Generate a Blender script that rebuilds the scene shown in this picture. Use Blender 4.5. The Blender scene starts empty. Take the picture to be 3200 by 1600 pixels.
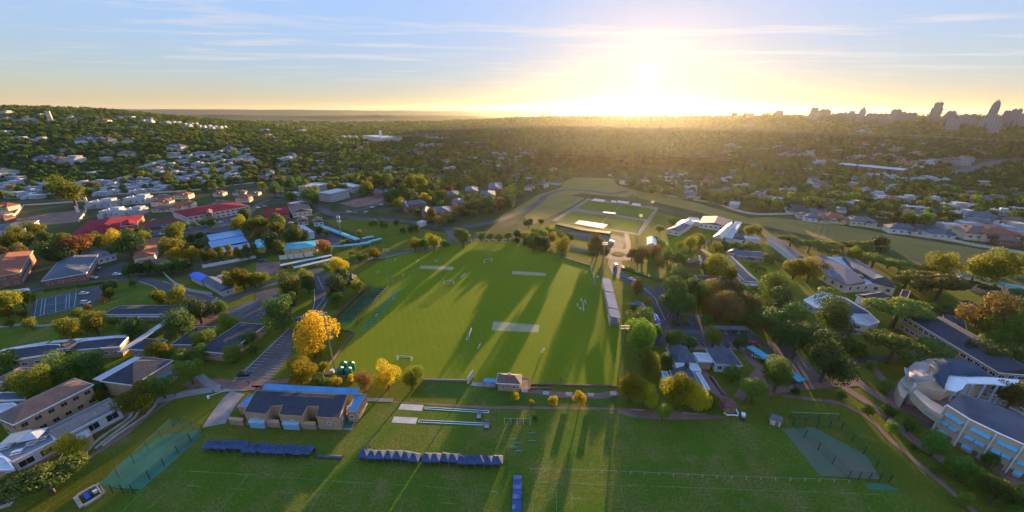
import bpy, math, random
from mathutils import Vector, Matrix
R = math.radians
random.seed(7)
scene = bpy.context.scene
C = scene.collection

# ------------------------------------------------------------------ camera
CAM_H = 105.0
F_PX = 1150.0                      # focal length for a 3200 px wide frame
PITCH = math.atan(453 / F_PX)
ROLL = 0.0056
cam_d = bpy.data.cameras.new('camera')
cam_d.sensor_width = 36.0
cam_d.lens = 36.0 * F_PX / 3200.0
cam_d.clip_start = 1.0
cam_d.clip_end = 60000.0
cam = bpy.data.objects.new('camera', cam_d)
C.objects.link(cam)
fwd = Vector((0, math.cos(PITCH), -math.sin(PITCH)))
rt0 = Vector((1, 0, 0)); up0 = Vector((0, math.sin(PITCH), math.cos(PITCH)))
RT = rt0 * math.cos(ROLL) + up0 * math.sin(ROLL)
UP = up0 * math.cos(ROLL) - rt0 * math.sin(ROLL)
CAM = Vector((0, 0, CAM_H))
cam.matrix_world = Matrix(((RT.x, UP.x, -fwd.x, 0), (RT.y, UP.y, -fwd.y, 0), (RT.z, UP.z, -fwd.z, CAM_H), (0, 0, 0, 1)))
scene.camera = cam

# ------------------------------------------------------------------ sky, sun, exposure
SUN_AZ = R(18.2)                   # clockwise from +Y
SUN_EL = R(4.4)
HAZE = 1.7e-5
SKY_G = 0.05
SKY_K = 0.85
SKY_WB = (.97, .93, 1.18)
SUN_DIR = Vector((math.sin(SUN_AZ) * math.cos(SUN_EL), math.cos(SUN_AZ) * math.cos(SUN_EL), math.sin(SUN_EL)))
world = bpy.data.worlds.new('World')
scene.world = world
world.use_nodes = True
wn = world.node_tree; wn.nodes.clear()
def wnode(t, **k):
    n = wn.nodes.new(t)
    for a, b in k.items(): setattr(n, a, b)
    return n
def wmath(op, a, b=None):
    n = wnode('ShaderNodeMath', operation=op)
    for i, s in enumerate((a, b)):
        if s is None: continue
        if isinstance(s, (int, float)): n.inputs[i].default_value = s
        else: wn.links.new(s, n.inputs[i])
    return n.outputs[0]
sky = wnode('ShaderNodeTexSky', sky_type='NISHITA')
sky.sun_disc = False
sky.sun_elevation = SUN_EL
sky.sun_rotation = SUN_AZ
sky.altitude = 1500; sky.air_density = 1.0; sky.dust_density = 0.35; sky.ozone_density = 1.7
# the photograph's soft tone scale: luminance compressed evenly over the whole sky, hue kept
lum = wnode('ShaderNodeRGBToBW'); wn.links.new(sky.outputs[0], lum.inputs[0])
lm_ = wmath('MAXIMUM', lum.outputs[0], 0.001)
dv = wnode('ShaderNodeVectorMath', operation='DIVIDE'); wn.links.new(sky.outputs[0], dv.inputs[0]); wn.links.new(lm_, dv.inputs[1])
gam = wnode('ShaderNodeGamma'); gam.inputs[1].default_value = SKY_K; wn.links.new(dv.outputs[0], gam.inputs[0])
pw = wmath('POWER', lm_, SKY_G)
sc_ = wnode('ShaderNodeVectorMath', operation='SCALE'); wn.links.new(gam.outputs[0], sc_.inputs[0]); wn.links.new(pw, sc_.inputs['Scale'])
wb = wnode('ShaderNodeMix', data_type='RGBA', blend_type='MULTIPLY'); wb.inputs[0].default_value = 1; wb.inputs[7].default_value = (*SKY_WB, 1); wn.links.new(sc_.outputs[0], wb.inputs[6])
tc = wnode('ShaderNodeTexCoord')
sep = wnode('ShaderNodeSeparateXYZ'); wn.links.new(tc.outputs['Generated'], sep.inputs[0])
zc = wmath('MAXIMUM', sep.outputs[2], 0.03)
comb = wnode('ShaderNodeCombineXYZ')
wn.links.new(wmath('DIVIDE', sep.outputs[0], zc), comb.inputs[0])
wn.links.new(wmath('DIVIDE', sep.outputs[1], zc), comb.inputs[1])
mp = wnode('ShaderNodeMapping'); mp.inputs['Rotation'].default_value = (0, 0, R(-32)); mp.inputs['Scale'].default_value = (0.22, 0.85, 1)
wn.links.new(comb.outputs[0], mp.inputs[0])
cn = wnode('ShaderNodeTexNoise'); cn.inputs['Scale'].default_value = 1.15; cn.inputs['Detail'].default_value = 7; cn.inputs['Roughness'].default_value = 0.62; cn.inputs['Distortion'].default_value = 0.5
wn.links.new(mp.outputs[0], cn.inputs['Vector'])
cr = wnode('ShaderNodeValToRGB'); cr.color_ramp.elements[0].position = 0.51; cr.color_ramp.elements[1].position = 0.70
wn.links.new(cn.outputs[0], cr.inputs[0])
fade = wnode('ShaderNodeMapRange'); fade.inputs[1].default_value = 0.03; fade.inputs[2].default_value = 0.12
wn.links.new(sep.outputs[2], fade.inputs[0])
cm = wmath('MULTIPLY', wmath('MULTIPLY', cr.outputs[0], fade.outputs[0]), 0.85)
# thin cirrus: the same sky light, scattered whiter
bw = wnode('ShaderNodeRGBToBW'); wn.links.new(wb.outputs[2], bw.inputs[0])
tint = wnode('ShaderNodeMix', data_type='RGBA', blend_type='MULTIPLY'); tint.inputs[0].default_value = 1
wn.links.new(bw.outputs[0], tint.inputs[6]); tint.inputs[7].default_value = (1.42, 1.34, 1.30, 1)
mixc = wnode('ShaderNodeMix', data_type='RGBA')
wn.links.new(cm, mixc.inputs[0]); wn.links.new(wb.outputs[2], mixc.inputs[6]); wn.links.new(tint.outputs[2], mixc.inputs[7])
# the sun's own disc and the bright air close round it
dt_ = wnode('ShaderNodeVectorMath', operation='DOT_PRODUCT'); wn.links.new(tc.outputs['Generated'], dt_.inputs[0]); dt_.inputs[1].default_value = SUN_DIR
ang = wmath('MULTIPLY', wmath('ARCCOSINE', wmath('MINIMUM', dt_.outputs['Value'], 0.999999)), 57.2958)
core = wmath('MULTIPLY', wmath('POWER', 2.718, wmath('MULTIPLY', wmath('MULTIPLY', ang, ang), -1.6)), 6.0)
halo = wmath('MULTIPLY', wmath('POWER', 2.718, wmath('MULTIPLY', ang, -0.35)), 0.30)
au = wnode('ShaderNodeVectorMath', operation='SCALE'); au.inputs[0].default_value = (1.0, .84, .58); wn.links.new(wmath('ADD', core, halo), au.inputs['Scale'])
ad = wnode('ShaderNodeVectorMath', operation='ADD'); wn.links.new(mixc.outputs[2], ad.inputs[0]); wn.links.new(au.outputs[0], ad.inputs[1])
bg = wnode('ShaderNodeBackground'); bg.inputs[1].default_value = 0.15
wn.links.new(ad.outputs[0], bg.inputs[0])
wo = wnode('ShaderNodeOutputWorld'); wn.links.new(bg.outputs[0], wo.inputs[0])

sun_d = bpy.data.lights.new('sun', 'SUN')
sun_d.energy = 5.0; sun_d.angle = R(0.6); sun_d.color = (1.0, 0.64, 0.28)
sun = bpy.data.objects.new('sun', sun_d); C.objects.link(sun)
sun.rotation_euler = (-SUN_DIR).to_track_quat('-Z', 'Y').to_euler()
sun.location = SUN_DIR * 400

vs = scene.view_settings
vs.view_transform = 'Standard'; vs.look = 'None'; vs.gamma = 1.0; vs.use_curve_mapping = False
vs.exposure = 2.0
cy = scene.cycles
cy.max_bounces = 6; cy.diffuse_bounces = 3; cy.glossy_bounces = 2; cy.transmission_bounces = 2; cy.transparent_max_bounces = 8; cy.volume_bounces = 1
cy.use_denoising = True
cy.sample_clamp_indirect = 6.0
cy.volume_step_rate = 1.0; cy.volume_max_steps = 64

# ------------------------------------------------------------------ the lie of the land
def sstep(a, b, x):
    t = min(1, max(0, (x - a) / (b - a))); return t * t * (3 - 2 * t)
def hnoise(x, y):
    return (math.sin(x * .0021 + 1.3) * math.cos(y * .0017 + .4) + .5 * math.sin(x * .0047 - y * .0031 + 2.1) + .3 * math.sin(x * .0093 + y * .0071)) / 1.8
def land(x, y):
    r = math.hypot(x, y)
    if r < 620: return 0.0
    k = sstep(620, 1150, r)
    # hill on the left
    ra = x * -.79 + y * .62; ta = x * .62 + y * .79      # along and across the line of its crest
    h = 95 * math.exp(-.5 * (((ra - 2050) / (760 if ra < 2050 else 1500)) ** 2 + (ta / (470 if ta > 0 else 1000)) ** 2))
    # long ridge under the sun and the towers
    ax, ay, bx, by = -200., 3000., 2900., 1650.
    L = math.hypot(bx - ax, by - ay); ux, uy = (bx - ax) / L, (by - ay) / L
    d = (x - ax) * -uy + (y - ay) * ux
    s = (x - ax) * ux + (y - ay) * uy
    amp = (44 + 26 * sstep(200, 2200, s)) * sstep(-600, 500, s)
    h += amp * math.exp(-.5 * (d / (620 if d < 0 else 900)) ** 2)
    # far swells
    h += 42 * math.exp(-.5 * ((y - 5400 - .15 * x) / 420) ** 2) * (1 + .25 * hnoise(x * .6, y))
    h += 104 * math.exp(-.5 * ((y - 10500 - .1 * x) / 1100) ** 2) * (1 + .07 * hnoise(x * .5, 300))
    h += 7 * hnoise(x, y) * sstep(1100, 2400, r)
    return h * k

# a picture point of the survey photograph -> a point of the land
def ray(px, py):
    return (fwd * F_PX + RT * (px - 1600) + UP * (800 - py)).normalized()
def at(px, py, z=0.0):
    d = ray(px, py)
    if d.z > -1e-4: d.z = -1e-4
    t = (z - CAM_H) / d.z
    return CAM + d * t
def on_land(px, py, dz=0.0):
    p = at(px, py, dz)
    if math.hypot(p.x, p.y) < 600: return p
    d = ray(px, py); t = 500.0
    while t < 14000:
        p = CAM + d * t
        if p.z <= land(p.x, p.y) + dz: break
        t *= 1.01
    lo, hi = t / 1.01, t
    for _ in range(12):
        m = (lo + hi) / 2; p = CAM + d * m
        if p.z <= land(p.x, p.y) + dz: hi = m
        else: lo = m
    p = CAM + d * hi; p.z = land(p.x, p.y) + dz
    return p
def project(p):
    v = Vector(p) - CAM; z = v.dot(fwd)
    if z < 1: return (-9e9, 9e9, z)
    return (1600 + F_PX * v.dot(RT) / z, 800 - F_PX * v.dot(UP) / z, z)
# survey sheets: "column.row x,y x,y ..." (sheet 800x400 px, drawn 3.22 times larger)
def px_list(s):
    out = []; ox = oy = 0
    for tok in s.split():
        if ',' in tok:
            q = tok.split(','); out.append((ox + float(q[0]) / 3.22, oy + float(q[1]) / 3.22) + tuple(q[2:]))
        else:
            a, b = tok.split('.'); ox, oy = int(a) * 800, int(b) * 100
    return out
def pts(s, z=0.0):
    return [at(q[0], q[1], z) for q in px_list(s)]
def lpts(s, dz=0.0):
    return [on_land(q[0], q[1], dz) for q in px_list(s)]

# ------------------------------------------------------------------ materials
MATS = {}
def nodes_of(name):
    m = bpy.data.materials.new(name); m.use_nodes = True
    nt = m.node_tree; b = nt.nodes['Principled BSDF']
    return m, nt, b
def noise_fac(nt, scale, detail=4, lo=.35, hi=.65, coord='world', rough=.6, stretch=None):
    if coord == 'world':
        g = nt.nodes.new('ShaderNodeNewGeometry'); src = g.outputs['Position']
    else:
        g = nt.nodes.new('ShaderNodeTexCoord'); src = g.outputs['Object']
    if stretch:
        m = nt.nodes.new('ShaderNodeMapping'); m.inputs['Scale'].default_value = stretch[0]; m.inputs['Rotation'].default_value = (0, 0, stretch[1])
        nt.links.new(src, m.inputs[0]); src = m.outputs[0]
    n = nt.nodes.new('ShaderNodeTexNoise'); n.inputs['Scale'].default_value = scale; n.inputs['Detail'].default_value = detail; n.inputs['Roughness'].default_value = rough
    nt.links.new(src, n.inputs['Vector'])
    r = nt.nodes.new('ShaderNodeMapRange'); r.inputs[1].default_value = lo; r.inputs[2].default_value = hi
    nt.links.new(n.outputs[0], r.inputs[0])
    return r.outputs[0], n.outputs[0]
def mixcol(nt, fac, a, b, mode='MIX'):
    m = nt.nodes.new('ShaderNodeMix'); m.data_type = 'RGBA'; m.blend_type = mode
    for i, s in ((0, fac), (6, a), (7, b)):
        if isinstance(s, (int, float)): m.inputs[i].default_value = s
        elif isinstance(s, tuple): m.inputs[i].default_value = (*s, 1) if len(s) == 3 else s
        else: nt.links.new(s, m.inputs[i])
    return m.outputs[2]
def surf(name, col, rough=.7, var=.25, scale=.35, metal=0., col2=None, bump=0., spec=.5, fine=None):
    if name in MATS: return MATS[name]
    m, nt, b = nodes_of(name)
    f, raw = noise_fac(nt, scale, 5)
    c2 = col2 or tuple(min(1, c * (1 + var)) for c in col)
    c1 = col if col2 else tuple(c * (1 - var) for c in col)
    c = mixcol(nt, f, c1, c2)
    if fine:
        f2, _ = noise_fac(nt, fine[0], 3)
        c = mixcol(nt, f2, c, tuple(x * fine[1] for x in col))
    nt.links.new(c, b.inputs['Base Color'])
    b.inputs['Roughness'].default_value = rough; b.inputs['Metallic'].default_value = metal
    b.inputs['Specular IOR Level'].default_value = spec
    if bump:
        bn = nt.nodes.new('ShaderNodeBump'); bn.inputs['Strength'].default_value = bump; bn.inputs['Distance'].default_value = .1
        _, r2 = noise_fac(nt, 6, 3); nt.links.new(r2, bn.inputs['Height']); nt.links.new(bn.outputs[0], b.inputs['Normal'])
    MATS[name] = m
    return m
def grass(name, base, alt, dry, dry_lo=.55, dry_hi=.8, scale=.03, stripes=None):
    m, nt, b = nodes_of(name)
    f, _ = noise_fac(nt, scale, 6, .35, .65)
    c = mixcol(nt, f, base, alt)
    f2, _ = noise_fac(nt, scale * 2.3, 6, dry_lo, dry_hi, rough=.7)
    c = mixcol(nt, f2, c, dry)
    f3, raw = noise_fac(nt, 1.6, 4, .3, .7)
    c = mixcol(nt, f3, c, tuple(x * .62 for x in base))
    f5, _ = noise_fac(nt, .11, 7, .57, .72, rough=.75)
    c = mixcol(nt, f5, c, tuple(.55 * x + .45 * y for x, y in zip(dry, (.20, .15, .085))))
    f6, _ = noise_fac(nt, .009, 3, .3, .7)
    c = mixcol(nt, f6, c, tuple(x * y for x, y in zip(base, (1.25, .98, .9))), 'MIX') if stripes else c
    if stripes:
        g = nt.nodes.new('ShaderNodeNewGeometry'); mpn = nt.nodes.new('ShaderNodeMapping'); mpn.inputs['Rotation'].default_value = (0, 0, stripes[0])
        nt.links.new(g.outputs['Position'], mpn.inputs[0])
        w = nt.nodes.new('ShaderNodeTexWave'); w.inputs['Scale'].default_value = stripes[1]; w.inputs['Distortion'].default_value = .6; w.inputs['Detail'].default_value = 1
        nt.links.new(mpn.outputs[0], w.inputs[0])
        mm = nt.nodes.new('ShaderNodeMath'); mm.operation = 'MULTIPLY'; mm.inputs[1].default_value = .16; nt.links.new(w.outputs[1], mm.inputs[0])
        c = mixcol(nt, mm.outputs[0], c, tuple(x * 1.35 for x in base))
    nt.links.new(c, b.inputs['Base Color'])
    b.inputs['Roughness'].default_value = .95; b.inputs['Specular IOR Level'].default_value = .04
    bn = nt.nodes.new('ShaderNodeBump'); bn.inputs['Strength'].default_value = 1.0; bn.inputs['Distance'].default_value = .35
    _, r2 = noise_fac(nt, 3.2, 4, rough=.8); nt.links.new(r2, bn.inputs['Height']); nt.links.new(bn.outputs[0], b.inputs['Normal'])
    MATS[name] = m
    return m
def leafmat(name, a, bcol, trans=.35):
    m, nt, b = nodes_of(name)
    oi = nt.nodes.new('ShaderNodeObjectInfo')
    f, _ = noise_fac(nt, .8, 3, .35, .65)
    c = mixcol(nt, f, a, bcol)
    hs = nt.nodes.new('ShaderNodeHueSaturation')
    r = nt.nodes.new('ShaderNodeMapRange'); r.inputs[3].default_value = .55; r.inputs[4].default_value = 1.5; nt.links.new(oi.outputs['Random'], r.inputs[0])
    rh = nt.nodes.new('ShaderNodeMapRange'); rh.inputs[3].default_value = .47; rh.inputs[4].default_value = .525
    fr = nt.nodes.new('ShaderNodeMath'); fr.operation = 'FRACT'; mu = nt.nodes.new('ShaderNodeMath'); mu.operation = 'MULTIPLY'; mu.inputs[1].default_value = 17.3
    nt.links.new(oi.outputs['Random'], mu.inputs[0]); nt.links.new(mu.outputs[0], fr.inputs[0]); nt.links.new(fr.outputs[0], rh.inputs[0])
    nt.links.new(rh.outputs[0], hs.inputs['Hue']); nt.links.new(r.outputs[0], hs.inputs['Value']); nt.links.new(c, hs.inputs['Color'])
    nt.links.new(hs.outputs[0], b.inputs['Base Color']); b.inputs['Roughness'].default_value = .65; b.inputs['Specular IOR Level'].default_value = .25
    t = nt.nodes.new('ShaderNodeBsdfTranslucent'); nt.links.new(hs.outputs[0], t.inputs[0])
    mx = nt.nodes.new('ShaderNodeMixShader'); mx.inputs[0].default_value = trans
    out = nt.nodes['Material Output']
    nt.links.new(b.outputs[0], mx.inputs[1]); nt.links.new(t.outputs[0], mx.inputs[2]); nt.links.new(mx.outputs[0], out.inputs[0])
    MATS[name] = m
    return m
def netmat(name, col, alpha):
    m, nt, b = nodes_of(name)
    b.inputs['Base Color'].default_value = (*col, 1); b.inputs['Roughness'].default_value = .9
    t = nt.nodes.new('ShaderNodeBsdfTransparent'); mx = nt.nodes.new('ShaderNodeMixShader')
    f, _ = noise_fac(nt, .25, 3, .2, .8)
    mr = nt.nodes.new('ShaderNodeMapRange'); mr.inputs[3].default_value = alpha * .6; mr.inputs[4].default_value = alpha * 1.3
    nt.links.new(f, mr.inputs[0]); nt.links.new(mr.outputs[0], mx.inputs[0])
    nt.links.new(t.outputs[0], mx.inputs[1]); nt.links.new(b.outputs[0], mx.inputs[2])
    nt.links.new(mx.outputs[0], nt.nodes['Material Output'].inputs[0])
    MATS[name] = m
    return m

# ------------------------------------------------------------------ mesh building
class MB:
    def __init__(s): s.v = []; s.f = []; s.m = []
    def add(s, vs, fs, mi=0):
        o = len(s.v); s.v += [tuple(p) for p in vs]
        for f in fs: s.f.append([i + o for i in f]); s.m.append(mi)
        return s
    def poly(s, ps, mi=0): return s.add(ps, [list(range(len(ps)))], mi)
    def box(s, cx, cy, cz, sx, sy, sz, rz=0., mi=0):
        c, n = math.cos(rz), math.sin(rz); vs = []
        for z in (-.5, .5):
            for x, y in ((-.5, -.5), (.5, -.5), (.5, .5), (-.5, .5)):
                a, b = x * sx, y * sy; vs.append((cx + a * c - b * n, cy + a * n + b * c, cz + z * sz))
        return s.add(vs, [(3, 2, 1, 0), (4, 5, 6, 7), (0, 1, 5, 4), (1, 2, 6, 5), (2, 3, 7, 6), (3, 0, 4, 7)], mi)
    def prism(s, ps, z0, z1, side=0, top=0, ztop=None):
        ps = [(p[0], p[1]) for p in ps]
        A = sum(ps[i][0] * ps[(i + 1) % len(ps)][1] - ps[(i + 1) % len(ps)][0] * ps[i][1] for i in range(len(ps)))
        if A < 0: ps = ps[::-1]; ztop = ztop[::-1] if ztop else None
        n = len(ps); o = [(x, y, z0) for x, y in ps] + [(x, y, ztop[i] if ztop else z1) for i, (x, y) in enumerate(ps)]
        s.add(o, [[i, (i + 1) % n, n + (i + 1) % n, n + i] for i in range(n)], side)
        s.add(o[n:], [list(range(n))], top); s.add(o[:n], [list(range(n))[::-1]], side)
        return s
    def tube(s, a, b, r0, r1=None, n=6, mi=0, cap=True):
        a, b = Vector(a), Vector(b); r1 = r0 if r1 is None else r1
        d = (b - a); q = d.to_track_quat('Z', 'Y'); vs = []
        for p, r in ((a, r0), (b, r1)):
            for i in range(n):
                t = 2 * math.pi * i / n; vs.append(p + q @ Vector((r * math.cos(t), r * math.sin(t), 0)))
        fs = [[i, (i + 1) % n, n + (i + 1) % n, n + i] for i in range(n)]
        if cap: fs += [list(range(n))[::-1], list(range(n, 2 * n))]
        return s.add(vs, fs, mi)
    def mesh(s, name, mats, smooth=False):
        me = bpy.data.meshes.new(name); me.from_pydata(s.v, [], s.f)
        for m in (mats if isinstance(mats, (list, tuple)) else [mats]): me.materials.append(m)
        me.polygons.foreach_set('material_index', s.m)
        if smooth: me.polygons.foreach_set('use_smooth', [True] * len(s.f))
        me.update(); return me
    def obj(s, name, mats, parent=None, loc=(0, 0, 0), rz=0., smooth=False):
        return link(name, s.mesh(name, mats, smooth), parent, loc, rz)
def link(name, data, parent=None, loc=(0, 0, 0), rz=0., sc=None):
    o = bpy.data.objects.new(name, data); C.objects.link(o); o.parent = parent
    o.location = loc; o.rotation_euler = (0, 0, rz)
    if sc: o.scale = sc
    return o
def tag(o, label, cat, group=None):
    o['label'] = label; o['category'] = cat
    if group: o['group'] = group
    return o
def thing(name, label, cat, loc=(0, 0, 0), rz=0., group=None, sc=None):
    return tag(link(name, None, None, loc, rz, sc), label, cat, group)
def struct(o, kind='structure'):
    o['kind'] = kind; return o
def copy_thing(src, loc, rz=0., sc=None, label=None, group=None):
    r = src.copy(); C.objects.link(r); r.location = loc; r.rotation_euler = (0, 0, rz)
    if sc: r.scale = sc
    if label: r['label'] = label
    if group: r['group'] = group
    for ch in src.children:
        c = ch.copy(); C.objects.link(c); c.parent = r
        for g in ch.children:
            d = g.copy(); C.objects.link(d); d.parent = c
    return r
def smooth_line(ps, k=6):
    out = []
    for i in range(len(ps) - 1):
        p0, p1, p2, p3 = ps[max(0, i - 1)], ps[i], ps[i + 1], ps[min(len(ps) - 1, i + 2)]
        for j in range(k):
            t = j / k
            out.append(.5 * ((2 * p1) + (p2 - p0) * t + (2 * p0 - 5 * p1 + 4 * p2 - p3) * t * t + (3 * p1 - p0 - 3 * p2 + p3) * t ** 3))
    out.append(ps[-1]); return out
BLOCK = []      # discs where no scattered tree may stand: (x, y, r)
def block_line(ps, r):
    for a, b in zip(ps, ps[1:]):
        n = max(1, int((b - a).length / max(r, 4)))
        for i in range(n + 1):
            p = a.lerp(b, i / n); BLOCK.append((p.x, p.y, r))
def side_dirs(ps):
    out = []
    for i in range(len(ps)):
        d = ps[min(i + 1, len(ps) - 1)] - ps[max(i - 1, 0)]; d.z = 0
        if d.length < 1e-6: d = Vector((1, 0, 0))
        d.normalize(); out.append(Vector((-d.y, d.x, 0)))
    return out
_zi = [0]
def nextz(z):
    _zi[0] = (_zi[0] + 1) % 9
    return z + _zi[0] * .0025
def ribbon(name, ps, width, z, mat, drape=False, smooth=True, k=6):
    z = nextz(z)
    if smooth and len(ps) > 2: ps = smooth_line(ps, k)
    block_line(ps, width * .5 + 3)
    m = MB(); nd = side_dirs(ps); vs = []
    for p, n in zip(ps, nd):
        for sgn in (-1, 1):
            q = p + n * sgn * width / 2; vs.append((q.x, q.y, (land(q.x, q.y) if drape else 0) + z))
    m.add(vs, [[2 * i + 1, 2 * i, 2 * i + 2, 2 * i + 3] for i in range(len(ps) - 1)])
    return struct(m.obj(name, mat))
def sheet(name, ps, z, mat):
    if name in ('car_park', 'plaza', 'bare_patch', 'path'): z = nextz(z)
    m = MB(); q = [(p.x, p.y, z) for p in ps]
    A = sum(q[i][0] * q[(i + 1) % len(q)][1] - q[(i + 1) % len(q)][0] * q[i][1] for i in range(len(q)))
    if A < 0: q = q[::-1]
    m.poly(q); return struct(m.obj(name, mat))
# ------------------------------------------------------------------ palette
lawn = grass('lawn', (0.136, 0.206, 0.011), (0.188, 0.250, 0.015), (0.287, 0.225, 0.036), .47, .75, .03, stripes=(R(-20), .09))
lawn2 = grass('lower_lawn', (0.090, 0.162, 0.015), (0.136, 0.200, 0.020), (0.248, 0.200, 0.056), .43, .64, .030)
rough = grass('rough_grass', (0.113, 0.149, 0.014), (0.166, 0.180, 0.021), (0.264, 0.180, 0.044), .48, .75, .03)
veld = grass('veld', (.290, .220, .065), (.340, .250, .085), (.180, .180, .040), .45, .7, .02)
earth = surf('earth', (.19, .11, .075), .95, .3, .12, bump=.5)
asphalt = surf('asphalt', (.060, .060, .064), .85, .45, .07, bump=.3, fine=(.6, .7))
asphalt_w = surf('worn_asphalt', (.100, .084, .078), .88, .4, .06, bump=.3, fine=(.5, .72))
paving = surf('brick_paving', (.22, .115, .090), .85, .25, .3, bump=.4, fine=(3., .7))
concrete = surf('concrete', (.22, .20, .185), .85, .2, .25, bump=.2)
sandpit = surf('sand', (.50, .45, .37), .95, .15, .3)
kerbm = surf('kerb_stone', (.42, .38, .33), .85, .15, .4)
paint = surf('white_line', (.42, .43, .42), .8, .1, .5)
faint = surf('faded_line', (.125, .205, .065), .9, .5, .12)
chalk = surf('chalk_pitch', (.36, .30, .16), .95, .2, .15, col2=(.24, .25, .11))
paletan = surf('pale_tan_brick', (.58, .44, .30), .85, .12, .35, fine=(2.5, .85))
tanbrick = surf('tan_brick', (.46, .29, .165), .85, .15, .35, fine=(2.5, .8))
redbrick = surf('red_brick', (.32, .13, .08), .85, .2, .4, fine=(2.5, .7))
whitewall = surf('white_plaster', (.60, .59, .57), .8, .1, .3)
creamwall = surf('cream_plaster', (.58, .49, .36), .8, .12, .3)
greywall = surf('grey_concrete', (.40, .385, .36), .75, .12, .2)
yellowwall = surf('yellow_plaster', (.55, .42, .13), .8, .1, .3)
darkroof = surf('slate_roof', (.030, .034, .042), .85, .35, .25, fine=(1.2, 1.7), spec=.25)
blueroof = surf('blue_grey_roof', (.070, .088, .115), .7, .22, .3, spec=.35)
greyroof = surf('grey_tile_roof', (.13, .135, .145), .8, .2, .3, fine=(1.5, .75), spec=.3)
redroof = surf('crimson_roof', (.22, .018, .026), .85, .25, .2, spec=.12)
tileroof = surf('terracotta_roof', (.30, .110, .060), .85, .25, .4, fine=(1.5, .72), spec=.2)
brownroof = surf('brown_tile_roof', (.16, .095, .065), .75, .25, .4, fine=(1.5, .75))
whiteroof = surf('white_membrane', (.45, .48, .51), .7, .18, .22, fine=(.6, .82))
tealroof = surf('turquoise_roof', (.06, .34, .40), .55, .18, .25)
bluesheet = surf('blue_sheet_roof', (.055, .22, .42), .4, .15, .2)
cobalt = surf('cobalt_roof', (.025, .10, .55), .5, .15, .3)
tentblue = surf('navy_canvas', (.030, .062, .135), .75, .2, .5)
shinyroof = surf('grey_steel_roof', (.17, .19, .25), .9, .14, .15, spec=.1)
trimw = surf('white_trim', (.70, .71, .72), .6, .08, .5)
steelm = surf('galvanised_steel', (.30, .31, .32), .45, .15, 1., metal=.6)
blackm = surf('black_paint', (.025, .025, .027), .5, .2, 1.)
glassd = surf('dark_glass', (.025, .032, .040), .12, .2, .6)
awning = surf('sky_blue_awning', (.09, .40, .58), .5, .1, .5)
woodm = surf('timber', (.24, .14, .08), .8, .25, .6)
greenplastic = surf('green_plastic', (.015, .16, .085), .45, .15, .6)
stone = surf('pale_stone', (.34, .28, .21), .9, .2, .4)
netg = netmat('green_net', (.008, .11, .06), .20)
wallbrick = surf('dark_wall_brick', (.15, .085, .065), .9, .25, .5)
netk = netmat('black_net', (.02, .03, .03), .35)
turf_teal = surf('green_mat', (.022, .14, .070), .85, .25, .1)
court_teal = surf('court_surface', (.025, .058, .070), .8, .2, .1)
bark = surf('bark', (.085, .062, .045), .9, .3, 2.)
skin = surf('skin', (.30, .18, .12), .6, .1, 3.)
whitecloth = surf('white_cloth', (.75, .74, .72), .85, .06, 3.)
bluecloth = surf('dark_cloth', (.03, .04, .09), .85, .1, 3.)
LEAF = {
 'g': leafmat('leaf_green', (0.066, 0.138, 0.016), (0.125, 0.195, 0.022)),
 'd': leafmat('leaf_dark', (0.037, 0.088, 0.016), (0.071, 0.129, 0.020), .28),
 'l': leafmat('leaf_light', (0.088, 0.169, 0.015), (0.150, 0.225, 0.022), .42),
 'y': leafmat('leaf_yellowing', (.125, .155, .012), (.200, .205, .016), .50),
 'Y': leafmat('leaf_yellow', (.300, .290, .014), (.420, .350, .016), .55),
 'O': leafmat('leaf_amber', (.400, .335, .014), (.520, .400, .016), .55),
 'G': leafmat('leaf_backlit_gold', (.340, .340, .016), (.480, .430, .018), .6),  # backlit glow put into the leaf colour, for trees standing in shade
 'o': leafmat('leaf_russet', (0.213, 0.125, 0.027), (0.300, 0.163, 0.033), .4),
 'r': leafmat('leaf_brown', (0.133, 0.110, 0.027), (0.204, 0.149, 0.034), .32),
 'a': leafmat('leaf_olive', (0.088, 0.138, 0.020), (0.152, 0.184, 0.027), .35),
 'c': leafmat('leaf_cypress', (0.025, 0.050, 0.020), (0.045, 0.070, 0.025), .2),
}

# ------------------------------------------------------------------ ground
def axis(n, near, far):
    out = []
    for i in range(-n, n + 1):
        t = i / n; out.append(near * t + (far - near) * math.copysign(abs(t) ** 3.2, t))
    return out
FAR = 15500.
xs = axis(105, 3000., FAR); ys = [y for y in axis(120, 2600., FAR) if y > -900]
m = MB(); nx = len(xs)
m.v = [(x, y, land(x, y)) for y in ys for x in xs]
for j in range(len(ys) - 1):
    for i in range(nx - 1):
        m.f.append([j * nx + i, j * nx + i + 1, (j + 1) * nx + i + 1, (j + 1) * nx + i]); m.m.append(0)
gm, nt, b = nodes_of('open_ground')
f1, _ = noise_fac(nt, .004, 6, .40, .62); f2, _ = noise_fac(nt, .03, 6, .45, .62); f3, _ = noise_fac(nt, .011, 8, .60, .70, rough=.8)
c = mixcol(nt, f1, (.030, .052, .012), (.055, .068, .018)); c = mixcol(nt, f2, c, (.085, .078, .036)); c = mixcol(nt, f3, c, (.11, .105, .085))
nt.links.new(c, b.inputs['Base Color']); b.inputs['Roughness'].default_value = .95; b.inputs['Specular IOR Level'].default_value = .1
struct(m.obj('ground', gm, smooth=True))

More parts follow.
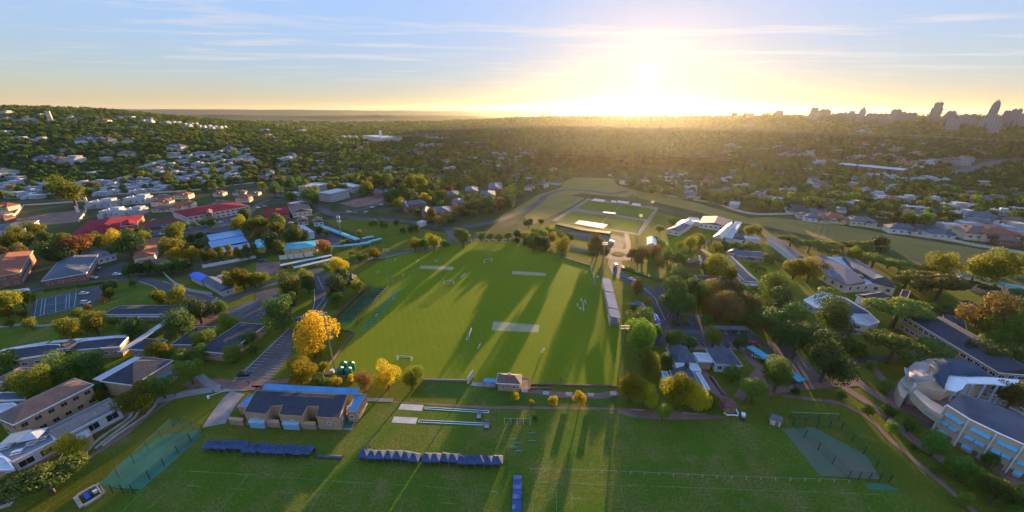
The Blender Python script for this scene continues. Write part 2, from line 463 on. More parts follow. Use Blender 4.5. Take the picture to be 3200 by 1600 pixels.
# lawns and bare ground, each a sheet laid on the one below
sheet('campus_lawn', pts('0.6 -900,1400 -500,900 300,1000 1000,930 1500,860 2100,900 1.6 200,620 900,560 1650,370 1950,420 2560,430 2.6 500,300 1300,150 1650,250 2400,480 3.6 300,560 1500,800 2900,1100 3.12 3600,1700 1.12 1300,2000 0.12 -1200,1700'), .010, rough)
sheet('playing_field', pts('1.9 680,850 700,890 1030,905 1680,930 2130,938 2.9 190,978 1060,998 1075,900 1090,740 1100,560 1110,330 980,300 900,0 2.6 880,870 790,770 450,640 300,600 0,510 1.6 2540,488 2200,508 1750,575 1450,640 1240,700 1150,760 1020,830 1100,900 1150,950 1000,1080 780,1290 1.9 740,350 725,425 975,455 790,705'), .020, lawn)
sheet('grass_bank', pts('1.9 1690,945 2130,945 2420,1015 2.9 180,1050 1060,1010 1090,1120 1060,1240 0,1200 1.9 1690,1060'), .024, grass('bank_grass', (.085, .150, .022), (.120, .180, .028), (.190, .170, .05), .55, .8, .05))
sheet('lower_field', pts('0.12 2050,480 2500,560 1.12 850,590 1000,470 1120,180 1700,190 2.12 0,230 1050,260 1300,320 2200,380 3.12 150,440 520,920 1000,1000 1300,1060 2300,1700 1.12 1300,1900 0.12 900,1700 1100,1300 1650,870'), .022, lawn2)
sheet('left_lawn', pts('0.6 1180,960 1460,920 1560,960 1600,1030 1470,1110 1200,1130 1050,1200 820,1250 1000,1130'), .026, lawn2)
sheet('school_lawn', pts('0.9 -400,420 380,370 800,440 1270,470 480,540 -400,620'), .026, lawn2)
sheet('garden_lawn', pts('2.6 1560,490 1700,440 1990,420 2000,480 1890,580 1750,600 1600,575 1545,530'), .026, lawn)
sheet('quad_lawn', pts('2.6 2210,640 2450,650 2900,900 2700,1010 2480,900'), .026, lawn)
sheet('veld_strip', lpts('2.3 1500,970 1900,1090 2400,1230 3.6 0,250 700,330 1300,440 2050,560 2600,670 3100,780 3100,930 2400,830 1600,720 1200,560 600,480 0,350 2.6 2200,300 1880,200 1300,70 2.3 1150,960'), .020, veld)
sheet('valley_veld', [p for p in lpts('2.3 480,930 520,860 700,790 900,750 1000,800 1060,900 1300,960 1150,1020 700,980 300,1060 100,1180 0,1150 250,1000')], .024, veld)
sheet('building_plot', pts('0.6 100,300 260,140 860,105 880,170 790,300 400,335'), .02, earth)
sheet('empty_plot', pts('1.6 680,290 1000,270 1640,340 1600,390 1250,470 1060,440'), .02, rough)
sheet('red_earth_court', pts('1.3 830,1080 1160,1000 1300,1020 1260,1080 1000,1120'), .024, surf('red_earth', (.22, .10, .075), .95, .2, .1))
sheet('bare_earth', pts('1.6 0,720 240,700 260,780 220,830 0,830'), .03, earth)
for i, (s, nm) in enumerate((('1.12 1150,160 1700,190 2400,230 2.12 0,220 1050,240 1050,262 0,250 1.12 2300,250 1700,205 1390,185', 'track'), ('2.12 1060,240 1340,250 1900,290 2130,330 2100,355 1500,360 1180,330 1060,280', 'apron'))):
    sheet('bare_patch', pts(s), .030 + .004 * i, earth)
# cricket squares, sand pits and mats
sheet('cricket_square', pts('1.9 2385,335 2.9 280,372 262,450 1.9 2370,425'), .03, chalk)
sheet('cricket_square', pts('1.6 1665,738 1990,752 1980,786 1640,770'), .03, chalk)
sheet('cricket_square', pts('2.6 0,795 345,815 335,845 0,828'), .03, chalk)
sheet('sand_pit', pts('1.12 1460,200 1688,212 1668,272 1432,256'), .04, sandpit)
sheet('sand_pit', pts('1.12 1390,328 1628,340 1606,402 1362,388'), .04, sandpit)
for s in ('1.12 1700,233 2342,270 2342,292 1700,250', '1.12 1640,362 2335,396 2330,416 1636,384'):
    sheet('jump_runway', pts(s), .04, surf('runway_rubber', (.055, .075, .12), .8, .2, .2))
    ps = pts(s); rim = MB()
    for a, bq in zip(ps, ps[1:] + ps[:1]):
        d = (bq - a); rim.box((a.x + bq.x) / 2, (a.y + bq.y) / 2, .07, d.length, .18, .06, math.atan2(d.y, d.x))
    struct(rim.obj('runway_border', trimw))
sheet('net_floor', pts('0.12 1640,520 1980,460 2030,520 1700,820 1420,1060 980,1030 1250,760'), .036, surf('net_ground', (.040, .15, .085), .9, .35, .06))
sheet('net_floor', pts('3.12 135,445 460,435 1000,720 1130,960 800,940 520,920'), .036, surf('net_ground_bare', (.13, .115, .07), .95, .3, .08, col2=(.055, .12, .06)))
sheet('green_mat', pts('3.12 975,1000 1180,1010 1330,1065 1300,1078 1010,1060'), .036, turf_teal)
for i in range(15):
    t = i / 14
    a = Vector((1165, 965)).lerp(Vector((805, 1300)), t); w = 160 - 10 * t
    sheet('practice_strip', pts('1.6 %d,%d %d,%d %d,%d %d,%d' % (a.x, a.y, a.x + w, a.y + 4, a.x + w - 12, a.y + 17, a.x - 15, a.y + 13)), .05, turf_teal)
    a = Vector((1395, 985)).lerp(Vector((1055, 1370)), t)
    sheet('practice_strip', pts('1.6 %d,%d %d,%d %d,%d %d,%d' % (a.x, a.y, a.x + 85, a.y + 3, a.x + 72, a.y + 16, a.x - 12, a.y + 12)), .05, turf_teal)
# north pitches
pitch = grass('pitch_turf', (.140, .185, .022), (.170, .205, .028), (.19, .19, .04), .6, .85, .02)
sheet('pitch_surround', pts('2.6 760,62 1480,155 1400,290 1280,440 400,285'), .026, surf('surround_path', (.22, .15, .11), .9, .2, .1))
sheet('pitch', pts('2.6 765,82 1445,172 1365,278 645,166'), .034, pitch)
sheet('pitch', pts('2.6 600,192 1345,292 1268,418 440,292'), .034, pitch)
sheet('pitch_bank', pts('2.6 430,10 740,60 560,170 400,240 200,330 120,250 300,100'), .018, veld)

# ------------------------------------------------------------------ roads, car parks, paths
sheet('car_park', pts('0.6 2170,1300 2230,1190 2560,1090 1.6 0,1012 190,955 250,1050 120,1180 60,1300'), .046, asphalt)
sheet('car_park', pts('0.9 2330,950 2450,830 2580,722 1.9 330,412 380,420 360,660 100,962 0,962'), .046, asphalt_w)
sheet('car_park', pts('1.6 560,820 745,815 785,880 700,1000 725,1090 480,1300 340,1300 560,1200 590,1050 565,900'), .050, asphalt)
sheet('car_park', pts('2.6 1290,1000 1540,920 1560,1200 2.9 1560,240 1950,290 2000,370 2410,425 2550,580 2340,610 1560,600 1480,580 1470,400 1400,120'), .046, asphalt)
sheet('car_park', pts('2.6 440,338 1010,430 1150,460 1130,560 1000,560 700,475 580,420'), .046, asphalt_w)
sheet('car_park', pts('3.9 -80,700 0,530 200,560 620,950 250,1030'), .046, asphalt_w)
sheet('car_park', pts('3.6 1900,880 2050,850 2600,1000 2700,1100 2300,1080 2050,1000'), .046, asphalt)
sheet('car_park', pts('0.6 1250,460 1400,350 1760,300 2440,230 2560,300 2300,400 1700,430'), .046, asphalt)
sheet('car_park', pts('0.6 960,790 1180,730 1260,700 1330,760 1200,840 960,870'), .046, asphalt)
sheet('car_park', pts('0.9 790,200 790,20 1030,-30 1030,110 880,220'), .046, asphalt)
sheet('car_park', pts('1.6 540,400 690,350 1060,480 1260,470 830,550 700,530'), .046, asphalt)
road_w = 7.5
ribbon('road', pts('0.6 1180,890 1390,880 1650,940 1900,1020 2100,1080 2330,1070 1.6 0,970 300,880 560,800 900,712 1240,650 1500,602 1750,558 1920,500 1975,430 1900,360'), road_w, .058, asphalt_w)
ribbon('road', lpts('1.3 -60,880 60,930 180,990 400,1030 520,1060 1.6 640,160 780,230 1000,262 1500,295 1690,318 1920,370 2200,335 2450,285 2.6 0,235 200,150 300,80 2.3 330,1010 450,960 600,945 800,958 1000,985 1150,958'), 9, .062, asphalt)
ribbon('road', lpts('1.6 760,215 1000,190 1200,135 1290,95'), 8, .066, asphalt)
ribbon('road', pts('1.6 1960,450 2050,492 2250,470 2560,462 2.6 250,500 600,562 800,600 1000,622'), 7, .068, asphalt_w)
ribbon('road', pts('2.6 1060,500 1055,600 1045,720 1080,830 1250,920 1440,1040 1520,1190 2.9 1560,330 1530,600'), 9, .070, asphalt)
ribbon('road', pts('0.6 -500,1010 0,1050 330,990 800,930 1180,890'), 6, .060, asphalt)
ribbon('road', pts('0.6 1300,440 1600,400 2340,325 2560,150 1.6 120,85 260,78'), 8, .064, asphalt)
ribbon('road', lpts('0.3 -300,1080 200,1070 900,1020 1500,985 1950,960 2560,900'), 6, .10, asphalt, drape=True)
ribbon('road', lpts('3.3 1900,790 2150,700 2400,650 2800,620'), 22, .2, asphalt, drape=True)
ring = []
o = pts('2.6 1062,625')[0]
for i in range(25):
    a = 2 * math.pi * i / 24; ring.append(Vector((o.x + 10 * math.cos(a), o.y + 10 * math.sin(a), 0)))
ribbon('roundabout', ring, 8, .074, paving, smooth=False)
m = MB(); m.prism([(o.x + 4.5 * math.cos(i * .524), o.y + 4.5 * math.sin(i * .524)) for i in range(12)], 0, .22); struct(m.obj('roundabout_island', rough))
for s, w in (('0.9 1560,1140 1900,1060 2150,1020 2330,1010 2600,990 1.9 60,980 250,950', 4), ('0.9 2000,880 2100,960 2200,1010', 3), ('0.12 2150,420 2230,290 2340,140 2400,90', 7),
             ('0.9 -200,415 250,365 400,380 600,360 760,300', 2.2)):
    ribbon('path', pts(s), w, .078, concrete)
for s, w in (('0.12 200,870 560,700 700,620 930,500 1150,380 1330,290', 3.2), ('0.12 760,830 1040,650 1300,480 1500,310 1750,140 1960,20', 1.8),
             ('1.12 -700,-20 -300,0 0,20 30,0', 5), ('2.9 100,1035 250,1035 430,1070 700,1085 900,1085 1065,1050', 3.2),
             ('2.9 1890,820 1960,900 2080,1080 2180,1110', 4), ('2.9 2280,1110 2350,1010 2500,830 2576,820', 3.5), ('2.9 1560,590 2000,610 2350,610', 4),
             ('2.9 2350,640 2420,740 2520,830 3.9 0,1050', 4), ('3.9 -50,1060 250,1005 520,985 700,970 900,1090 1100,1220 3.12 1330,450 1540,620 1810,800', 3.6),
             ('3.12 150,120 480,160 720,195 900,280 1060,390 1250,580 1460,760 1700,960 2080,1290', 1.8), ('3.9 790,860 920,960 1100,1080 1300,1190 3.12 1480,290 1750,510 2100,720 2550,1010', 4.5),
             ('3.9 1050,790 1170,940 1260,1110 1300,1180', 3), ('3.9 640,640 740,480 780,410 900,430', 4), ('2.9 2000,890 2140,1080', 2), ('1.9 -20,960 200,950 330,930', 3), ('2.6 1150,420 1170,560 1120,600', 4), ('2.6 1980,490 1900,560 1960,610 2020,640', 3.5)):
    ribbon('brick_path', pts(s), w, .086, paving)
ribbon('path', pts('3.9 800,750 1000,725 1180,705 1450,720'), 3, .082, asphalt)
sheet('plaza', pts('3.9 300,990 640,930 860,940 900,985 780,1000 700,985'), .090, paving)
sheet('plaza', pts('3.9 690,430 770,390 960,400 980,470 850,475 760,490'), .092, paving)
sheet('plaza', pts('0.9 2120,200 2300,250 2200,330 2060,390 1960,370 2050,290'), .092, paving)
sheet('plaza', pts('3.12 1250,-30 1490,0 1800,60 1900,110 1790,230 1650,310 1480,290 1300,160'), .094, paving)
sheet('plaza', pts('3.12 1930,20 2450,20 2500,150 2300,250 2000,150'), .094, paving)

# painted bays and lines
mk = MB()
_lz = [0]
def line(a, b, w=.2, z=.115):
    _lz[0] = (_lz[0] + 1) % 12; z += _lz[0] * .0012
    d = b - a; n = Vector((-d.y, d.x, 0)).normalized() * w / 2
    mk.poly([(a.x - n.x, a.y - n.y, z), (b.x - n.x, b.y - n.y, z), (b.x + n.x, b.y + n.y, z), (a.x + n.x, a.y + n.y, z)])
def bays(s, n, w=.12):
    a, b, c_, d_ = pts(s)                        # bays step from a->b (near ends) with far ends c->d
    for i in range(n + 1): line(a.lerp(b, i / n), c_.lerp(d_, i / n), w)
bays('0.9 2350,900 1.9 230,480 0.9 2500,905 1.9 330,500', 14)
bays('1.9 40,925 300,655 165,930 360,660', 10)
bays('0.6 2200,1280 2500,1100 2400,1280 2576,1120', 12)
bays('1.6 0,1240 180,1010 90,1240 250,1040', 10)
bays('1.6 680,910 700,830 780,880 765,825', 7)
bays('2.9 1620,270 1950,300 1600,240 1930,275', 12)
bays('2.9 1600,415 1840,425 1640,450 1890,460', 8)
bays('2.9 1870,545 2340,540 1905,600 2380,590', 9)
bays('2.9 2020,410 2400,430 2060,470 2440,475', 10)
bays('2.6 1560,1270 1900,1290 1590,1200 1800,1210', 8)
bays('2.6 600,400 1000,460 640,430 1010,490', 14)
bays('3.6 2000,950 2500,1060 2040,900 2540,1010', 12)
bays('0.6 1500,415 2300,330 1480,395 2260,310', 26)
bays('1.6 620,440 950,540 680,410 1000,510', 16)
for s in ('0.9 2080,200 2170,95 2130,205 2200,100',):
    a, b, c_, d_ = pts(s)
    for i in range(9): line(a.lerp(b, i / 8), c_.lerp(d_, i / 8), .5)
for s in ('1.6 620,850 650,920 680,980', '1.6 690,1060 620,1160 560,1260', '1.6 720,1100 630,1230'):
    ps = pts(s)
    for a, b in zip(ps, ps[1:]): line(a, b, .25)
ps = pts('2.6 1095,800 1320,960 1440,1070 1500,1200 1540,1290'); 
for a, b in zip(ps, ps[1:]): line(a, b, .25)
struct(mk.obj('road_markings', paint))
mk = MB()
def fl(s, w=.15):
    ps = pts(s)
    for a, b in zip(ps, ps[1:]): line(a, b, w, .045)
for s in ('0.12 1650,860 2576,918 1.12 800,980 1600,1025 2430,1085 2415,1290', '0.12 1890,870 1500,1250', '0.12 2490,920 2200,1290', '1.12 710,975 540,1290', '1.12 1530,1030 1450,1290', '1.12 2182,1065 2150,1290',
          '0.12 1660,865 1220,1290', '1.12 265,1093 410,1098', '1.12 380,1030 290,1170', '1.12 560,1108 710,1118', '1.12 860,1130 1010,1142', '1.12 970,1062 890,1210', '1.12 1405,1168 1560,1180', '1.12 1850,1195 2000,1205', '0.12 2310,1050 2460,1065', '0.12 1890,1020 2030,1035', '0.12 1955,960 1830,1090',
          '2.12 205,1290 205,988 1090,1020 2000,1050 2576,1072 3.12 900,1105 1150,1112 1290,1290', '2.12 440,1000 450,1290', '2.12 1090,1020 1150,1290', '2.12 1960,1055 2060,1290', '2.12 600,1080 605,1230', '2.12 605,1150 760,1160', '2.12 1040,1170 1200,1178', '2.12 1690,1120 1740,1270', '2.12 1640,1192 1800,1200', '2.12 1950,1205 2105,1212', '2.12 2300,1140 2370,1280', '2.12 2260,1215 2410,1222',
          '3.12 230,1080 360,1290', '3.12 900,1105 1050,1290', '3.12 250,1238 405,1242', '3.12 785,1175 860,1280', '3.12 695,1250 860,1256',
          '2.9 250,570 700,610', '2.9 240,705 690,735', '1.9 1700,500 1780,590 1960,670 2200,715 2500,720'):
    fl(s)
struct(mk.obj('field_markings', faint))
mk = MB()
for s in ('2.6 645,166 765,82 1445,172 1365,278 645,166', '2.6 600,192 1345,292 1268,418 440,292 600,192', '2.6 1105,127 1005,222', '2.6 972,242 855,355'):
    fl(s, .3)
for s in ('0.9 345,290 375,115 765,45 745,200 345,290', '0.9 405,275 425,110', '0.9 440,270 460,105', '0.9 660,215 670,70', '0.9 695,205 700,62', '0.9 560,240 562,90', '0.9 430,180 680,140'):
    ps = pts(s)
    for a, b in zip(ps, ps[1:]): line(a, b, .18, .075)
struct(mk.obj('court_markings', paint))
sheet('tennis_court', pts('0.9 308,312 345,112 782,28 782,205'), .06, court_teal)
# kerbs: real steps
def kerb(name, s, w, h, mat, k=5):
    ps = smooth_line(pts(s), k) if len(pts(s)) > 2 else pts(s)
    mm = MB(); nd = side_dirs(ps); vs = []
    for p, n in zip(ps, nd):
        a, b = p - n * w / 2, p + n * w / 2
        vs += [(a.x, a.y, 0), (a.x, a.y, h), (b.x, b.y, h), (b.x, b.y, 0)]
    fs = []
    for i in range(len(ps) - 1):
        o_ = 4 * i
        for q in range(3): fs.append([o_ + q, o_ + q + 1, o_ + q + 5, o_ + q + 4])
    fs += [[0, 3, 2, 1], [len(vs) - 4 + q for q in range(4)]]
    mm.add(vs, fs)
    return mm, ps
for s in ('0.9 2340,945 2580,722 1.9 330,410', '1.6 575,905 590,1050 560,1200 400,1270', '1.6 725,1085 630,1230', '0.6 1400,900 1560,960 1620,1040', '2.6 1090,830 1290,930', '2.6 1000,640 970,720 1020,830', '1.6 1240,670 1560,605 1760,572 1940,510', '2.9 1560,604 2340,612', '0.6 2150,1060 1900,980 1640,900'):
    mm, _ = kerb('kerb', s, .35, .14, kerbm); struct(mm.obj('kerb', kerbm))
# ------------------------------------------------------------------ building kit
def rectfit(q):
    c = sum(q, Vector()) / 4
    e1 = ((q[1] - q[0]) + (q[2] - q[3])) / 2; e2 = ((q[3] - q[0]) + (q[2] - q[1])) / 2
    if e1.length < e2.length: e1, e2 = e2, -e1
    a = math.atan2(e1.y, e1.x); L = e1.length
    W = abs(-e2.x * math.sin(a) + e2.y * math.cos(a))
    return Vector((c.x, c.y, 0)), a, L, max(W, 2.)
def block_rect(c, a, L, W, pad=3.):
    n = max(1, int(L / max(W, 3)))
    for i in range(n):
        t = ((i + .5) / n - .5) * L
        BLOCK.append((c.x + t * math.cos(a), c.y + t * math.sin(a), max(W, L / n) * .62 + pad))
_win = {}
def window_mesh(w, h, frame=None, glass=None, bars=1):
    frame = frame or trimw; glass = glass or glassd
    key = (round(w, 2), round(h, 2), frame.name, glass.name, bars)
    if key not in _win:
        m = MB(); t = .10
        m.box(0, .05, h / 2 - t / 2, w, .14, t); m.box(0, .07, -h / 2, w + .2, .22, t)
        for sx in (-1, 1): m.box(sx * (w / 2 - t / 2), .05, 0, t, .14, h - t)
        for i in range(bars): m.box(-w / 2 + (i + 1) * w / (bars + 1), .045, 0, .06, .10, h - t)
        m.box(0, .012, 0, w - t, .03, h - t, 0, 1)
        _win[key] = m.mesh('window', [frame, glass])
    return _win[key]
def add_windows(root, a, b, zc, w, h, n, **k):
    """n windows evenly on the wall a->b (root's own frame; outside is on the right of a->b)"""
    d = b - a; nrm = Vector((d.y, -d.x, 0)).normalized(); rz = math.atan2(nrm.y, nrm.x) - math.pi / 2
    me = window_mesh(w, h, **k)
    for i in range(n):
        p = a.lerp(b, (i + .5) / n); link('window', me, root, (p.x, p.y, zc), rz)
def roof_mesh(L, W, z, rise, kind, th=.28, name='roof', mats=None):
    m = MB(); l, w = L / 2, W / 2
    if kind == 'flat':
        m.box(0, 0, z + th / 2, L, W, th)
    else:
        k = l if kind == 'gable' else (0.02 if kind == 'pyramid' else max(.02, l - w * .95))
        b = [(-l, -w, z - .0), (l, -w, z), (l, w, z), (-l, w, z)]
        t = [(x, y, z + th) for x, y, _ in b] + [(-k, 0, z + th + rise), (k, 0, z + th + rise)]
        m.add(b + t, [(3, 2, 1, 0), (0, 1, 5, 4), (1, 2, 6, 5), (2, 3, 7, 6), (3, 0, 4, 7), (4, 5, 9, 8), (6, 7, 8, 9), (5, 6, 9), (7, 4, 8)])
    return m.mesh(name, mats)
def house(label, s, eh, rise, wall, roof, kind='hip', win=None, trim=None, name='school_building', cat='building', group=None, over=.5, dz=0., local=None):
    q = pts(s, eh) if not dz else [p for p in lpts(s, eh)]
    c, a, L, W = rectfit(q)
    z0 = land(c.x, c.y); c.z = z0
    root = thing(name, label, cat, c, a, group)
    block_rect(c, a, L, W)
    ow = min(over, W * .12)
    l, w = L / 2 - ow, W / 2 - ow
    m = MB(); m.box(0, 0, eh / 2 - .6, 2 * l, 2 * w, eh + 1.2)
    if kind == 'gable':
        for sx in (-1, 1):
            x = sx * l; m.add([(x - sx * .0, -w, eh), (x, w, eh), (x, 0, eh + rise * w / (W / 2))], [(0, 1, 2) if sx > 0 else (1, 0, 2)])
    m.obj('wall', wall, root)
    r = link('roof', roof_mesh(L, W, eh, rise, kind, mats=roof), root)
    if kind == 'flat':
        par = MB()
        for x, y, sx, sy in ((0, -w, 2 * l + .3, .3), (0, w, 2 * l + .3, .3), (-l, 0, .3, 2 * w - .3), (l, 0, .3, 2 * w - .3)): par.box(x, y, eh + .55, sx, sy, .6)
        par.obj('parapet', trim or wall, root)
    elif trim:
        t = MB()
        for x, y, sx, sy in ((0, -W / 2 - .06, L + .24, .12), (0, W / 2 + .06, L + .24, .12), (-L / 2 - .06, 0, .12, W), (L / 2 + .06, 0, .12, W)): t.box(x, y, eh + .12, sx, sy, .40)
        t.obj('gutter', trim, root)
    if win:
        st, sp, ww, wh = win[:4]; kw = win[4] if len(win) > 4 else {}
        inv = Matrix.Rotation(-a, 3, 'Z'); tc_ = inv @ (CAM - c)
        walls = ((Vector((-l, -w, 0)), Vector((l, -w, 0))), (Vector((l, -w, 0)), Vector((l, w, 0))), (Vector((l, w, 0)), Vector((-l, w, 0))), (Vector((-l, w, 0)), Vector((-l, -w, 0))))
        for p, r_ in walls:
            d = r_ - p; nr = Vector((d.y, -d.x, 0)); mid = (p + r_) / 2
            if nr.dot(tc_ - mid) <= 0: continue
            n = int(d.length / sp)
            for f in range(st):
                if n: add_windows(root, p, r_, eh * (f + .55) / st, ww, wh, n, **kw)
    return root
def flatblock(label, s, h, wall, roof, trim=None, win=None, name='school_building', cat='building', ztop=None, lip=.5, group=None):
    """a building on any outline: walls, roof slab and a parapet that follows it"""
    P = pts(s, h); c = sum(P, Vector()) / len(P); c.z = 0
    A = sum(P[i].x * P[(i + 1) % len(P)].y - P[(i + 1) % len(P)].x * P[i].y for i in range(len(P)))
    if A < 0: P = P[::-1]
    Q = [Vector((p.x - c.x, p.y - c.y, 0)) for p in P]
    root = thing(name, label, cat, c, 0, group)
    for p in P + [c]: BLOCK.append((p.x, p.y, 6))
    MB().prism(Q, -.3, h - .02).obj('wall', wall, root)
    MB().prism([q * .995 for q in Q], h, h + .18).obj('roof', roof, root)
    if lip:
        m = MB(); n = len(Q)
        for i in range(n):
            a, b = Q[i], Q[(i + 1) % n]; d = b - a
            m.box((a.x + b.x) / 2, (a.y + b.y) / 2, h + lip / 2 - .1, d.length + .05, .34, lip + .16, math.atan2(d.y, d.x))
        m.obj('parapet', trim or wall, root)
    if win:
        st, sp, ww, wh = win[:4]; kw = win[4] if len(win) > 4 else {}
        for i in range(len(Q)):
            a, b = Q[i], Q[(i + 1) % len(Q)]; d = b - a; nr = Vector((d.y, -d.x, 0))
            if d.length < sp or nr.dot(CAM - c - (a + b) / 2) <= 0: continue
            n = int(d.length / sp)
            for f in range(st): add_windows(root, a, b, h * (f + .52) / st, ww, wh, n, **kw)
    return root
def canopy(label, s, h, roof, name='carport', cat='carport', group=None, arch=0., posts=True, th=.14, tilt=0.):
    c, a, L, W = rectfit(pts(s, h)); root = thing(name, label, cat, c, a, group); block_rect(c, a, L, W)
    m = MB()
    if arch:
        n = 10
        for i in range(n):
            t0, t1 = i / n, (i + 1) / n
            y0, y1 = (t0 - .5) * W, (t1 - .5) * W; z0, z1 = h + arch * math.sin(math.pi * t0), h + arch * math.sin(math.pi * t1)
            m.add([(-L / 2, y0, z0), (L / 2, y0, z0), (L / 2, y1, z1), (-L / 2, y1, z1), (-L / 2, y0, z0 - th), (L / 2, y0, z0 - th), (L / 2, y1, z1 - th), (-L / 2, y1, z1 - th)],
                  [(0, 1, 2, 3), (7, 6, 5, 4), (0, 4, 5, 1), (3, 2, 6, 7), (1, 5, 6, 2), (0, 3, 7, 4)])
    else:
        v = [(x, y, z + (tilt if y > 0 else 0)) for z in (h - th, h) for x, y in ((-L / 2, -W / 2), (L / 2, -W / 2), (L / 2, W / 2), (-L / 2, W / 2))]
        m.add(v, [(3, 2, 1, 0), (4, 5, 6, 7), (0, 1, 5, 4), (1, 2, 6, 5), (2, 3, 7, 6), (3, 0, 4, 7)])
    m.obj('roof', roof, root)
    if posts:
        n = max(2, int(L / 6) + 1); pm = MB().tube((0, 0, 0), (0, 0, h - th), .08, .08, 6).mesh('post', steelm)
        for i in range(n):
            for sy in (-.42, .42): link('post', pm, root, ((i / (n - 1) - .5) * (L - .4), sy * W, 0))
    return root

# ------------------------------------------------------------------ school buildings on the left
W1 = (1, 4.2, 1.8, 1.4); W2 = (2, 3.6, 1.5, 1.3)
house('red tiled brick block cut by the left edge of the picture', '0.6 -260,900 165,822 342,616 -80,632', 7.5, 3.4, redbrick, tileroof, 'hip', W2, creamwall, 'tiled_building')
house('large slate blue hipped roof hall with brick walls by the parking yard', '0.6 425,905 862,816 985,655 610,664', 5.5, 4.2, redbrick, blueroof, 'hip', W1, trimw, 'hipped_hall')
house('low dark blue wing with white windows behind the slate blue hall', '0.6 955,690 1130,632 1080,592 640,648', 4.2, 1.5, whitewall, blueroof, 'hip', (1, 3.2, 1.5, 1.5), trimw, 'school_wing')
house('cream house with red brown hipped roof above the clipped hedge', '0.6 1338,668 1548,642 1590,530 1390,532', 5.5, 2.4, creamwall, tileroof, 'hip', (1, 4.5, 1.5, 1.4), None, 'tiled_house', 'house')
house('red brown roof house with arched white gable behind yellow trees', '0.6 1500,530 1765,492 1760,445 1400,480', 5.5, 2.2, creamwall, tileroof, 'gable', W1, trimw, 'gabled_house', 'house')
house('long low dark red roof right behind the clipped hedge row', '0.6 1320,740 1775,690 1740,662 1400,690', 3.6, 1.4, creamwall, brownroof, 'hip', None, None, 'tiled_house', 'house')
house('cobalt blue gabled roof of the workshop by the curved road', '0.6 1912,842 2022,906 2128,860 2000,808', 4., 1.2, greywall, cobalt, 'gable', None, None, 'workshop', 'workshop')
house('dark blue grey roofed workshop joined to the cobalt roof', '0.6 2040,902 2228,1002 2350,960 2150,842', 4., 1.6, greywall, blueroof, 'gable', W1, None, 'workshop', 'workshop')
house('small pink roofed store behind the dark blue workshop', '0.6 2210,860 2300,880 2300,836 2180,836', 3.4, .5, creamwall, surf('pink_roof', (.42, .27, .24), .7, .15, .4), 'gable', None, None, 'store_shed', 'shed')
for i, s in enumerate(('2080,440 2420,380 2452,432 2112,492', '2098,507 2450,442 2490,496 2122,565', '2200,572 2500,512 2527,556 2232,604')):
    canopy('%s of three long bright blue roofs over the staff parking' % ('farthest', 'middle', 'nearest')[i], '0.6 ' + s, 3.6, bluesheet, group='blue carports', tilt=.5)
house('dark roofed classroom block with pale front canopy beside the round tree', '0.9 1030,275 1790,262 1845,182 1200,176', 4.2, .8, tanbrick, darkroof, 'hip', (1, 3.8, 2.2, 1.7), trimw, 'classroom_block')
canopy('pale blue white veranda roof along the dark classroom block', '0.9 1035,287 1690,298 1765,264 1170,262', 3.4, whiteroof, 'veranda', 'veranda')
canopy('long pale covered walkway running diagonally between the school blocks', '0.9 1165,648 1255,640 1850,232 1790,232', 3.3, whiteroof, 'covered_walkway', 'walkway')
flatblock('left arm of the curved slate roofed classroom range', '0.9 -60,690 0,700 160,727 420,685 640,650 600,575 480,575 200,612 -60,650', 5., tanbrick, darkroof, trimw, (1, 3.4, 1.8, 1.5), 'classroom_range')
flatblock('right arm of the curved slate roofed classroom range', '0.9 665,640 900,620 1200,598 1290,500 1150,505 850,538 770,560', 5., tanbrick, darkroof, trimw, (1, 3.4, 1.8, 1.5), 'classroom_range')
canopy('pale flat roof strip behind the left arm of the curved range', '0.9 0,640 480,560 480,532 20,618', 4.2, whiteroof, 'veranda', 'veranda', posts=False)
canopy('pale flat roof strip behind the right arm of the curved range', '0.9 500,556 1250,492 1270,470 520,528', 4.3, whiteroof, 'veranda', 'veranda', posts=False)
house('small brown gable standing in the gap of the curved range', '0.9 600,590 660,632 765,545 700,545', 6.2, 1.6, tanbrick, brownroof, 'gable', None, trimw, 'gable_block')
house('dark roofed square block touching the diagonal walkway', '0.9 1290,618 1488,632 1700,528 1450,514', 4.6, .7, tanbrick, darkroof, 'hip', W1, trimw, 'classroom_block')
house('narrow dark roofed block with pale rim under a light green tree', '0.9 1720,572 1922,576 2165,398 1985,390', 4.6, .7, tanbrick, darkroof, 'hip', W1, trimw, 'classroom_block')
house('long dark gabled hall left of the sloping car park', '0.9 2050,612 2215,690 2660,405 2440,322', 4.6, 2.6, tanbrick, darkroof, 'hip', W1, trimw, 'long_hall')
canopy('small pale box roof on the side of the long dark hall', '0.9 2245,636 2310,640 2442,545 2380,532', 4.4, whiteroof, 'side_porch', 'porch')
canopy('pale porch roof at the far end of the long dark hall', '0.9 2490,440 2560,452 2650,395 2576,380', 4.3, whiteroof, 'side_porch', 'porch')
house('square school hall with dark hipped roof and tan walls', '0.9 1040,932 1315,992 1742,740 1440,690', 7., 4., tanbrick, darkroof, 'hip', None, trimw, 'school_hall')
canopy('pale flat roof strip along the square school hall', '0.9 912,920 1035,934 1440,702 1372,688', 6.2, whiteroof, 'side_roof', 'roof', posts=True)
flatblock('tan annexe with blue roof lights beside the square school hall', '0.9 1450,990 1520,1000 1800,815 1700,795', 3.6, tanbrick, bluesheet, tanbrick, (1, 3.4, 1.2, 1.2), 'hall_annexe')
house('two storey tan school block with brown roof and rows of windows', '0.12 -80,335 150,414 948,4 740,-46', 8., 2.2, tanbrick, brownroof, 'hip', (2, 3.1, 1.7, 1.5, {'frame': tanbrick}), trimw, 'two_storey_block')
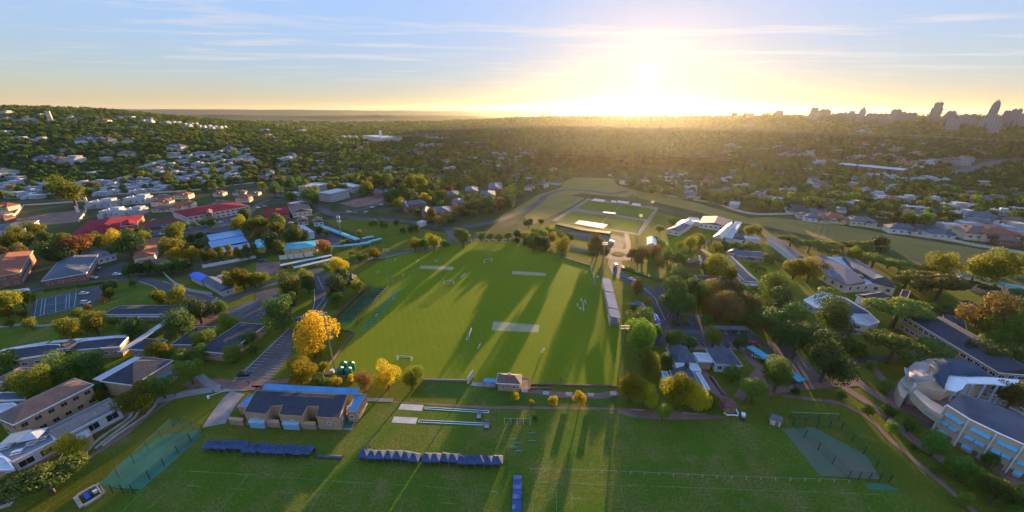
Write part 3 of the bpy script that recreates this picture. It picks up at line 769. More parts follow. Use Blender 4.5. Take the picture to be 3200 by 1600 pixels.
house('white arcade building with grey shingle roof and tall dark windows', '0.12 470,470 565,556 1218,242 1105,136', 4.8, 1.2, whitewall, greyroof, 'gable', (1, 4.3, 3.2, 2.6), trimw, 'arcade_building')
flatblock('white terrace building with blue deck and outdoor seating', '0.12 125,792 560,575 470,470 300,500 60,600 -40,680', 4., whitewall, surf('deck', (.16, .21, .25), .7, .15, .3), trimw, (1, 4.4, 3.2, 2.3), 'terrace_building')
flatblock('tan bay with arched dark opening in front of the arcade', '0.12 700,575 790,612 925,520 885,445 600,590', 3.2, tanbrick, whiteroof, tanbrick, (1, 9., 3., 1.2), 'front_bay')
flatblock('tan two storey corner block at the lower left edge', '0.12 -200,920 -20,870 150,868 60,752 -120,700', 6.5, tanbrick, whiteroof, trimw, (2, 3.6, 1.5, 1.4), 'corner_block')
house('brown roof with pale rim at the left edge above the trees', '0.9 -120,965 175,930 438,828 235,785', 6., 2., tanbrick, brownroof, 'hip', W1, trimw, 'classroom_block')
flatblock('small tan block with pale rim at the left edge below the trees', '0.9 -150,1130 60,1140 262,1130 215,1050 0,1060', 5., tanbrick, blueroof, trimw, W1, 'classroom_block')
flatblock('tan link block below the brown roofed range at the left edge', '0.9 -150,1230 60,1260 215,1205 130,1165 -100,1190', 5.5, tanbrick, whiteroof, trimw, W1, 'link_block')
flatblock('long white bus shelter roof on the left street', '0.6 -200,1050 0,1045 300,990 285,972 0,1012', 3., whitewall, whiteroof, None, None, 'street_shelter', 'shelter')

# changing room hall in the middle, with two courts cut into its front
root = flatblock('wide dark roofed hall with two courts cut into its front', '0.12 2456,282 2675,304 2735,225 2850,210 2808,310 3040,325 3095,225 3215,225 3185,332 3412,345 3495,115 2576,70', 5.5, tanbrick, darkroof, tanbrick, (1, 5.5, 1.2, 1.0), 'sports_hall', 'hall', lip=.2)
canopy('long bright blue skylight roof behind the wide dark hall', '1.12 60,58 1020,106 1042,62 100,12', 6., bluesheet, 'skylight_roof', 'roof', tilt=.8)
flatblock('blue roofed lobby at the right end of the wide dark hall', '1.12 912,282 1002,288 1112,112 1010,106', 4.4, tanbrick, bluesheet, tanbrick, (1, 3., 1.5, 1.3), 'hall_lobby')
flatblock('blue roofed annexe at the left end of the wide dark hall', '0.12 2392,232 2480,240 2560,120 2510,112', 3.6, tanbrick, bluesheet, tanbrick, None, 'hall_annexe')
for i, s in enumerate(('1.12 265,402 425,410 447,352 285,342', '1.12 -75,385 78,395 95,335 -50,325')):
    r = flatblock('pale blue storage container %s the wide dark hall' % ('in front of the middle of', 'in front of the left half of')[i], s, 2.6, surf('pale_blue_steel', (.30, .46, .58), .5, .1, .4), surf('pale_blue_steel', (.3, .46, .58)), None, None, 'storage_container', 'container', lip=.12, group='containers by the hall')
for i, s in enumerate(('1.12 80,352 230,362 235,395 85,385', '1.12 448,372 602,382 600,415 450,405', '0.12 2300,332 2452,345 2440,378 2300,360')):
    flatblock('low tan courtyard wall %s' % ('between the two blue containers', 'closing the right court of the hall', 'at the left end of the wide hall')[i], s, 2.2, tanbrick, tanbrick, None, None, 'courtyard_wall', 'wall', lip=0, group='courtyard walls')
sheet('green_court', pts('1.12 820,440 950,445 1005,335 890,330'), .1, turf_teal)
sheet('hall_apron', pts('0.12 2280,390 2560,420 1.12 780,450 960,470 1120,175 1080,170 960,440 610,410 0,385'), .082, concrete)
sheet('concrete_pad', pts('1.12 1100,140 1385,145 1370,182 1120,175'), .084, concrete)

# ------------------------------------------------------------------ shopping street and offices on the left
house('sprawling crimson roofed shopping centre facing the parking', '0.6 740,446 1275,405 1480,232 850,292', 6., 4.2, redbrick, redroof, 'hip', None, None, 'shopping_centre', 'shops')
house('brick shop entrance tower with crimson gable and glass front', '0.6 1215,345 1392,330 1380,288 1220,300', 8.5, 1.8, redbrick, redroof, 'gable', (1, 7., 4.5, 3.2), trimw, 'entrance_tower', 'tower')
canopy('narrow crimson arcade roof joining the two crimson buildings', '0.6 1390,352 1812,292 1800,270 1400,325', 4.5, redroof, 'arcade_roof', 'arcade')
house('long crimson roofed shop row with arched cream windows', '0.6 1765,262 2438,172 2418,70 1830,192', 6.5, 3.4, creamwall, redroof, 'hip', (2, 4.5, 2.2, 1.6), trimw, 'shop_row', 'shops')
house('brick gabled entrance in front of the long crimson shop row', '0.6 2070,225 2140,218 2136,182 2075,188', 8., 1.6, redbrick, brownroof, 'gable', (2, 4., 2., 1.6), None, 'shop_entrance', 'shops')
house('crimson roofed restaurant beside the timbered inn', '1.6 100,255 325,226 332,140 62,196', 5., 2.8, redbrick, redroof, 'hip', W1, None, 'restaurant', 'restaurant')
house('brown timbered inn with cream gables beside the crimson restaurant', '1.6 355,208 572,196 520,128 330,152', 5., 3., creamwall, brownroof, 'gable', W1, trimw, 'timbered_inn', 'inn')
house('flat brick store behind the timbered inn', '1.6 320,130 490,105 480,80 340,110', 4.5, .4, redbrick, whiteroof, 'flat', None, None, 'brick_store', 'shops')
house('small timbered shop left of the white fronted shop', '1.6 412,300 530,296 520,262 410,268', 4., 2.2, creamwall, brownroof, 'gable', W1, None, 'timbered_shop', 'shop')
house('small timbered shop with white front by the fenced plot', '1.6 575,310 685,298 668,262 560,270', 4., 2.2, whitewall, brownroof, 'gable', W1, None, 'timbered_shop', 'shop')
house('plain white flat roofed warehouse among the palms', '1.6 498,428 592,402 482,340 410,352', 5.5, .3, whitewall, whiteroof, 'flat', None, None, 'warehouse', 'warehouse')
house('yellow house with turquoise roof beside the shade netting', '1.6 292,588 602,556 642,482 288,520', 4.6, 1.4, yellowwall, tealroof, 'hip', (1, 6., 1.4, 1.2), None, 'yellow_house', 'house')
house('small yellow house with turquoise roof behind dark bushes', '1.6 -30,560 80,572 112,478 0,476', 4.6, .8, yellowwall, tealroof, 'hip', None, None, 'yellow_house', 'house')
for i, s in enumerate(('640,348 690,338 1048,470 1010,492', '1060,462 1075,472 1185,452 1165,438', '640,500 690,492 740,545 720,560', '750,555 890,548 890,538 760,542', '880,548 1050,530 1045,515 885,530', '1050,530 1150,515 1145,495 1045,512', '1140,505 1268,475 1250,462 1140,488')):
    canopy('turquoise shade net carport, %s along the retail car park' % ('longest one', 'short far one', 'corner one', 'lowest one', 'second in the lower row', 'third in the lower row', 'last in the lower row')[i], '1.6 ' + s, 3.2, tealroof, arch=.5, group='turquoise shade carports')
for i, s in enumerate(('240,742 782,640 745,626 250,728', '378,768 832,666 806,652 376,752')):
    canopy('long white roofed carport, %s of the pair' % ('upper', 'lower')[i], '1.6 ' + s, 2.9, whiteroof, group='white carports')
house('grey concrete office block in front with columns under its storeys', '1.3 625,974 745,993 924,948 835,930', 10., .3, greywall, whiteroof, 'flat', (3, 3., 2., 1.4), greywall, 'office_block', 'office')
house('grey office block left of the one on columns', '1.3 438,910 545,928 732,884 600,870', 8., .3, greywall, whiteroof, 'flat', (2, 3., 2., 1.4), greywall, 'office_block', 'office')
house('grey office block right of the one on columns', '1.3 838,888 982,922 1058,904 920,874', 8., .3, greywall, whiteroof, 'flat', (2, 3., 2., 1.4), greywall, 'office_block', 'office')
house('small grey guard building by the office car park', '1.3 355,972 400,985 436,975 400,962', 4., .3, greywall, whiteroof, 'flat', None, None, 'guard_building', 'office')
house('white gatehouse canopy on the bend of the public road', '1.6 1620,300 1660,320 1712,296 1675,284', 4., 1., whitewall, whiteroof, 'pyramid', None, None, 'gatehouse', 'gatehouse')
for i, s in enumerate(('1470,1110 1700,1085 1690,1040 1480,1062', '1475,1125 1545,1128 1520,1050 1470,1052', '1655,1185 1740,1190 1740,1130 1690,1120', '1740,1180 1975,1160 1970,1110 1800,1115', '1960,1085 2105,1080 2090,1040 1975,1035', '1905,1000 2045,1000 2035,960 1930,955', '2100,960 2240,965 2230,915 2110,912', '2250,1000 2420,1010 2400,960 2270,950', '2330,930 2490,950 2470,880 2350,870', '1170,975 1410,975 1390,930 1200,930')):
    house('brick office park block with slate blue roof, %s' % ('beside the square tower roof', 'the one with the tower shaped end', 'nearest the verge', 'long one nearest the road', 'small one with a chimney', 'behind the yellow poplar', 'third row among trees', 'far right among trees', 'farthest and highest among trees', 'left one behind the blue sign')[i], '1.3 ' + s, 5.5, 2.6, redbrick, blueroof, 'hip', W1 if i < 5 else None, None, 'office_lodge', 'office', 'office park in the trees')

# ------------------------------------------------------------------ right of the field
for i, s in enumerate(('900,876 992,874 1026,1010 935,1006', '937,1018 1027,1018 1072,1176 966,1172', '970,1188 1072,1182 1097,1272 985,1268')):
    q = pts('2.6 ' + s, 5.2); c, a, L, W = rectfit(q)
    t = thing('grandstand', 'grey steel grandstand roof beside the field, %s section' % ('far', 'middle', 'near')[i], 'grandstand', c, a, 'grandstand sections')
    block_rect(c, a, L, W)
    MB().add([(x, y, z + (.9 if y < 0 else 0)) for z in (5.0, 5.2) for x, y in ((-L / 2, -W / 2), (L / 2, -W / 2), (L / 2, W / 2), (-L / 2, W / 2))],
             [(3, 2, 1, 0), (4, 5, 6, 7), (0, 1, 5, 4), (1, 2, 6, 5), (2, 3, 7, 6), (3, 0, 4, 7)]).obj('roof', shinyroof, t)
    sg = 1 if (Matrix.Rotation(a, 3, 'Z') @ Vector((0, 1, 0))).x < 0 else -1
    for k in range(5):
        MB().box(0, sg * (W / 2 - 1.2 - k * W * .16), .25 + .25 * k, L - 1, W * .16, .5 + .5 * k).obj('seat_step', concrete, t)
    pm = MB().tube((0, 0, 0), (0, 0, 5), .12, .12, 6).mesh('post', trimw)
    for k in range(5):
        for sy in (-1, 1): link('post', pm, t, ((k / 4 - .5) * (L - .6), sy * (W / 2 - .3), 0))
house('grey gabled clubhouse with cream end behind the grandstand', '2.9 1215,170 1290,245 1400,250 1300,140', 4.5, 2., creamwall, blueroof, 'gable', W1, trimw, 'clubhouse')
house('dark roofed clubhouse wing with cobalt end by the road', '2.9 1262,300 1450,332 1420,256 1280,248', 4.2, 1.8, whitewall, darkroof, 'hip', None, trimw, 'clubhouse_wing')
house('narrow cobalt blue lean-to beside the clubhouse wing', '2.9 1432,290 1482,348 1490,340 1442,246', 3.8, .4, whitewall, cobalt, 'gable', None, None, 'lean_to', 'shed')
PYR = 4.0
for i, s in enumerate(('1645,752 1866,766 1755,606 1550,600', '2042,768 2304,786 2215,632 1955,618', '1650,962 1905,985 1800,850 1575,832')):
    r = house('pyramid roofed pavilion classroom, %s of three around the brick court' % ('left rear', 'right rear', 'front')[i], '2.9 ' + s, 4.2, 6.2, whitewall, blueroof if i != 2 else blueroof, 'pyramid', (1, 2.6, 1.6, 1.8), trimw, 'pavilion_classroom', 'classroom', 'pyramid roofed classrooms')
    MB().box(0, 0, 10.6, 1.4, 1.4, 1.6).obj('roof_vent', darkroof, r)
house('white flat link roof between two pyramid roofs', '2.9 1866,748 2032,758 1955,664 1815,658', 3.8, .2, tanbrick, whiteroof, 'flat', None, trimw, 'link_block')
house('white and teal flat roof in front of the left pyramid roof', '2.9 1645,832 1905,852 1880,782 1640,770', 3.6, .2, whitewall, whiteroof, 'flat', None, trimw, 'link_block')
house('white side roof along the front pyramid classroom', '2.9 1930,1020 2008,1052 1890,870 1845,860', 3.6, .2, whitewall, whiteroof, 'flat', None, trimw, 'link_block')
house('corrugated teal side roof left of the front pyramid classroom', '2.9 1520,945 1600,950 1560,850 1500,848', 3.5, .2, whitewall, tealroof, 'flat', None, None, 'link_block')
canopy('left of two grey carports under the brown trees', '2.9 2020,412 2206,426 2170,382 2002,375', 2.8, greyroof, group='grey carports')
canopy('right of two grey carports under the brown trees', '2.9 2212,420 2406,427 2340,386 2182,374', 2.8, greyroof, group='grey carports')
canopy('long turquoise covered walkway slanting down to the plaza', '2.9 2360,590 2420,580 3.9 395,918 300,945', 3.2, tealroof, 'covered_walkway', 'walkway')
house('dark red roofed kiosk with white benches by the lower field', '2.9 2118,1202 2272,1206 2232,1120 2098,1110', 3.4, 1.6, woodm, surf('kiosk_roof', (.17, .06, .05), .8, .2, .5), 'hip', None, None, 'kiosk', 'kiosk')
# pre-school and hall beyond the drive
house('cream roofed vaulted hall with long ridge', '2.6 2020,456 2115,470 2250,345 2165,330', 5.5, 3., tanbrick, surf('cream_roof', (.55, .47, .37), .5, .12, .3), 'gable', None, trimw, 'vaulted_hall', 'hall')
house('white flat wing right of the cream vaulted hall', '2.6 2135,470 2220,462 2315,310 2245,300', 4., .2, whitewall, whiteroof, 'flat', None, trimw, 'flat_wing')
house('long purple brown roofed classroom behind the courtyard', '2.6 1870,312 2195,355 2205,290 1935,242', 5., 2.2, whitewall, surf('plum_roof', (.17, .105, .10), .7, .2, .4), 'gable', (1, 4., 1.8, 1.6), trimw, 'classroom_block')
house('pale flat canopy left of the purple brown classroom', '2.6 1850,318 1880,300 1890,262 1745,262', 3.6, .2, whitewall, whiteroof, 'flat', None, None, 'flat_wing')
house('slate hipped house with cream gable on the lawn, nursery left', '2.6 1545,385 1700,400 1810,330 1660,320', 4., 2.6, creamwall, blueroof, 'hip', W1, trimw, 'nursery_house', 'nursery')
house('cream gabled nursery roof behind the slate hipped house', '2.6 1650,322 1800,335 1830,310 1720,282', 4., 2., creamwall, surf('cream_roof', (.55, .47, .37)), 'gable', None, trimw, 'nursery_house', 'nursery')
house('dark slate hip at the foot of the cream vaulted hall', '2.6 2200,475 2345,488 2330,432 2240,418', 3.6, 1.8, whitewall, darkroof, 'hip', None, trimw, 'classroom_block')
house('narrow white roof right of the dark slate hip', '2.6 2330,476 2480,482 2482,460 2340,448', 3.4, .2, whitewall, whiteroof, 'flat', None, None, 'flat_wing')
house('white gabled cottage standing alone beside the drive', '2.6 1352,535 1462,540 1440,465 1365,460', 4., 1.8, creamwall, whiteroof, 'gable', None, trimw, 'gate_cottage', 'cottage')
house('grey blue gabled range with tan end wall', '2.6 2230,642 2532,662 2510,606 2250,590', 4.6, 2., tanbrick, blueroof, 'gable', W1, trimw, 'classroom_range')
house('short slate gable at the left end of the grey blue range', '2.6 2160,600 2235,632 2290,600 2220,570', 5., 1.8, tanbrick, blueroof, 'gable', None, trimw, 'gable_block')
house('long grey green roofed range slanting to the lower right', '2.6 2340,902 2485,905 2215,648 2110,652', 4.6, 2.2, tanbrick, greyroof, 'hip', (1, 4., 1.8, 1.4), trimw, 'classroom_range')
house('dark pyramid roof with white rim at the range corner', '2.6 1915,718 2055,705 2010,642 1888,652', 4., 2.6, whitewall, darkroof, 'pyramid', None, trimw, 'corner_pavilion')
canopy('white walkway roof beside the slanting grey green range', '2.6 2300,890 2340,895 2110,655 2030,655', 3.4, whiteroof, 'covered_walkway', 'walkway')
canopy('white roof apron at the lower end of the slanting range', '2.6 2330,945 2470,940 2480,905 2320,905', 3.4, whiteroof, 'veranda', 'veranda')
house('dark plum hipped roof with white rim behind the grove', '2.6 1900,918 2215,946 2135,856 1842,846', 4.2, 2., whitewall, darkroof, 'hip', None, trimw, 'classroom_block')
house('small dark plum hip joined to the white rimmed roof', '2.6 2200,925 2312,922 2280,868 2180,866', 4., 1.6, whitewall, darkroof, 'hip', None, trimw, 'classroom_block')
house('dark tile shed roof among the garden trees', '2.6 1760,720 1890,705 1850,668 1740,682', 3.6, 1.2, woodm, brownroof, 'hip', None, None, 'garden_shed', 'shed')
house('long grey blue roof running down beside the acacia row', '3.6 300,690 362,655 90,470 15,478', 4.6, 2., whitewall, blueroof, 'gable', None, trimw, 'classroom_range')
# twin lens roofed library
root = flatblock('white library with two curved slate roofs either side of a pale flat roof', '3.6 356,682 500,652 550,655 740,660 900,690 1100,810 1285,962 1040,920 800,935 620,850', 5.6, creamwall, whiteroof, trimw, (1, 5., 2., 2.2), 'library', 'library', lip=.35)
def roof_wedge(root, s, z0, z1s, mat, nm='roof'):
    P = pts(s, z0 + .3); c = root.location
    MB().prism([(p.x - c.x, p.y - c.y) for p in P], z0, z0, 0, 0, [z0 + z for z in z1s]).obj(nm, mat, root)
roof_wedge(root, '3.6 352,684 500,648 560,668 760,770 975,918 800,938 620,850', 5.85, [.3, 1.6, 2.2, 2.4, 1.6, .3, .3], blueroof)
roof_wedge(root, '3.6 745,668 900,690 1110,812 1168,872 1050,905 860,790', 5.85, [2.0, .5, .4, 1.6, 2.4, 2.4], blueroof)
roof_wedge(root, '3.6 1045,912 1168,874 1288,964', 5.85, [.4, 2.2, .4], darkroof)
c = root.location
q = rectfit(pts('3.6 880,850 960,855 968,838 870,812', 7)); MB().box(0, 0, 6.4, q[2], q[3], 1.6).obj('roof_box', darkroof, root, (q[0] - c).to_tuple(), q[1])
root = flatblock('white scalloped roof building with slate pyramid, right of the grove', '3.6 360,1090 540,1005 780,1070 1000,1200 1120,1310 1000,1345 840,1310 640,1180 470,1165', 4., creamwall, whiteroof, trimw, (1, 4., 1.8, 1.8), 'scalloped_pavilion', 'pavilion', lip=.35)
c = root.location; q = rectfit(pts('3.6 560,1090 800,1240 975,1200 770,1075', 4.3)); link('roof', roof_mesh(q[2], q[3], 4.3, 3.6, 'hip', mats=blueroof), root, (q[0] - c).to_tuple(), q[1])
house('small slate gabled house with white gable rails below the library', '3.6 1010,1110 1210,1060 1080,1010 905,1030', 4.6, 1.8, whitewall, darkroof, 'gable', W1, trimw, 'gabled_house')
house('tan brick tower block beside the library', '3.6 1308,1062 1412,1080 1440,1002 1340,990', 8., .3, tanbrick, darkroof, 'flat', None, None, 'brick_tower', 'tower')
for i, s in enumerate(('1850,805 1925,830 1930,812 1845,798', '1920,830 2150,890 2160,872 1930,815', '2150,890 2390,950 2400,925 2160,868', '2385,950 2640,1005 2650,975 2400,925')):
    canopy('arched turquoise carport beyond the acacias, %s' % ('shortest', 'second from the library', 'third from the library', 'at the picture edge')[i], '3.6 ' + s, 3.2, tealroof, arch=1.1, group='arched turquoise carports')
house('long two storey school wing with slate roof and ribbon windows', '3.9 1405,322 2440,905 2720,850 1690,248', 8., 2.6, tanbrick, darkroof, 'gable', (2, 2.9, 2.3, 1.6), trimw, 'long_school_wing')
house('dark slate roof stub joined to the long school wing', '3.9 1780,385 1990,410 1975,310 1760,290', 5., 1.4, tanbrick, darkroof, 'gable', None, trimw, 'wing_stub')
house('dark roofed cottage behind the right hand acacias', '3.9 2000,240 2165,230 2080,165 1940,140', 4., 1.8, whitewall, darkroof, 'gable', None, trimw, 'cottage', 'cottage')
# round hall: bronze and blue shell roofs over a tan drum, a white sweep of canopy, a gallery on piers
def X(sx, z):      # "x,y[,z]" on the survey detail drawn from (2700, 1080)
    out = []
    for tok in sx.split():
        q = [float(v) for v in tok.split(',')]; out.append(at(2700 + q[0] / 3.22, 1080 + q[1] / 3.22, q[2] if len(q) > 2 else z))
    return out
foot = X('470,300 458,215 520,157 640,136 780,132 950,136 1130,184 1270,300 1000,360 820,440 528,380', 10.)
c = sum(foot, Vector()) / len(foot); c.z = 0; L0 = lambda p: (p.x - c.x, p.y - c.y, p.z)
root = thing('round_hall', 'round auditorium with bronze and blue shell roof and tan drum', 'auditorium', c); BLOCK += [(p.x, p.y, 9) for p in foot] + [(c.x, c.y, 14)]
MB().prism([L0(p) for p in foot], -.3, 9.0).obj('wall', paletan, root)
def shell(nm, P, mat, mid, th=.35):
    P = [L0(p) for p in P]; n = len(P); g = tuple(sum(p[k] for p in P) / n for k in range(3)); g = (g[0], g[1], mid)
    R1 = [tuple(p[k] * .55 + g[k] * .45 + (.1 if k == 2 else 0) for k in range(3)) for p in P]
    m = MB(); m.add(P + R1 + [g] + [(p[0], p[1], p[2] - th) for p in P], [f for i in range(n) for f in ((i, (i + 1) % n, n + (i + 1) % n, n + i), (n + i, n + (i + 1) % n, 2 * n), (2 * n + 1 + i, 2 * n + 1 + (i + 1) % n, (i + 1) % n, i))])
    import bmesh
    me_ = m.mesh(nm, mat, True); b_ = bmesh.new(); b_.from_mesh(me_); bmesh.ops.recalc_face_normals(b_, faces=b_.faces); b_.to_mesh(me_); b_.free()
    return link(nm, me_, root)
shell('roof', X('455,300,10 452,215,10 520,155,10.2 610,136,10.6 745,128,11.5 690,160,12.1 662,205,12.3 668,270,12.3 718,335,12.2 525,380,10.2', 10), surf('bronze_steel', (.30, .25, .215), .8, .25, .2, metal=0., spec=.3), 11.7)
shell('roof', X('745,128,11.5 850,128,11.6 950,132,10.8 1060,155,10.4 1160,205,10.1 1275,300,10 1050,302,10.2 880,285,10.4 800,312,10.6 780,360,10.6 805,432,10.6 718,335,12.2 668,270,12.3 662,205,12.3 690,160,12.1', 10), surf('blue_steel', (.040, .066, .100), .85, .25, .2, spec=.2), 11.4)
gw = X('525,384,9.0 718,339,12.0 812,438,9.0', 10); MB().poly([L0(p) for p in gw]).obj('gable_wall', paletan, root)
tm = MB()
for a, b in zip(gw, gw[1:]): tm.tube(L0(a), L0(b), .22, .22, 5)
tm.obj('gable_trim', trimw, root)
# curved window bands with sun shades on the left of the drum
for z, pp in ((8.6, '430,230 432,270 450,320 490,365'), (5.8, '395,350 405,385 440,425 480,450'), (3.2, '372,372 388,425 410,470 440,505')):
    P = X(pp, z)
    for a, b in zip(P, P[1:]):
        mid = (a + b) / 2 - c; d = b - a; nr = Vector((mid.x, mid.y, 0)).normalized(); rz = math.atan2(d.y, d.x)
        base = Vector((mid.x, mid.y, z))
        link('window', window_mesh(2.4, 1.2), root, (base.x - nr.x * 1.2, base.y - nr.y * 1.2, z - .5), math.atan2(nr.y, nr.x) - math.pi / 2)
        o = MB().box(0, 0, 0, d.length * .9, 1.7, .12).obj('sun_shade', surf('pale_shade', (.42, .58, .68), .6, .1, .5), root, base.to_tuple(), rz); o.rotation_euler = (R(-25), 0, rz)
bal = X('340,430 345,380 370,340 420,300 500,400 440,480 400,540 365,500', 4.4); MB().prism([L0(p) for p in bal], 0, 4.6).obj('curved_bay', paletan, root)
MB().tube(L0(X('520,382', 10.)[0]), L0(X('412,562', 0.)[0]), .35, .35, 6).obj('fin', trimw, root)
# gallery bridging to the crescent
root2 = thing('gallery', 'tan gallery on piers linking the round auditorium to the crescent', 'gallery', c)
go_, gi_ = X('490,462 560,540 640,612 720,668 800,712', 7.8), X('850,640 770,600 690,556 610,500 530,440', 7.8)
MB().prism([L0(p) for p in go_ + gi_], 4.4, 7.8).obj('wall', paletan, root2)
MB().prism([L0(p) for p in X('530,446 830,470 930,520 850,640 770,600 690,556 610,500', 4.6)], 4.0, 4.7).obj('terrace', paving, root2)
for a, b in zip(go_, go_[1:]):
    d = b - a; rz = math.atan2(d.y, d.x)
    o = MB().box(0, 0, 0, d.length * .86, 1.3, .1).obj('awning', awning, root2, L0((a + b) / 2)); o.location.z = 6.6; o.rotation_euler = (R(-30), 0, rz); n_ = Vector((d.y, -d.x, 0)).normalized(); n_ = n_ if n_.y < 0 else -n_; o.location += n_ * .6
for p in X('470,560,0 570,640,0 560,610,0 690,700,0', 0): MB().box(0, 0, 2.2, 1.4, 1.4, 4.6).obj('pier', paletan, root2, L0(p), R(-40))
# white sweep of canopy on blue columns
root3 = thing('plaza_canopy', 'white sweeping canopy on blue columns beside the round auditorium', 'canopy', c)
wc = X('782,362 802,314 880,284 1050,302 1300,322 1562,345 1552,374 1440,408 1300,388 1030,380 992,436 930,466 822,438', 9.4)
MB().prism([L0(p) for p in wc], 9.1, 9.5).obj('roof', trimw, root3)
for q in X('905,458 985,432 1030,392 1095,394 1220,396 1345,404 1415,408 1475,392', 9.1): MB().tube((q.x - c.x, q.y - c.y, 0), (q.x - c.x, q.y - c.y, 9.1), .35, .35, 8).obj('column', surf('pale_blue_paint', (.30, .45, .55), .6, .1, .5), root3)
sheet('plaza', X('840,470 1000,440 1450,430 1420,520 1250,560 1000,520 930,540', 0.), .094, paving)
# crescent classroom block with awnings
P = X('830,600 1060,746 1340,880 1612,1002 1850,1105', 11.5); Q = X('960,512 1090,540 1300,610 1612,745 1850,850', 11.5)
c = sum(P, Vector()) / len(P); c.z = 0
root = thing('crescent_block', 'three storey tan crescent with dark roof and sky blue awnings', 'building', c)
BLOCK += [(p.x, p.y, 10) for p in P + Q]
loc = lambda p: Vector((p.x - c.x, p.y - c.y, 0))
Pl, Ql = [loc(p) for p in P], [loc(p) for p in Q]
MB().prism(Pl + Ql[::-1], 0, 11.3).obj('wall', paletan, root)
MB().prism(Pl + Ql[::-1], 11.35, 11.6, 0, 0, [11.6] * len(Pl) + [12.6] * len(Ql)).obj('roof', surf('blue_steel', (.055, .085, .125)), root)
rm = MB()
for a, b in zip(Pl, Pl[1:]):
    d = b - a; rm.box((a.x + b.x) / 2, (a.y + b.y) / 2, 11.62, d.length, .4, .34, math.atan2(d.y, d.x))
rm.obj('roof_edge', trimw, root)
for a, b in zip(Pl, Pl[1:]):
    d = b - a; nr = Vector((d.y, -d.x, 0)).normalized()
    if nr.dot(CAM - c - a) < 0: nr = -nr
    rz = math.atan2(nr.y, nr.x) - math.pi / 2; bl = d.length
    MB().box(0, 0, 5.6, .28, .5, 11.2).obj('fin', trimw, root, (a + nr * .25).to_tuple(), rz)
    for f, fr in ((2, ((.30, .22), (.545, .22), (.79, .22))), (1, ((.32, .32), (.70, .32))), (0, ((.42, .36),))):
        for k, wd in fr:
            p = a.lerp(b, k) + nr * .02; z = 1.7 + 3.5 * f; ww = round(bl * wd, 1)
            wo_ = link('window', window_mesh(ww, 1.5, bars=2), root, (p.x, p.y, z), rz)
            aw = MB().box(0, .5, .25, ww + .1, 1.25, .07).obj('awning', awning, wo_, (0, 0, .5)); aw.rotation_euler = (R(-38), 0, 0)
    for k in (.16, .74):
        p = a.lerp(b, k) + nr * .06; MB().box(0, 0, 1.1, 1.1, .1, 2.2).obj('door', woodm, root, p.to_tuple(), rz)
sheet('amphitheatre_floor', pts('3.12 2000,130 2300,190 2576,330 2800,420 2800,200 2400,100 2150,60'), .1, concrete)
for k in range(4):
    s = '3.12 %d,%d %d,%d %d,%d %d,%d' % (2060 + 60 * k, 150 - 12 * k, 2280 + 50 * k, 190 - 14 * k, 2480 + 40 * k, 270 - 18 * k, 2640 + 40 * k, 350 - 20 * k)
    mm, _ = kerb('amphitheatre_step', s, 1.2, .5 + .45 * k, stone); tag(mm.obj('amphitheatre_step', stone), 'curved stone amphitheatre step behind the crescent, %s' % ('lowest', 'second', 'third', 'highest')[k], 'step', 'amphitheatre steps by the crescent')
# ------------------------------------------------------------------ trees
def crown_mesh(name, mat, seed, shape, n_leaf, leaf, lobes=9):
    """unit crown: about 1 wide, its foot at z=0; leaf sprays on and inside uneven lobes"""
    rnd = random.Random(seed); m = MB(); L = []
    if shape == 'round':
        for i in range(lobes):
            a = rnd.uniform(0, 6.283); t = rnd.random() ** .6 * .34; z = rnd.uniform(.22, .74)
            t *= 1.15 - abs(z - .45) * 1.2
            L.append((t * math.cos(a), t * math.sin(a), z, rnd.uniform(.15, .25), rnd.uniform(.8, 1.1)))
        L.append((0, 0, .45, .30, 1.1))
    elif shape == 'flat':
        for i in range(lobes + 3):
            a = rnd.uniform(0, 6.283); t = rnd.random() ** .5 * .40
            L.append((t * math.cos(a), t * math.sin(a), .30 - t * .25 + rnd.uniform(-.03, .06), rnd.uniform(.12, .19), rnd.uniform(.45, .65)))
    elif shape == 'tall':
        for i in range(lobes + 2):
            a = rnd.uniform(0, 6.283); z = rnd.uniform(.12, 1.15); t = rnd.random() * .24 * (1.25 - z * .7)
            L.append((t * math.cos(a), t * math.sin(a), z, rnd.uniform(.15, .22), 1.25))
    else:
        for i in range(14):
            z = .08 + i / 14 * 2.1; L.append((rnd.uniform(-.04, .04), rnd.uniform(-.04, .04), z, .36 * (1 - z / 2.5) ** .8, 1.3))
    tot = sum(l[3] ** 2 for l in L)
    for cx, cy, cz, r, sq in L:
        for k in range(int(n_leaf * r * r / tot)):
            u = rnd.uniform(-.75, 1); a = rnd.uniform(0, 6.283); s_ = math.sqrt(max(0, 1 - u * u))
            d = Vector((s_ * math.cos(a), s_ * math.sin(a), u)); rr = r * rnd.uniform(.72, 1.08)
            p = Vector((cx, cy, cz)) + Vector((d.x * rr, d.y * rr, d.z * rr * sq))
            nrm = (d + Vector((rnd.gauss(0, .55), rnd.gauss(0, .55), rnd.gauss(0, .55) + .25))).normalized()
            t1 = nrm.orthogonal().normalized(); t1.rotate(Matrix.Rotation(rnd.uniform(0, 6.28), 3, nrm)); t2 = nrm.cross(t1)
            s = leaf * rnd.uniform(.6, 1.35); s2 = s * rnd.uniform(.5, .9)
            m.add([p - t1 * s, p - t2 * s2 * .8 + nrm * s * .2, p + t1 * s, p + t2 * s2 - nrm * s * .15], [(0, 1, 2, 3)])
    return m.mesh(name, mat)
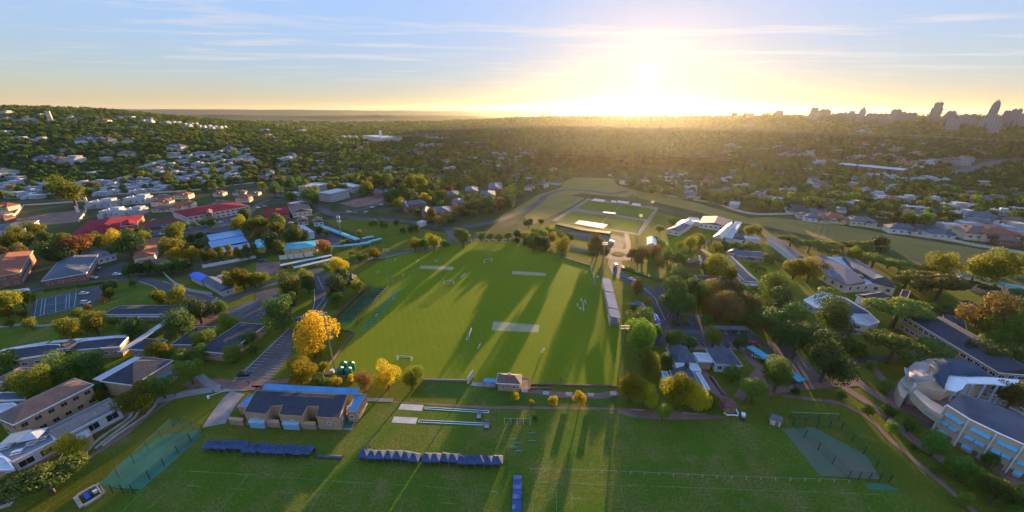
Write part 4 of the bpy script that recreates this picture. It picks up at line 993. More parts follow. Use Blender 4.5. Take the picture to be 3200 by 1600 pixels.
def trunk_mesh(seed, shape):
    rnd = random.Random(seed); m = MB()
    h = {'round': .34, 'flat': .24, 'tall': .35, 'cone': .4}[shape]
    m.tube((0, 0, -.7), (0, 0, h * .7), .045, .032, 7)
    for i in range(5 if shape != 'cone' else 0):
        a = i * 1.257 + rnd.uniform(-.4, .4); t = .26 if shape != 'flat' else .36
        m.tube((0, 0, h * .55), (t * math.cos(a), t * math.sin(a), h * .95 + (.18 if shape != 'flat' else .06)), .022, .008, 5)
    return m.mesh('trunk', bark)
SHAPE = {'g': 'round', 'd': 'round', 'l': 'round', 'y': 'round', 'Y': 'round', 'G': 'round', 'O': 'round', 'o': 'round', 'r': 'round', 'a': 'flat', 'c': 'cone', 'p': 'tall'}
LEAF['p'] = LEAF['y']
CROWN = {}; TRUNK = {s: [trunk_mesh(i, s) for i in range(2)] for s in ('round', 'flat', 'tall', 'cone')}
def crowns(t, big):
    key = (t, big)
    if key not in CROWN:
        sh = SHAPE[t]
        nl, lf = ((6500, .018) if sh != 'cone' else (2600, .022)) if big == 2 else ((3000, .027) if big == 1 else (480, .062))
        CROWN[key] = [crown_mesh('crown', LEAF[t], ord(t) * 31 + i * 7 + big, sh, nl, lf) for i in range(3 if big else 4)]
    return CROWN[key]
# crown height above its foot, bare trunk below it (per crown width)
HT = {'round': (.98, .05), 'flat': (.55, .16), 'tall': (1.35, .04), 'cone': (2.2, .05)}
KIND = {'g': 'green broadleaf', 'd': 'dark evergreen', 'l': 'light green', 'y': 'yellow green', 'Y': 'yellow autumn', 'G': 'golden green', 'O': 'amber autumn', 'o': 'russet', 'r': 'brown leaved', 'a': 'flat topped acacia', 'c': 'dark cypress', 'p': 'tall narrow'}
TREES = []
SOLO = {}
def plant(px, py, wpx, t, label, group, rnd=random.Random(3)):
    """crown centre and width in the survey photograph -> a rooted tree"""
    sh = SHAPE[t]; ch, cl = HT[sh]; hc = 4.; w = 5.
    for _ in range(5):
        p = at(px, py, hc) if py > 560 else on_land(px, py, hc)
        z = project(p)[2]; w = wpx * z / F_PX; hc = w * (cl + ch * .48)
    p.z = land(p.x, p.y)
    tree_at(p, w, t, label, group, rnd)
def tree_at(p, w, t, label, group, rnd):
    sh = SHAPE[t]; ch, cl = HT[sh]; d = math.hypot(p.x, p.y); big = 2 if w / d > .055 else (1 if w / d > .014 else 0)
    nm = {'c': 'cypress_tree', 'a': 'acacia_tree', 'p': 'poplar_tree'}.get(t, 'bush' if w < 4.5 else 'broadleaf_tree')
    root = thing(nm, label, 'bush' if nm == 'bush' else 'tree', p, rnd.uniform(0, 6.28), group, (w, w, w * (rnd.uniform(1.02, 1.25) * (.74 if p.y > 285 and -120 < p.x < 190 else 1) if sh == 'round' else rnd.uniform(.92, 1.1))))
    link('trunk', rnd.choice(TRUNK[sh]), root, (0, 0, cl))
    link('crown', rnd.choice(crowns(t, big)), root, (0, 0, cl))
    TREES.append((p.x, p.y, w * .5)); BLOCK.append((p.x, p.y, w * .42))
def grove(desc, s):
    """desc: where these trees stand. Trees that differ in colour get their own label; look-alikes share it"""
    items = px_list(s)
    for q in items:
        t = q[3] if len(q) > 3 else 'g'; w = float(q[2]) / 3.22 * (.98 if t == 'a' else 1.1)
        lab = '%s tree %s' % (KIND[t], desc)
        plant(q[0], q[1], w, t, lab, 'trees ' + desc)
def solo(label, s):
    q = px_list(s)[0]; plant(q[0], q[1], float(q[2]) / 3.22 * 1.1, q[3], label, None)

solo('huge amber autumn tree beside the bend in the low wall', '1.9 545,490,430,O')
solo('airy yellow autumn tree below the huge amber one', '1.9 435,850,270,Y')
solo('dark round bush between airy yellow tree and small amber bushes', '1.9 655,940,150,d')
solo('small amber bush left of the three trees behind the blue skylight', '1.9 800,945,110,O')
solo('tiny amber bush just below the green water tanks', '1.9 950,915,80,O')
solo('russet tree, leftmost of three beside the field edge', '1.9 1090,950,185,o')
solo('bright yellow tree, middle of three beside the field edge', '1.9 1320,885,260,Y')
solo('olive green tree, rightmost of three beside the field edge', '1.9 1565,905,240,y')
solo('amber tree at the far end of the loop road', '1.6 825,755,195,O')
solo('golden round tree on the right of the grass bank', '2.9 1205,990,340,G')
solo('golden sprawling tree in front of the front pyramid classroom', '2.9 1640,1040,330,G')
solo('green tree merging with the golden sprawling one on its left', '2.9 1390,1110,230,G')
solo('olive tree merging with the golden sprawling one on its right', '2.9 1850,1110,330,G')
solo('small round green tree hanging over the bare earth apron', '2.9 1525,1255,165,l')
solo('small olive tree left of the dark red kiosk', '2.9 2010,1160,170,y')
solo('round green tree beside the dark red kiosk', '2.9 2440,1030,290,g')
solo('bright yellow young tree on the grass bank', '2.9 690,1115,150,Y')
solo('small yellow bush on the grass bank', '2.9 400,1145,110,Y')
solo('tiny yellow bush on the grass bank nearest the pavilion', '2.9 195,1165,70,Y')
solo('young yellow tree right beside the brick pavilion', '2.9 15,1105,100,Y')
solo('little dark green bush on the edge of the lower field', '2.12 235,345,65,g')
solo('yellow tree in front of the white terrace building', '0.12 670,620,250,Y')
solo('wide thin acacia at the lower left corner', '0.12 400,900,620,a')
solo('large round green tree beside the curved school path', '0.9 1390,1135,330,y')
solo('round dark tree at the end of the dark classroom block', '0.9 1985,225,280,d')
solo('small light green tree on the brick plaza', '0.9 2215,210,150,l')
solo('pale green tree beside the car park corner', '0.9 2280,345,195,l')
solo('light yellow green round tree on the far field corner', '2.6 505,560,185,y')
solo('russet tree beside the right hand car park', '2.6 1260,960,145,o')
solo('small round green tree behind the clubhouse', '2.6 1215,1185,130,g')
solo('russet bush beside the clubhouse', '2.6 1365,1120,110,r')
solo('green tree above the storage kiosk on the field edge', '1.6 1010,945,160,y')
solo('bright yellow tree along the campus road', '1.6 1180,620,125,Y')
solo('yellow poplar among the office park roofs', '1.3 1700,1005,130,Y')
solo('huge round tree behind the white estate wall', '0.3 710,970,280,y')
solo('round green tree beside the plaza with the red car', '2.9 2290,540,165,d')
solo('airy light green tree in the right hand car park', '2.9 2035,500,215,l')
solo('round bush beside the brick court', '2.9 2230,870,165,g')
solo('yellow tipped hedge tree at the right edge by the amphitheatre', '3.9 2465,1110,260,y')
grove('along the left street below the red shopping centre', '0.6 110,500,210,y 285,460,115,y 365,385,155,y 150,410,120,y 430,475,150,d 505,540,120,y 400,555,110,y 180,600,150,r 560,625,250,d 770,545,265,o 960,495,180,y 1155,480,185,Y 1285,545,235,d 30,640,150,o 640,500,130,y')
grove('around the red brown roofed houses', '0.6 1430,405,130,d 1450,452,160,y 1750,432,190,y 1700,555,240,y 1765,632,175,Y 1912,622,145,Y 1930,480,100,d 2000,540,120,d 2010,440,90,d')
grove('in the clipped row in front of the long dark red roof', '0.6 1270,800,120,d 1380,780,150,d 1490,765,130,d 1600,772,120,d 1700,755,145,d 1800,742,145,d 1885,732,115,d')
grove('in the dense row beside the nearest blue carport', '0.6 2050,650,105,p 2130,625,115,p 2220,615,115,p 2310,615,115,p 2400,615,105,p 2485,605,105,p 2565,590,115,p')
grove('at the end of the shopping street', '0.6 2400,330,140,Y 2500,350,165,y 2475,235,140,d 2590,330,160,y 1770,340,70,g 1870,335,80,g 1950,320,60,g 2120,305,110,g 2050,310,70,g')
grove('on the green by the loop drive', '0.6 1110,945,135,d 1085,1030,115,y 1030,1095,65,o 1340,915,80,g')
grove('at the left edge beside the tennis court', '0.6 70,1110,230,y 205,1085,170,y 215,1225,95,y 60,1215,120,y')
grove('above the dark roofed workshop', '0.6 2320,905,190,y 2440,885,200,y 2550,880,160,y')
grove('behind the dark classroom block', '0.9 1620,112,180,y 1780,112,205,y')
grove('in the courts between the school blocks', '0.9 1810,390,310,d 1290,405,200,g 1400,395,210,d 940,360,235,y 1140,335,115,y 690,402,220,y 300,352,130,y 95,370,75,y 880,195,70,o 770,268,100,y 2050,505,225,l 1595,625,195,y 1690,700,80,y')
grove('around the square school hall', '0.9 1835,705,185,g 1985,660,190,g 1900,850,255,l 930,765,280,d 700,705,190,d 650,825,300,g 60,740,210,g 1620,1010,225,g 1010,1020,160,d 970,1090,125,y')
grove('between the brown roofed ranges at the left edge', '0.9 360,990,330,y 535,930,225,y 170,1010,230,y 20,855,110,g')
grove('beside the long dark gabled hall', '0.9 2350,665,190,l 2500,510,160,g 2560,600,130,g')
grove('beside the loop road', '1.6 40,870,135,y 520,860,150,y 320,960,240,g 515,935,165,d 330,1120,180,d 240,1230,320,d 855,850,180,d 820,960,240,d 800,1080,160,g 370,885,80,o 700,760,80,g')
grove('in the avenue along the campus road', '1.6 960,622,65,y 970,672,85,g 1040,662,95,g 1110,655,65,g 905,700,60,g')
grove('on the verge above the playing field', '1.6 1600,520,145,y 1700,520,125,g 1790,512,155,y 1890,502,95,g 2080,462,195,g 2270,435,125,g 2360,432,105,g 2450,440,105,g 2540,428,110,g')
grove('around the palm courtyard by the yellow house', '1.6 190,305,200,d 245,330,110,Y 190,370,140,y 50,350,140,y 400,420,200,g 330,450,140,g 470,440,120,g 170,520,200,d 230,545,140,y 640,392,85,y 702,415,75,y 872,510,60,y 922,505,55,y 680,560,150,o 730,580,100,g 40,420,110,r')
grove('in the rough plot beside the public road', '1.6 1410,300,70,y 1200,300,60,g 1260,290,50,c 1160,310,60,g 1560,360,90,d 1480,370,80,d 1620,355,80,d 1030,415,60,y 1300,330,60,g')
grove('in the tall clump behind the far field corner', '2.6 190,470,130,d 250,440,150,g 310,410,150,g 370,440,150,y 430,460,140,y 280,500,140,d 350,520,140,d 220,540,110,d 230,390,120,y 340,370,120,y 400,390,110,g 120,430,110,y 60,420,110,d 170,300,110,d 290,285,80,y 580,450,110,d 520,440,110,y 60,480,80,d 470,420,100,d 130,500,90,d')
grove('beside the roundabout', '2.6 870,535,190,r 830,560,150,r 930,580,150,r 1320,620,175,r 1430,600,130,r 1210,620,130,r 1270,680,120,r')
grove('on the nursery lawn', '2.6 1492,350,105,g 1605,290,90,g 1870,440,105,g 1800,535,140,y 1900,510,130,y 2070,555,120,y 2150,520,150,a 2330,540,200,a 2250,555,130,g 2420,530,160,a 2390,390,140,y 2480,385,90,y')
grove('in the dense grove beside the right hand car park', '2.6 2060,765,270,y 2200,830,170,y 1680,700,180,g 1670,850,210,d 1760,900,150,d 1640,1060,310,d 1810,1010,260,d 2000,970,280,r 2180,1000,230,r 1660,960,190,y 1780,945,150,y 2.9 1690,150,300,d 1900,70,270,g 2060,190,280,r 2250,230,250,r 2420,180,260,r 2150,30,210,r 2360,100,210,d 2490,300,220,d 1960,320,120,g 2210,130,200,r')
grove('in front of the clubhouse', '2.9 1300,340,310,g 1310,530,340,l 1380,750,250,y 1570,735,160,d 1450,440,150,g')
grove('in the islands of the right hand car park', '2.9 1690,530,200,g 1790,550,170,d 1600,520,160,y 1645,355,95,g 1750,325,85,g')
grove('in the acacia row along the veld', '3.6 240,470,225,a 430,510,255,a 640,525,260,a 770,530,170,a 960,540,250,a 1150,545,190,d 650,600,230,a 860,632,150,y 1080,660,290,a 1350,725,340,a 1230,690,200,a 60,640,220,a')
grove('around the twin roofed library', '3.6 280,765,225,y 430,790,240,y 570,765,140,r 120,980,350,g 150,1180,340,d 1420,850,360,a 1600,850,400,a 1770,920,480,a 650,1235,400,g 1340,1150,600,a 1800,1170,340,a 950,700,90,r')
grove('on the veld edge beyond the library', '3.6 1770,705,200,y 1720,775,290,y 2120,745,290,y 2360,785,340,y 2250,965,180,a 2080,910,130,a 2420,1120,480,a 2580,1020,200,a')
grove('on the lawns between plaza and library', '3.9 170,380,400,d 300,545,350,d 600,745,430,d 60,300,260,d 105,900,330,l 1190,985,125,g 1290,570,560,a 1640,600,480,a 870,565,260,a 2230,345,420,o 2430,470,420,l 2330,560,300,g 2520,720,340,d 1040,765,100,g')
grove('in the young row beside the brick paths', '3.9 290,1040,90,g 505,1062,80,g 745,1085,95,g 1030,1235,115,g 1220,1265,140,g')
grove('on the slope below the crescent', '3.12 1245,440,115,l 1420,420,140,g 1700,610,270,g 1465,640,65,g 1700,860,95,g 1930,850,240,g 2100,930,200,g 2330,1080,330,g 1990,1160,145,l 2530,1200,220,g 2250,780,150,g')

grove('around the grey office blocks', '1.3 250,875,110,d 340,885,120,d 420,870,100,g 475,890,110,g 180,945,140,d 350,1015,120,g 520,1005,150,d 585,965,120,g 600,1065,90,g 745,915,100,y 810,900,90,d 885,940,110,d 60,910,90,y 1000,820,110,g 1100,920,140,y 1060,960,90,g 560,1100,60,g')
grove('around the slate blue office lodges', '1.3 1370,1010,170,d 1430,1095,120,y 1540,1010,140,d 1620,1150,110,g 1770,1170,150,r 1840,1235,150,r 1720,1215,110,r 2050,1125,150,r 2150,1095,150,d 2250,1085,150,d 2350,1065,150,d 2450,1060,160,r 2545,1040,170,d 1930,1200,130,r 1990,1190,120,d 1850,980,160,g 1950,920,100,o 1770,1000,110,d 2250,1030,120,d 2120,1020,110,y')
grove('in the wood behind the office lodges', '1.3 1230,855,150,g 1330,850,140,g 1440,900,150,d 1560,880,170,y 1650,900,180,y 1480,970,120,d 1150,870,120,y 1760,900,150,g 1300,930,110,d')
grove('in the yellow undergrowth beside the huge amber tree', '1.9 640,640,120,Y 500,740,90,O 700,780,90,y 620,840,80,Y 830,440,90,Y 560,820,70,Y')
grove('on the lawns around the nursery and its garden', '2.6 1570,640,140,g 1640,660,120,y 1480,690,110,r 1560,590,90,g 1950,760,120,g 2380,650,130,a 2470,750,150,a 1440,460,80,g 1700,560,90,y 2440,640,120,a')
grove('closing the gaps around the long school wing', '3.9 1180,440,150,a 1480,660,200,a 2080,640,240,d 2250,720,260,d 1900,200,240,a 2480,230,300,a 950,640,170,a 700,560,150,d')
# ------------------------------------------------------------------ suburb houses
def flat_template(name, w, d, h, variant):
    root = link(name, None)
    m = MB(); m.box(0, 0, h / 2 - 1, w, d, h + 2)
    if variant: m.box(w * .22, d * .1, h + 1.2, w * .42, d * .6, 2.6)
    m.box(-w * .36, -d * .62, h * .35, w * .26, d * .3, h * .7)
    m.obj('wall', surf('estate_plaster', (.36, .36, .36), .85, .25, .08), root)
    r = MB(); r.box(0, 0, h + .06, w - .8, d - .8, .12); r.obj('roof', whiteroof, root)
    p = MB()
    for x, y, sx, sy in ((0, -d / 2 + .15, w, .3), (0, d / 2 - .15, w, .3), (-w / 2 + .15, 0, .3, d - .6), (w / 2 - .15, 0, .3, d - .6)): p.box(x, y, h + .4, sx, sy, .5)
    p.obj('parapet', surf('estate_plaster', (.36, .36, .36)), root)
    wm = window_mesh(1.8, 1.4)
    for i in range(3): link('window', wm, root, ((i - .6) * w * .26, -d / 2 - .01, h * .55), math.pi)
    link('chimney', MB().box(0, 0, 0, .8, .8, 1.6).mesh('chimney', whitewall), root, (-w * .3, d * .2, h + .8))
    return root
def hip_template(name, w, d, h, rise, wall, roof, kind='hip'):
    root = link(name, None)
    MB().box(0, 0, h / 2 - 1, w - 1, d - 1, h + 2).obj('wall', wall, root)
    link('roof', roof_mesh(w, d, h, rise, kind, mats=roof), root)
    m = MB(); m.add([(x, y, z) for z in (h - .1, h + rise * .8) for x, y in ((w * .1, -d * .72), (w * .38, -d * .72), (w * .38, 0), (w * .1, 0))][:4] + [(w * .24, -d * .72, h + rise * .7), (w * .24, 0, h + rise * .7)], [(0, 1, 4), (1, 2, 5, 4), (3, 0, 4, 5), (2, 3, 5), (3, 2, 1, 0)]); m.obj('gable_roof', roof, root)
    wm = window_mesh(1.8, 1.3)
    for i in range(3): link('window', wm, root, ((i - 1.2) * w * .25, -d / 2 + .49, h * .55), math.pi)
    link('chimney', MB().box(0, 0, 0, .8, .8, 2).mesh('chimney', redbrick), root, (-w * .3, d * .1, h + rise * .7))
    return root
TPL = {
 'w': [flat_template('flat_roofed_house', 15, 9, 4.2, 0), flat_template('flat_roofed_house', 12, 10, 4.4, 1), flat_template('flat_roofed_house', 18, 9, 3.8, 1)],
 't': [hip_template('tiled_house', 16, 12, 5.2, 3., creamwall, tileroof), hip_template('tiled_house', 14, 11, 4., 2.8, creamwall, brownroof)],
 's': [hip_template('slate_roofed_house', 17, 11, 3.6, 3., whitewall, blueroof), hip_template('slate_roofed_house', 15, 11, 4., 2.6, creamwall, greyroof)],
 'k': [hip_template('dark_roofed_house', 18, 11, 3.6, 2.8, whitewall, darkroof, 'gable'), hip_template('dark_roofed_house', 15, 11, 4., 3., redbrick, brownroof)],
 'f': [flat_template('flat_roofed_house', 15, 10, 5., 1)],
}
used = set()
WORDS = {'w': 'white flat roofed house', 't': 'terracotta tiled house', 's': 'blue grey roofed house', 'k': 'dark roofed house', 'f': 'white two storey box house'}
hr = random.Random(11); HOUSES = 0
def put_house(p, k, rz, sc, label, group):
    global HOUSES
    HOUSES += 1
    src = hr.choice(TPL[k]); p.z = land(p.x, p.y)
    BLOCK.append((p.x, p.y, 9 * sc))
    s3 = (sc * hr.uniform(.85, 1.25), sc * hr.uniform(.9, 1.15), sc * hr.uniform(.9, 1.1))
    if src.name in used:
        o = copy_thing(src, p, rz, s3)
    else:
        used.add(src.name); o = src; o.location = p; o.rotation_euler = (0, 0, rz); o.scale = s3
    tag(o, label, 'house', group)
    if math.hypot(p.x, p.y) > 900:
        for ch in list(o.children):
            if ch.name.split('.')[0] in ('window', 'chimney'): bpy.data.objects.remove(ch)
def estate(where, s, rot, jit=.25, group=None, h0=3.):
    for q in px_list(s):
        k = q[3] if len(q) > 3 else 'w'; sc = float(q[2]) if len(q) > 2 else 1.
        p = on_land(q[0], q[1], h0)
        put_house(p, k, rot + hr.uniform(-jit, jit), sc, '%s %s' % (WORDS[k], where), group or 'houses ' + where)
estate('in the packed white estate', '0.3 100,878 330,925 680,895 970,872 1255,832 1290,895 1560,885 1640,908 1850,832 2090,862 2350,835,1.1,f 1040,972 1390,958 350,1003 1600,765 1860,772 2040,752 1450,716 1700,692 1980,682 1950,722 2230,662 2420,617 2240,737 2430,722 2130,592 1990,577 2470,537 1880,602 1760,622 2070,642 2330,772 1600,662 1520,692 1850,655 2150,692 2290,690 2020,612 2200,565 1330,930 60,930 180,860 560,930 820,880 1130,890 1750,780 2180,620 2060,570 2380,570 2500,640', R(9), .12)
estate('beside the fenced building plot', '0.6 1050,125,1.3,f 1400,85,1.3,f 1150,215,1.2,f 1360,195,1.2,f', R(12), .05)
estate('in the terracotta roofed estate behind the crimson shops', '0.6 1640,52,1 1640,108,1 1640,165,1 1850,40,1 1800,160,.9 1885,130,.9 2215,15,1 2220,105,.9 2415,5,1 2460,72,1 2560,10,1'.replace(',1 ', ',1.0,t ').replace(',.9 ', ',.9,t ') + ',t', R(10), .06)
estate('in the stepped terracotta row behind the offices', '1.3 200,835,.8,t 270,825,.8,t 340,815,.8,t 410,808,.8,t 480,800,.8,t 550,795,.8,t 620,850,.8,t 690,845,.8,t 750,835,.8,t 80,820,1,t 110,760,1,t 190,725,1,t 290,740,1,s 590,730,1,s', R(12), .08)
estate('near the left edge by the building plot', '0.6 80,165,1.1,t 10,230,1,t 20,270,.9,k', R(6), .1)
house('slate roof with orange lit hip at the left edge below the plot', '0.6 -160,395 250,380 345,300 60,310', 4.5, 2.4, whitewall, blueroof, 'hip', None, trimw, 'street_house', 'house')
estate('in the townhouses beside the misty valley', '1.3 2400,590,1.2,f 2480,600,1.2,f 2450,640,1.2,f 2540,700,1,w 2.3 120,590,1.3,f 60,625,1.2,f 180,595,1.2,f 420,625,1,f 80,760,1,t 130,740,1,s 40,800,1,s 30,690,1,s 150,700,1,s 280,695,1,s 20,830,1,s', R(-12), .2)
estate('scattered under the trees left of the valley', '1.3 1530,565,1,s 1640,580,1,t 1750,565,1,t 1850,575,1,t 1600,550,1,w 1950,745,1.2,f 2080,790,1.1,f 1330,730,1,w 1550,745,1,w 1380,790,1.2,t 1920,665,1.3,t 2050,660,1.2,t 300,650,1.4,f 960,745,1,s 730,730,1.2,k 930,815,1.2,k 1210,780,1,s 1700,720,1,s 560,500,1,w 170,460,1,w 280,465,1,w 830,515,1,t 2230,520,1,w 1950,535,1,w 350,580,1,s 640,690,1,k', R(8), .5)
estate('in the leafy suburb beyond the veld', '2.3 1620,800,1,s 1720,795,1,w 1590,860,1,w 1330,860,1,w 1390,885,1,w 1650,905,1,s 1790,930,1.1,w 1780,985,1,w 1800,1000,1,s 1950,885,1,t 2000,840,1,s 2100,870,1,w 2150,835,1,w 2050,970,1.1,s 2100,960,1,s 2310,905,1,w 2480,1010,1.2,s 2540,980,1,w 2160,945,1,s 3.3 80,1040,1.1,w 220,950,1,w 180,945,.9,w 410,885,1,w 490,870,1,s 590,885,1,s 120,785,1,w 260,775,1,w 800,910,1.1,s 960,945,1,w 1060,980,1,w 1140,1015,1,w 1230,1050,1,t 1100,1045,1,w 1380,1045,1.2,f 1250,940,1,w 1530,1025,1,w 1830,1010,1.2,s 2050,980,1.1,s 2140,1045,1.2,s 1650,1040,1,w 870,1085,1.1,w 1200,1060,1,s 1860,1110,1.2,w 1960,1100,1.1,w 1470,1130,1.2,w 1430,1180,1,t 1180,1195,1,t 1400,1205,1,w 2320,1165,1,w 2100,1220,1.3,s 1950,1210,1.2,w 1640,1160,1,k 1560,1210,1,t 440,1160,1,s 380,1200,1,s 590,1190,1,s 470,1230,1,s 280,1130,1.1,k 640,1240,1.1,t 540,1240,1,t 960,1260,1.2,s 300,1160,1,k 2480,1250,1,t 2540,1140,1,w 700,820,1,w 1240,910,1,w 2300,1030,1.1,k 2560,1000,1,s', R(-18), .5)
estate('along the boundary wall of the veld', '3.6 900,300,1.3,s 650,275,1.2,t 1330,380,1.2,s 1720,420,1.1,s 1560,370,1,k 2060,430,1.6,t 2250,450,1.4,t 1950,240,1.3,w 2130,260,1.5,s 1830,330,1,w 2000,320,1,w 2450,370,1.3,w 2560,380,1.2,w 2380,490,1.2,k', R(-18), .15)
bright = '3.3 880,800 930,805 980,800 1050,805 1100,825 1140,800 1240,815 1290,840 1350,850 1440,845 1500,850 1550,830 1600,825 1640,840 1720,860 1770,850'
estate('in the bright white cluster catching the sun', ' '.join(t + ',.95,f' if ',' in t else t for t in bright.split()), R(-15), .4)
tag(house('long white roofed school building on the far side of the valley', '3.3 735,690 1385,752 1395,735 740,672', 9., 2., redbrick, whiteroof, 'gable', None, None, 'far_school', 'school', dz=1), 'long white roofed school building on the far side of the valley', 'school')
estate('on the hillside below the towers', ' '.join(t + ',1.6,' + hr.choice('wwfsst') if ',' in t else t for t in '3.3 930,365 1000,385 880,385 1650,405 1720,408 1780,410 1290,335 960,310 1220,405 1430,450 1190,455 830,495 960,495 1140,515 1300,540 1260,560 1550,500 1650,535 1720,470 1910,470 1900,490 2060,480 2230,500 2000,520 2040,560 2120,590 2180,595 2230,590 1480,590 1560,600 1080,610 1210,620 1320,645 850,640 920,630 1010,650 500,655 600,670 480,690 270,545 250,580 200,590 150,605 80,520 430,575 390,610 620,530 560,415 490,470 250,420 1620,670 1590,690 1500,690 1440,740 1790,650 1860,655 1930,650 1990,650 1950,680 1340,700 140,545 700,560 930,530 1020,370 800,390 2.3 2180,510 2270,530 2350,440 2200,340 2350,310 2420,300 2100,230 1720,310 1650,315 2480,325 2520,540'.split()), R(-12), .6)
estate('along the white terraces below the towers', ' '.join(t + ',1.7,f' if ',' in t else t for t in '3.3 80,280 160,290 250,295 300,290 480,285 540,280 600,285 720,285 780,275 1350,250 1410,248 1500,268 1840,250 1900,245 1920,265 2080,258 2250,270 2300,275 2400,300 2480,305 2550,310 2150,240'.split()), R(-10), .3)
estate('on the wooded hill on the left', ' '.join(t + ',%.1f,%s' % (hr.uniform(1.2, 2.), hr.choice('wwfst')) if ',' in t else t for t in '0.3 390,450,. 200,440,. 700,235,. 780,238,. 650,240,. 1250,225,. 1200,230,. 1300,228,. 1010,275,. 1050,262,. 1500,240,. 400,210,. 60,245,. 250,265,. 50,190,. 1480,275,. 1430,268,. 1350,325,. 720,655,. 610,645,. 480,640,. 10,790,. 1280,590,. 20,380,. 1790,535,. 2310,540,. 1000,455,. 870,460,. 1100,460,. 1080,175,. 1180,175,.'.replace(',.', '').split()), R(10), .4)
estate('in the white cluster on the far shoulder of the hill', ' '.join(t + ',1.5,f' if ',' in t else t for t in '0.3 1660,285 1720,285 1780,285 1840,300 1900,305 1950,300 1990,325 2030,325 1880,315 2090,315 2150,325 2200,330 2240,325 2120,340 2190,350 1.3 860,425 920,430 980,432 1350,430 1600,390 1650,395 1750,430 1800,435 1850,438 1900,440 1330,385 1420,380 1480,378 1700,420 1300,420 440,365 470,362 95,360 1650,505 1750,510 1820,512 1700,520'.split()), R(5), .3)
for s_, l, w_ in (('1.3 1130,400 1340,440 1340,410 1160,385', 'cream hospital block with a white chimney tower far off', creamwall),):
    r = house(l, s_, 16., .4, w_, whiteroof, 'flat', None, None, 'far_hospital', 'hospital', dz=1)
    MB().box(0, 0, 17, 6, 6, 34).obj('chimney', whitewall, r, (12, 0, 0))
house('low red brown clinic beside the far hospital', '1.3 1340,448 1450,420 1440,405 1340,432', 12., .4, creamwall, brownroof, 'flat', None, None, 'far_clinic', 'clinic', dz=1)
house('water tower like block on top of the left hill', '0.3 445,165 500,165 500,145 445,145', 26., .4, creamwall, whiteroof, 'flat', None, None, 'hilltop_block', 'building', dz=1)

# ------------------------------------------------------------------ skyline towers
def facade(name, col, glass, floor=3.6, bay=5.):
    m, nt, b = nodes_of(name)
    g = nt.nodes.new('ShaderNodeTexCoord'); sp_ = nt.nodes.new('ShaderNodeSeparateXYZ'); nt.links.new(g.outputs['Object'], sp_.inputs[0])
    def stripe(o, per, w):
        a = nt.nodes.new('ShaderNodeMath'); a.operation = 'DIVIDE'; a.inputs[1].default_value = per; nt.links.new(o, a.inputs[0])
        f = nt.nodes.new('ShaderNodeMath'); f.operation = 'FRACT'; nt.links.new(a.outputs[0], f.inputs[0])
        t = nt.nodes.new('ShaderNodeMath'); t.operation = 'GREATER_THAN'; t.inputs[1].default_value = w; nt.links.new(f.outputs[0], t.inputs[0]); return t.outputs[0]
    mm = nt.nodes.new('ShaderNodeMath'); mm.operation = 'MULTIPLY'; nt.links.new(stripe(sp_.outputs[2], floor, .45), mm.inputs[0]); nt.links.new(stripe(sp_.outputs[0], bay, .25), mm.inputs[1])
    nt.links.new(mixcol(nt, mm.outputs[0], col, glass), b.inputs['Base Color']); b.inputs['Roughness'].default_value = .5
    MATS[name] = m; return m
FAC = [facade('facade_a', (.17, .19, .23), (.07, .09, .12)), facade('facade_b', (.22, .23, .26), (.09, .11, .13), 4., 8.), facade('facade_c', (.16, .17, .19), (.09, .11, .14), 3.4, 3.)]
def tower(label, x0, x1, ytop, ybase, dist, steps=((1, 1),), fac=0, depth=.8, name='office_tower', cap=None):
    """x0..x1, ytop in sheet 3.3; base on the land at the given distance"""
    X0, X1 = 2400 + x0 / 3.22, 2400 + x1 / 3.22
    d = ray((X0 + X1) / 2, 300 + ybase / 3.22); hd = Vector((d.x, d.y, 0)).normalized(); p = hd * dist; p.z = land(p.x, p.y)
    zc = project(p)[2]; w = (X1 - X0) * zc / F_PX * math.cos(math.atan2(p.x, p.y)) 
    dt = ray((X0 + X1) / 2, 300 + ytop / 3.22); ztop = CAM_H + dist * dt.z / math.hypot(dt.x, dt.y)
    H = max(12, ztop - p.z); a = math.atan2(p.x, p.y)
    root = thing(name, label, 'tower', p, -a)
    for i, (k, hk) in enumerate(steps):
        z0 = (steps[i - 1][1] * H if i else -6); z1 = hk * H
        MB().box(0, 0, (z0 + z1) / 2, w * k, w * depth * k, z1 - z0).obj('shaft' if i == 0 else 'setback', FAC[fac], root)
    k, hk = steps[-1]
    for i in range(2): MB().box((i - .5) * w * k * .4, 0, hk * H + 2, w * k * .22, w * k * .3, 4).obj('plant_room', FAC[fac], root)
    if cap: MB().tube((0, 0, H), (0, 0, H + cap), .9, .3, 5).obj('mast', steelm, root)
    BLOCK.append((p.x, p.y, w * .7))
    return root
tower('lone dark tower nearest the sun on the ridge', 68, 150, 148, 190, 2700, ((1, .9), (.9, 1)), 2)
tower('broad stepped apartment tower at the left of the skyline', 415, 490, 120, 200, 2600, ((1, 1),), 0)
tower('lower slab joined to the broad stepped apartment tower', 490, 625, 135, 200, 2640, ((1, .9), (.7, 1)), 0)
tower('long low block below the stepped apartment tower', 400, 560, 178, 215, 2480, ((1, 1),), 1)
tower('row of grey slabs right of the apartment tower', 630, 700, 182, 205, 2640, ((1, 1),), 1)
tower('dark wide slab before the peaked tower', 690, 790, 172, 205, 2650, ((1, 1),), 2)
tower('stepped slab left of the peaked tower', 770, 900, 153, 205, 2600, ((1, .8), (.45, 1)), 0)
tower('peaked tower with a pointed cap and spire', 905, 975, 118, 200, 2560, ((1, .75), (.85, .9), (.4, 1)), 0, cap=14)
tower('long grey slab right of the peaked tower', 985, 1100, 178, 205, 2620, ((1, 1),), 1)
tower('second long grey slab right of the peaked tower', 1095, 1215, 182, 205, 2580, ((1, 1),), 2)
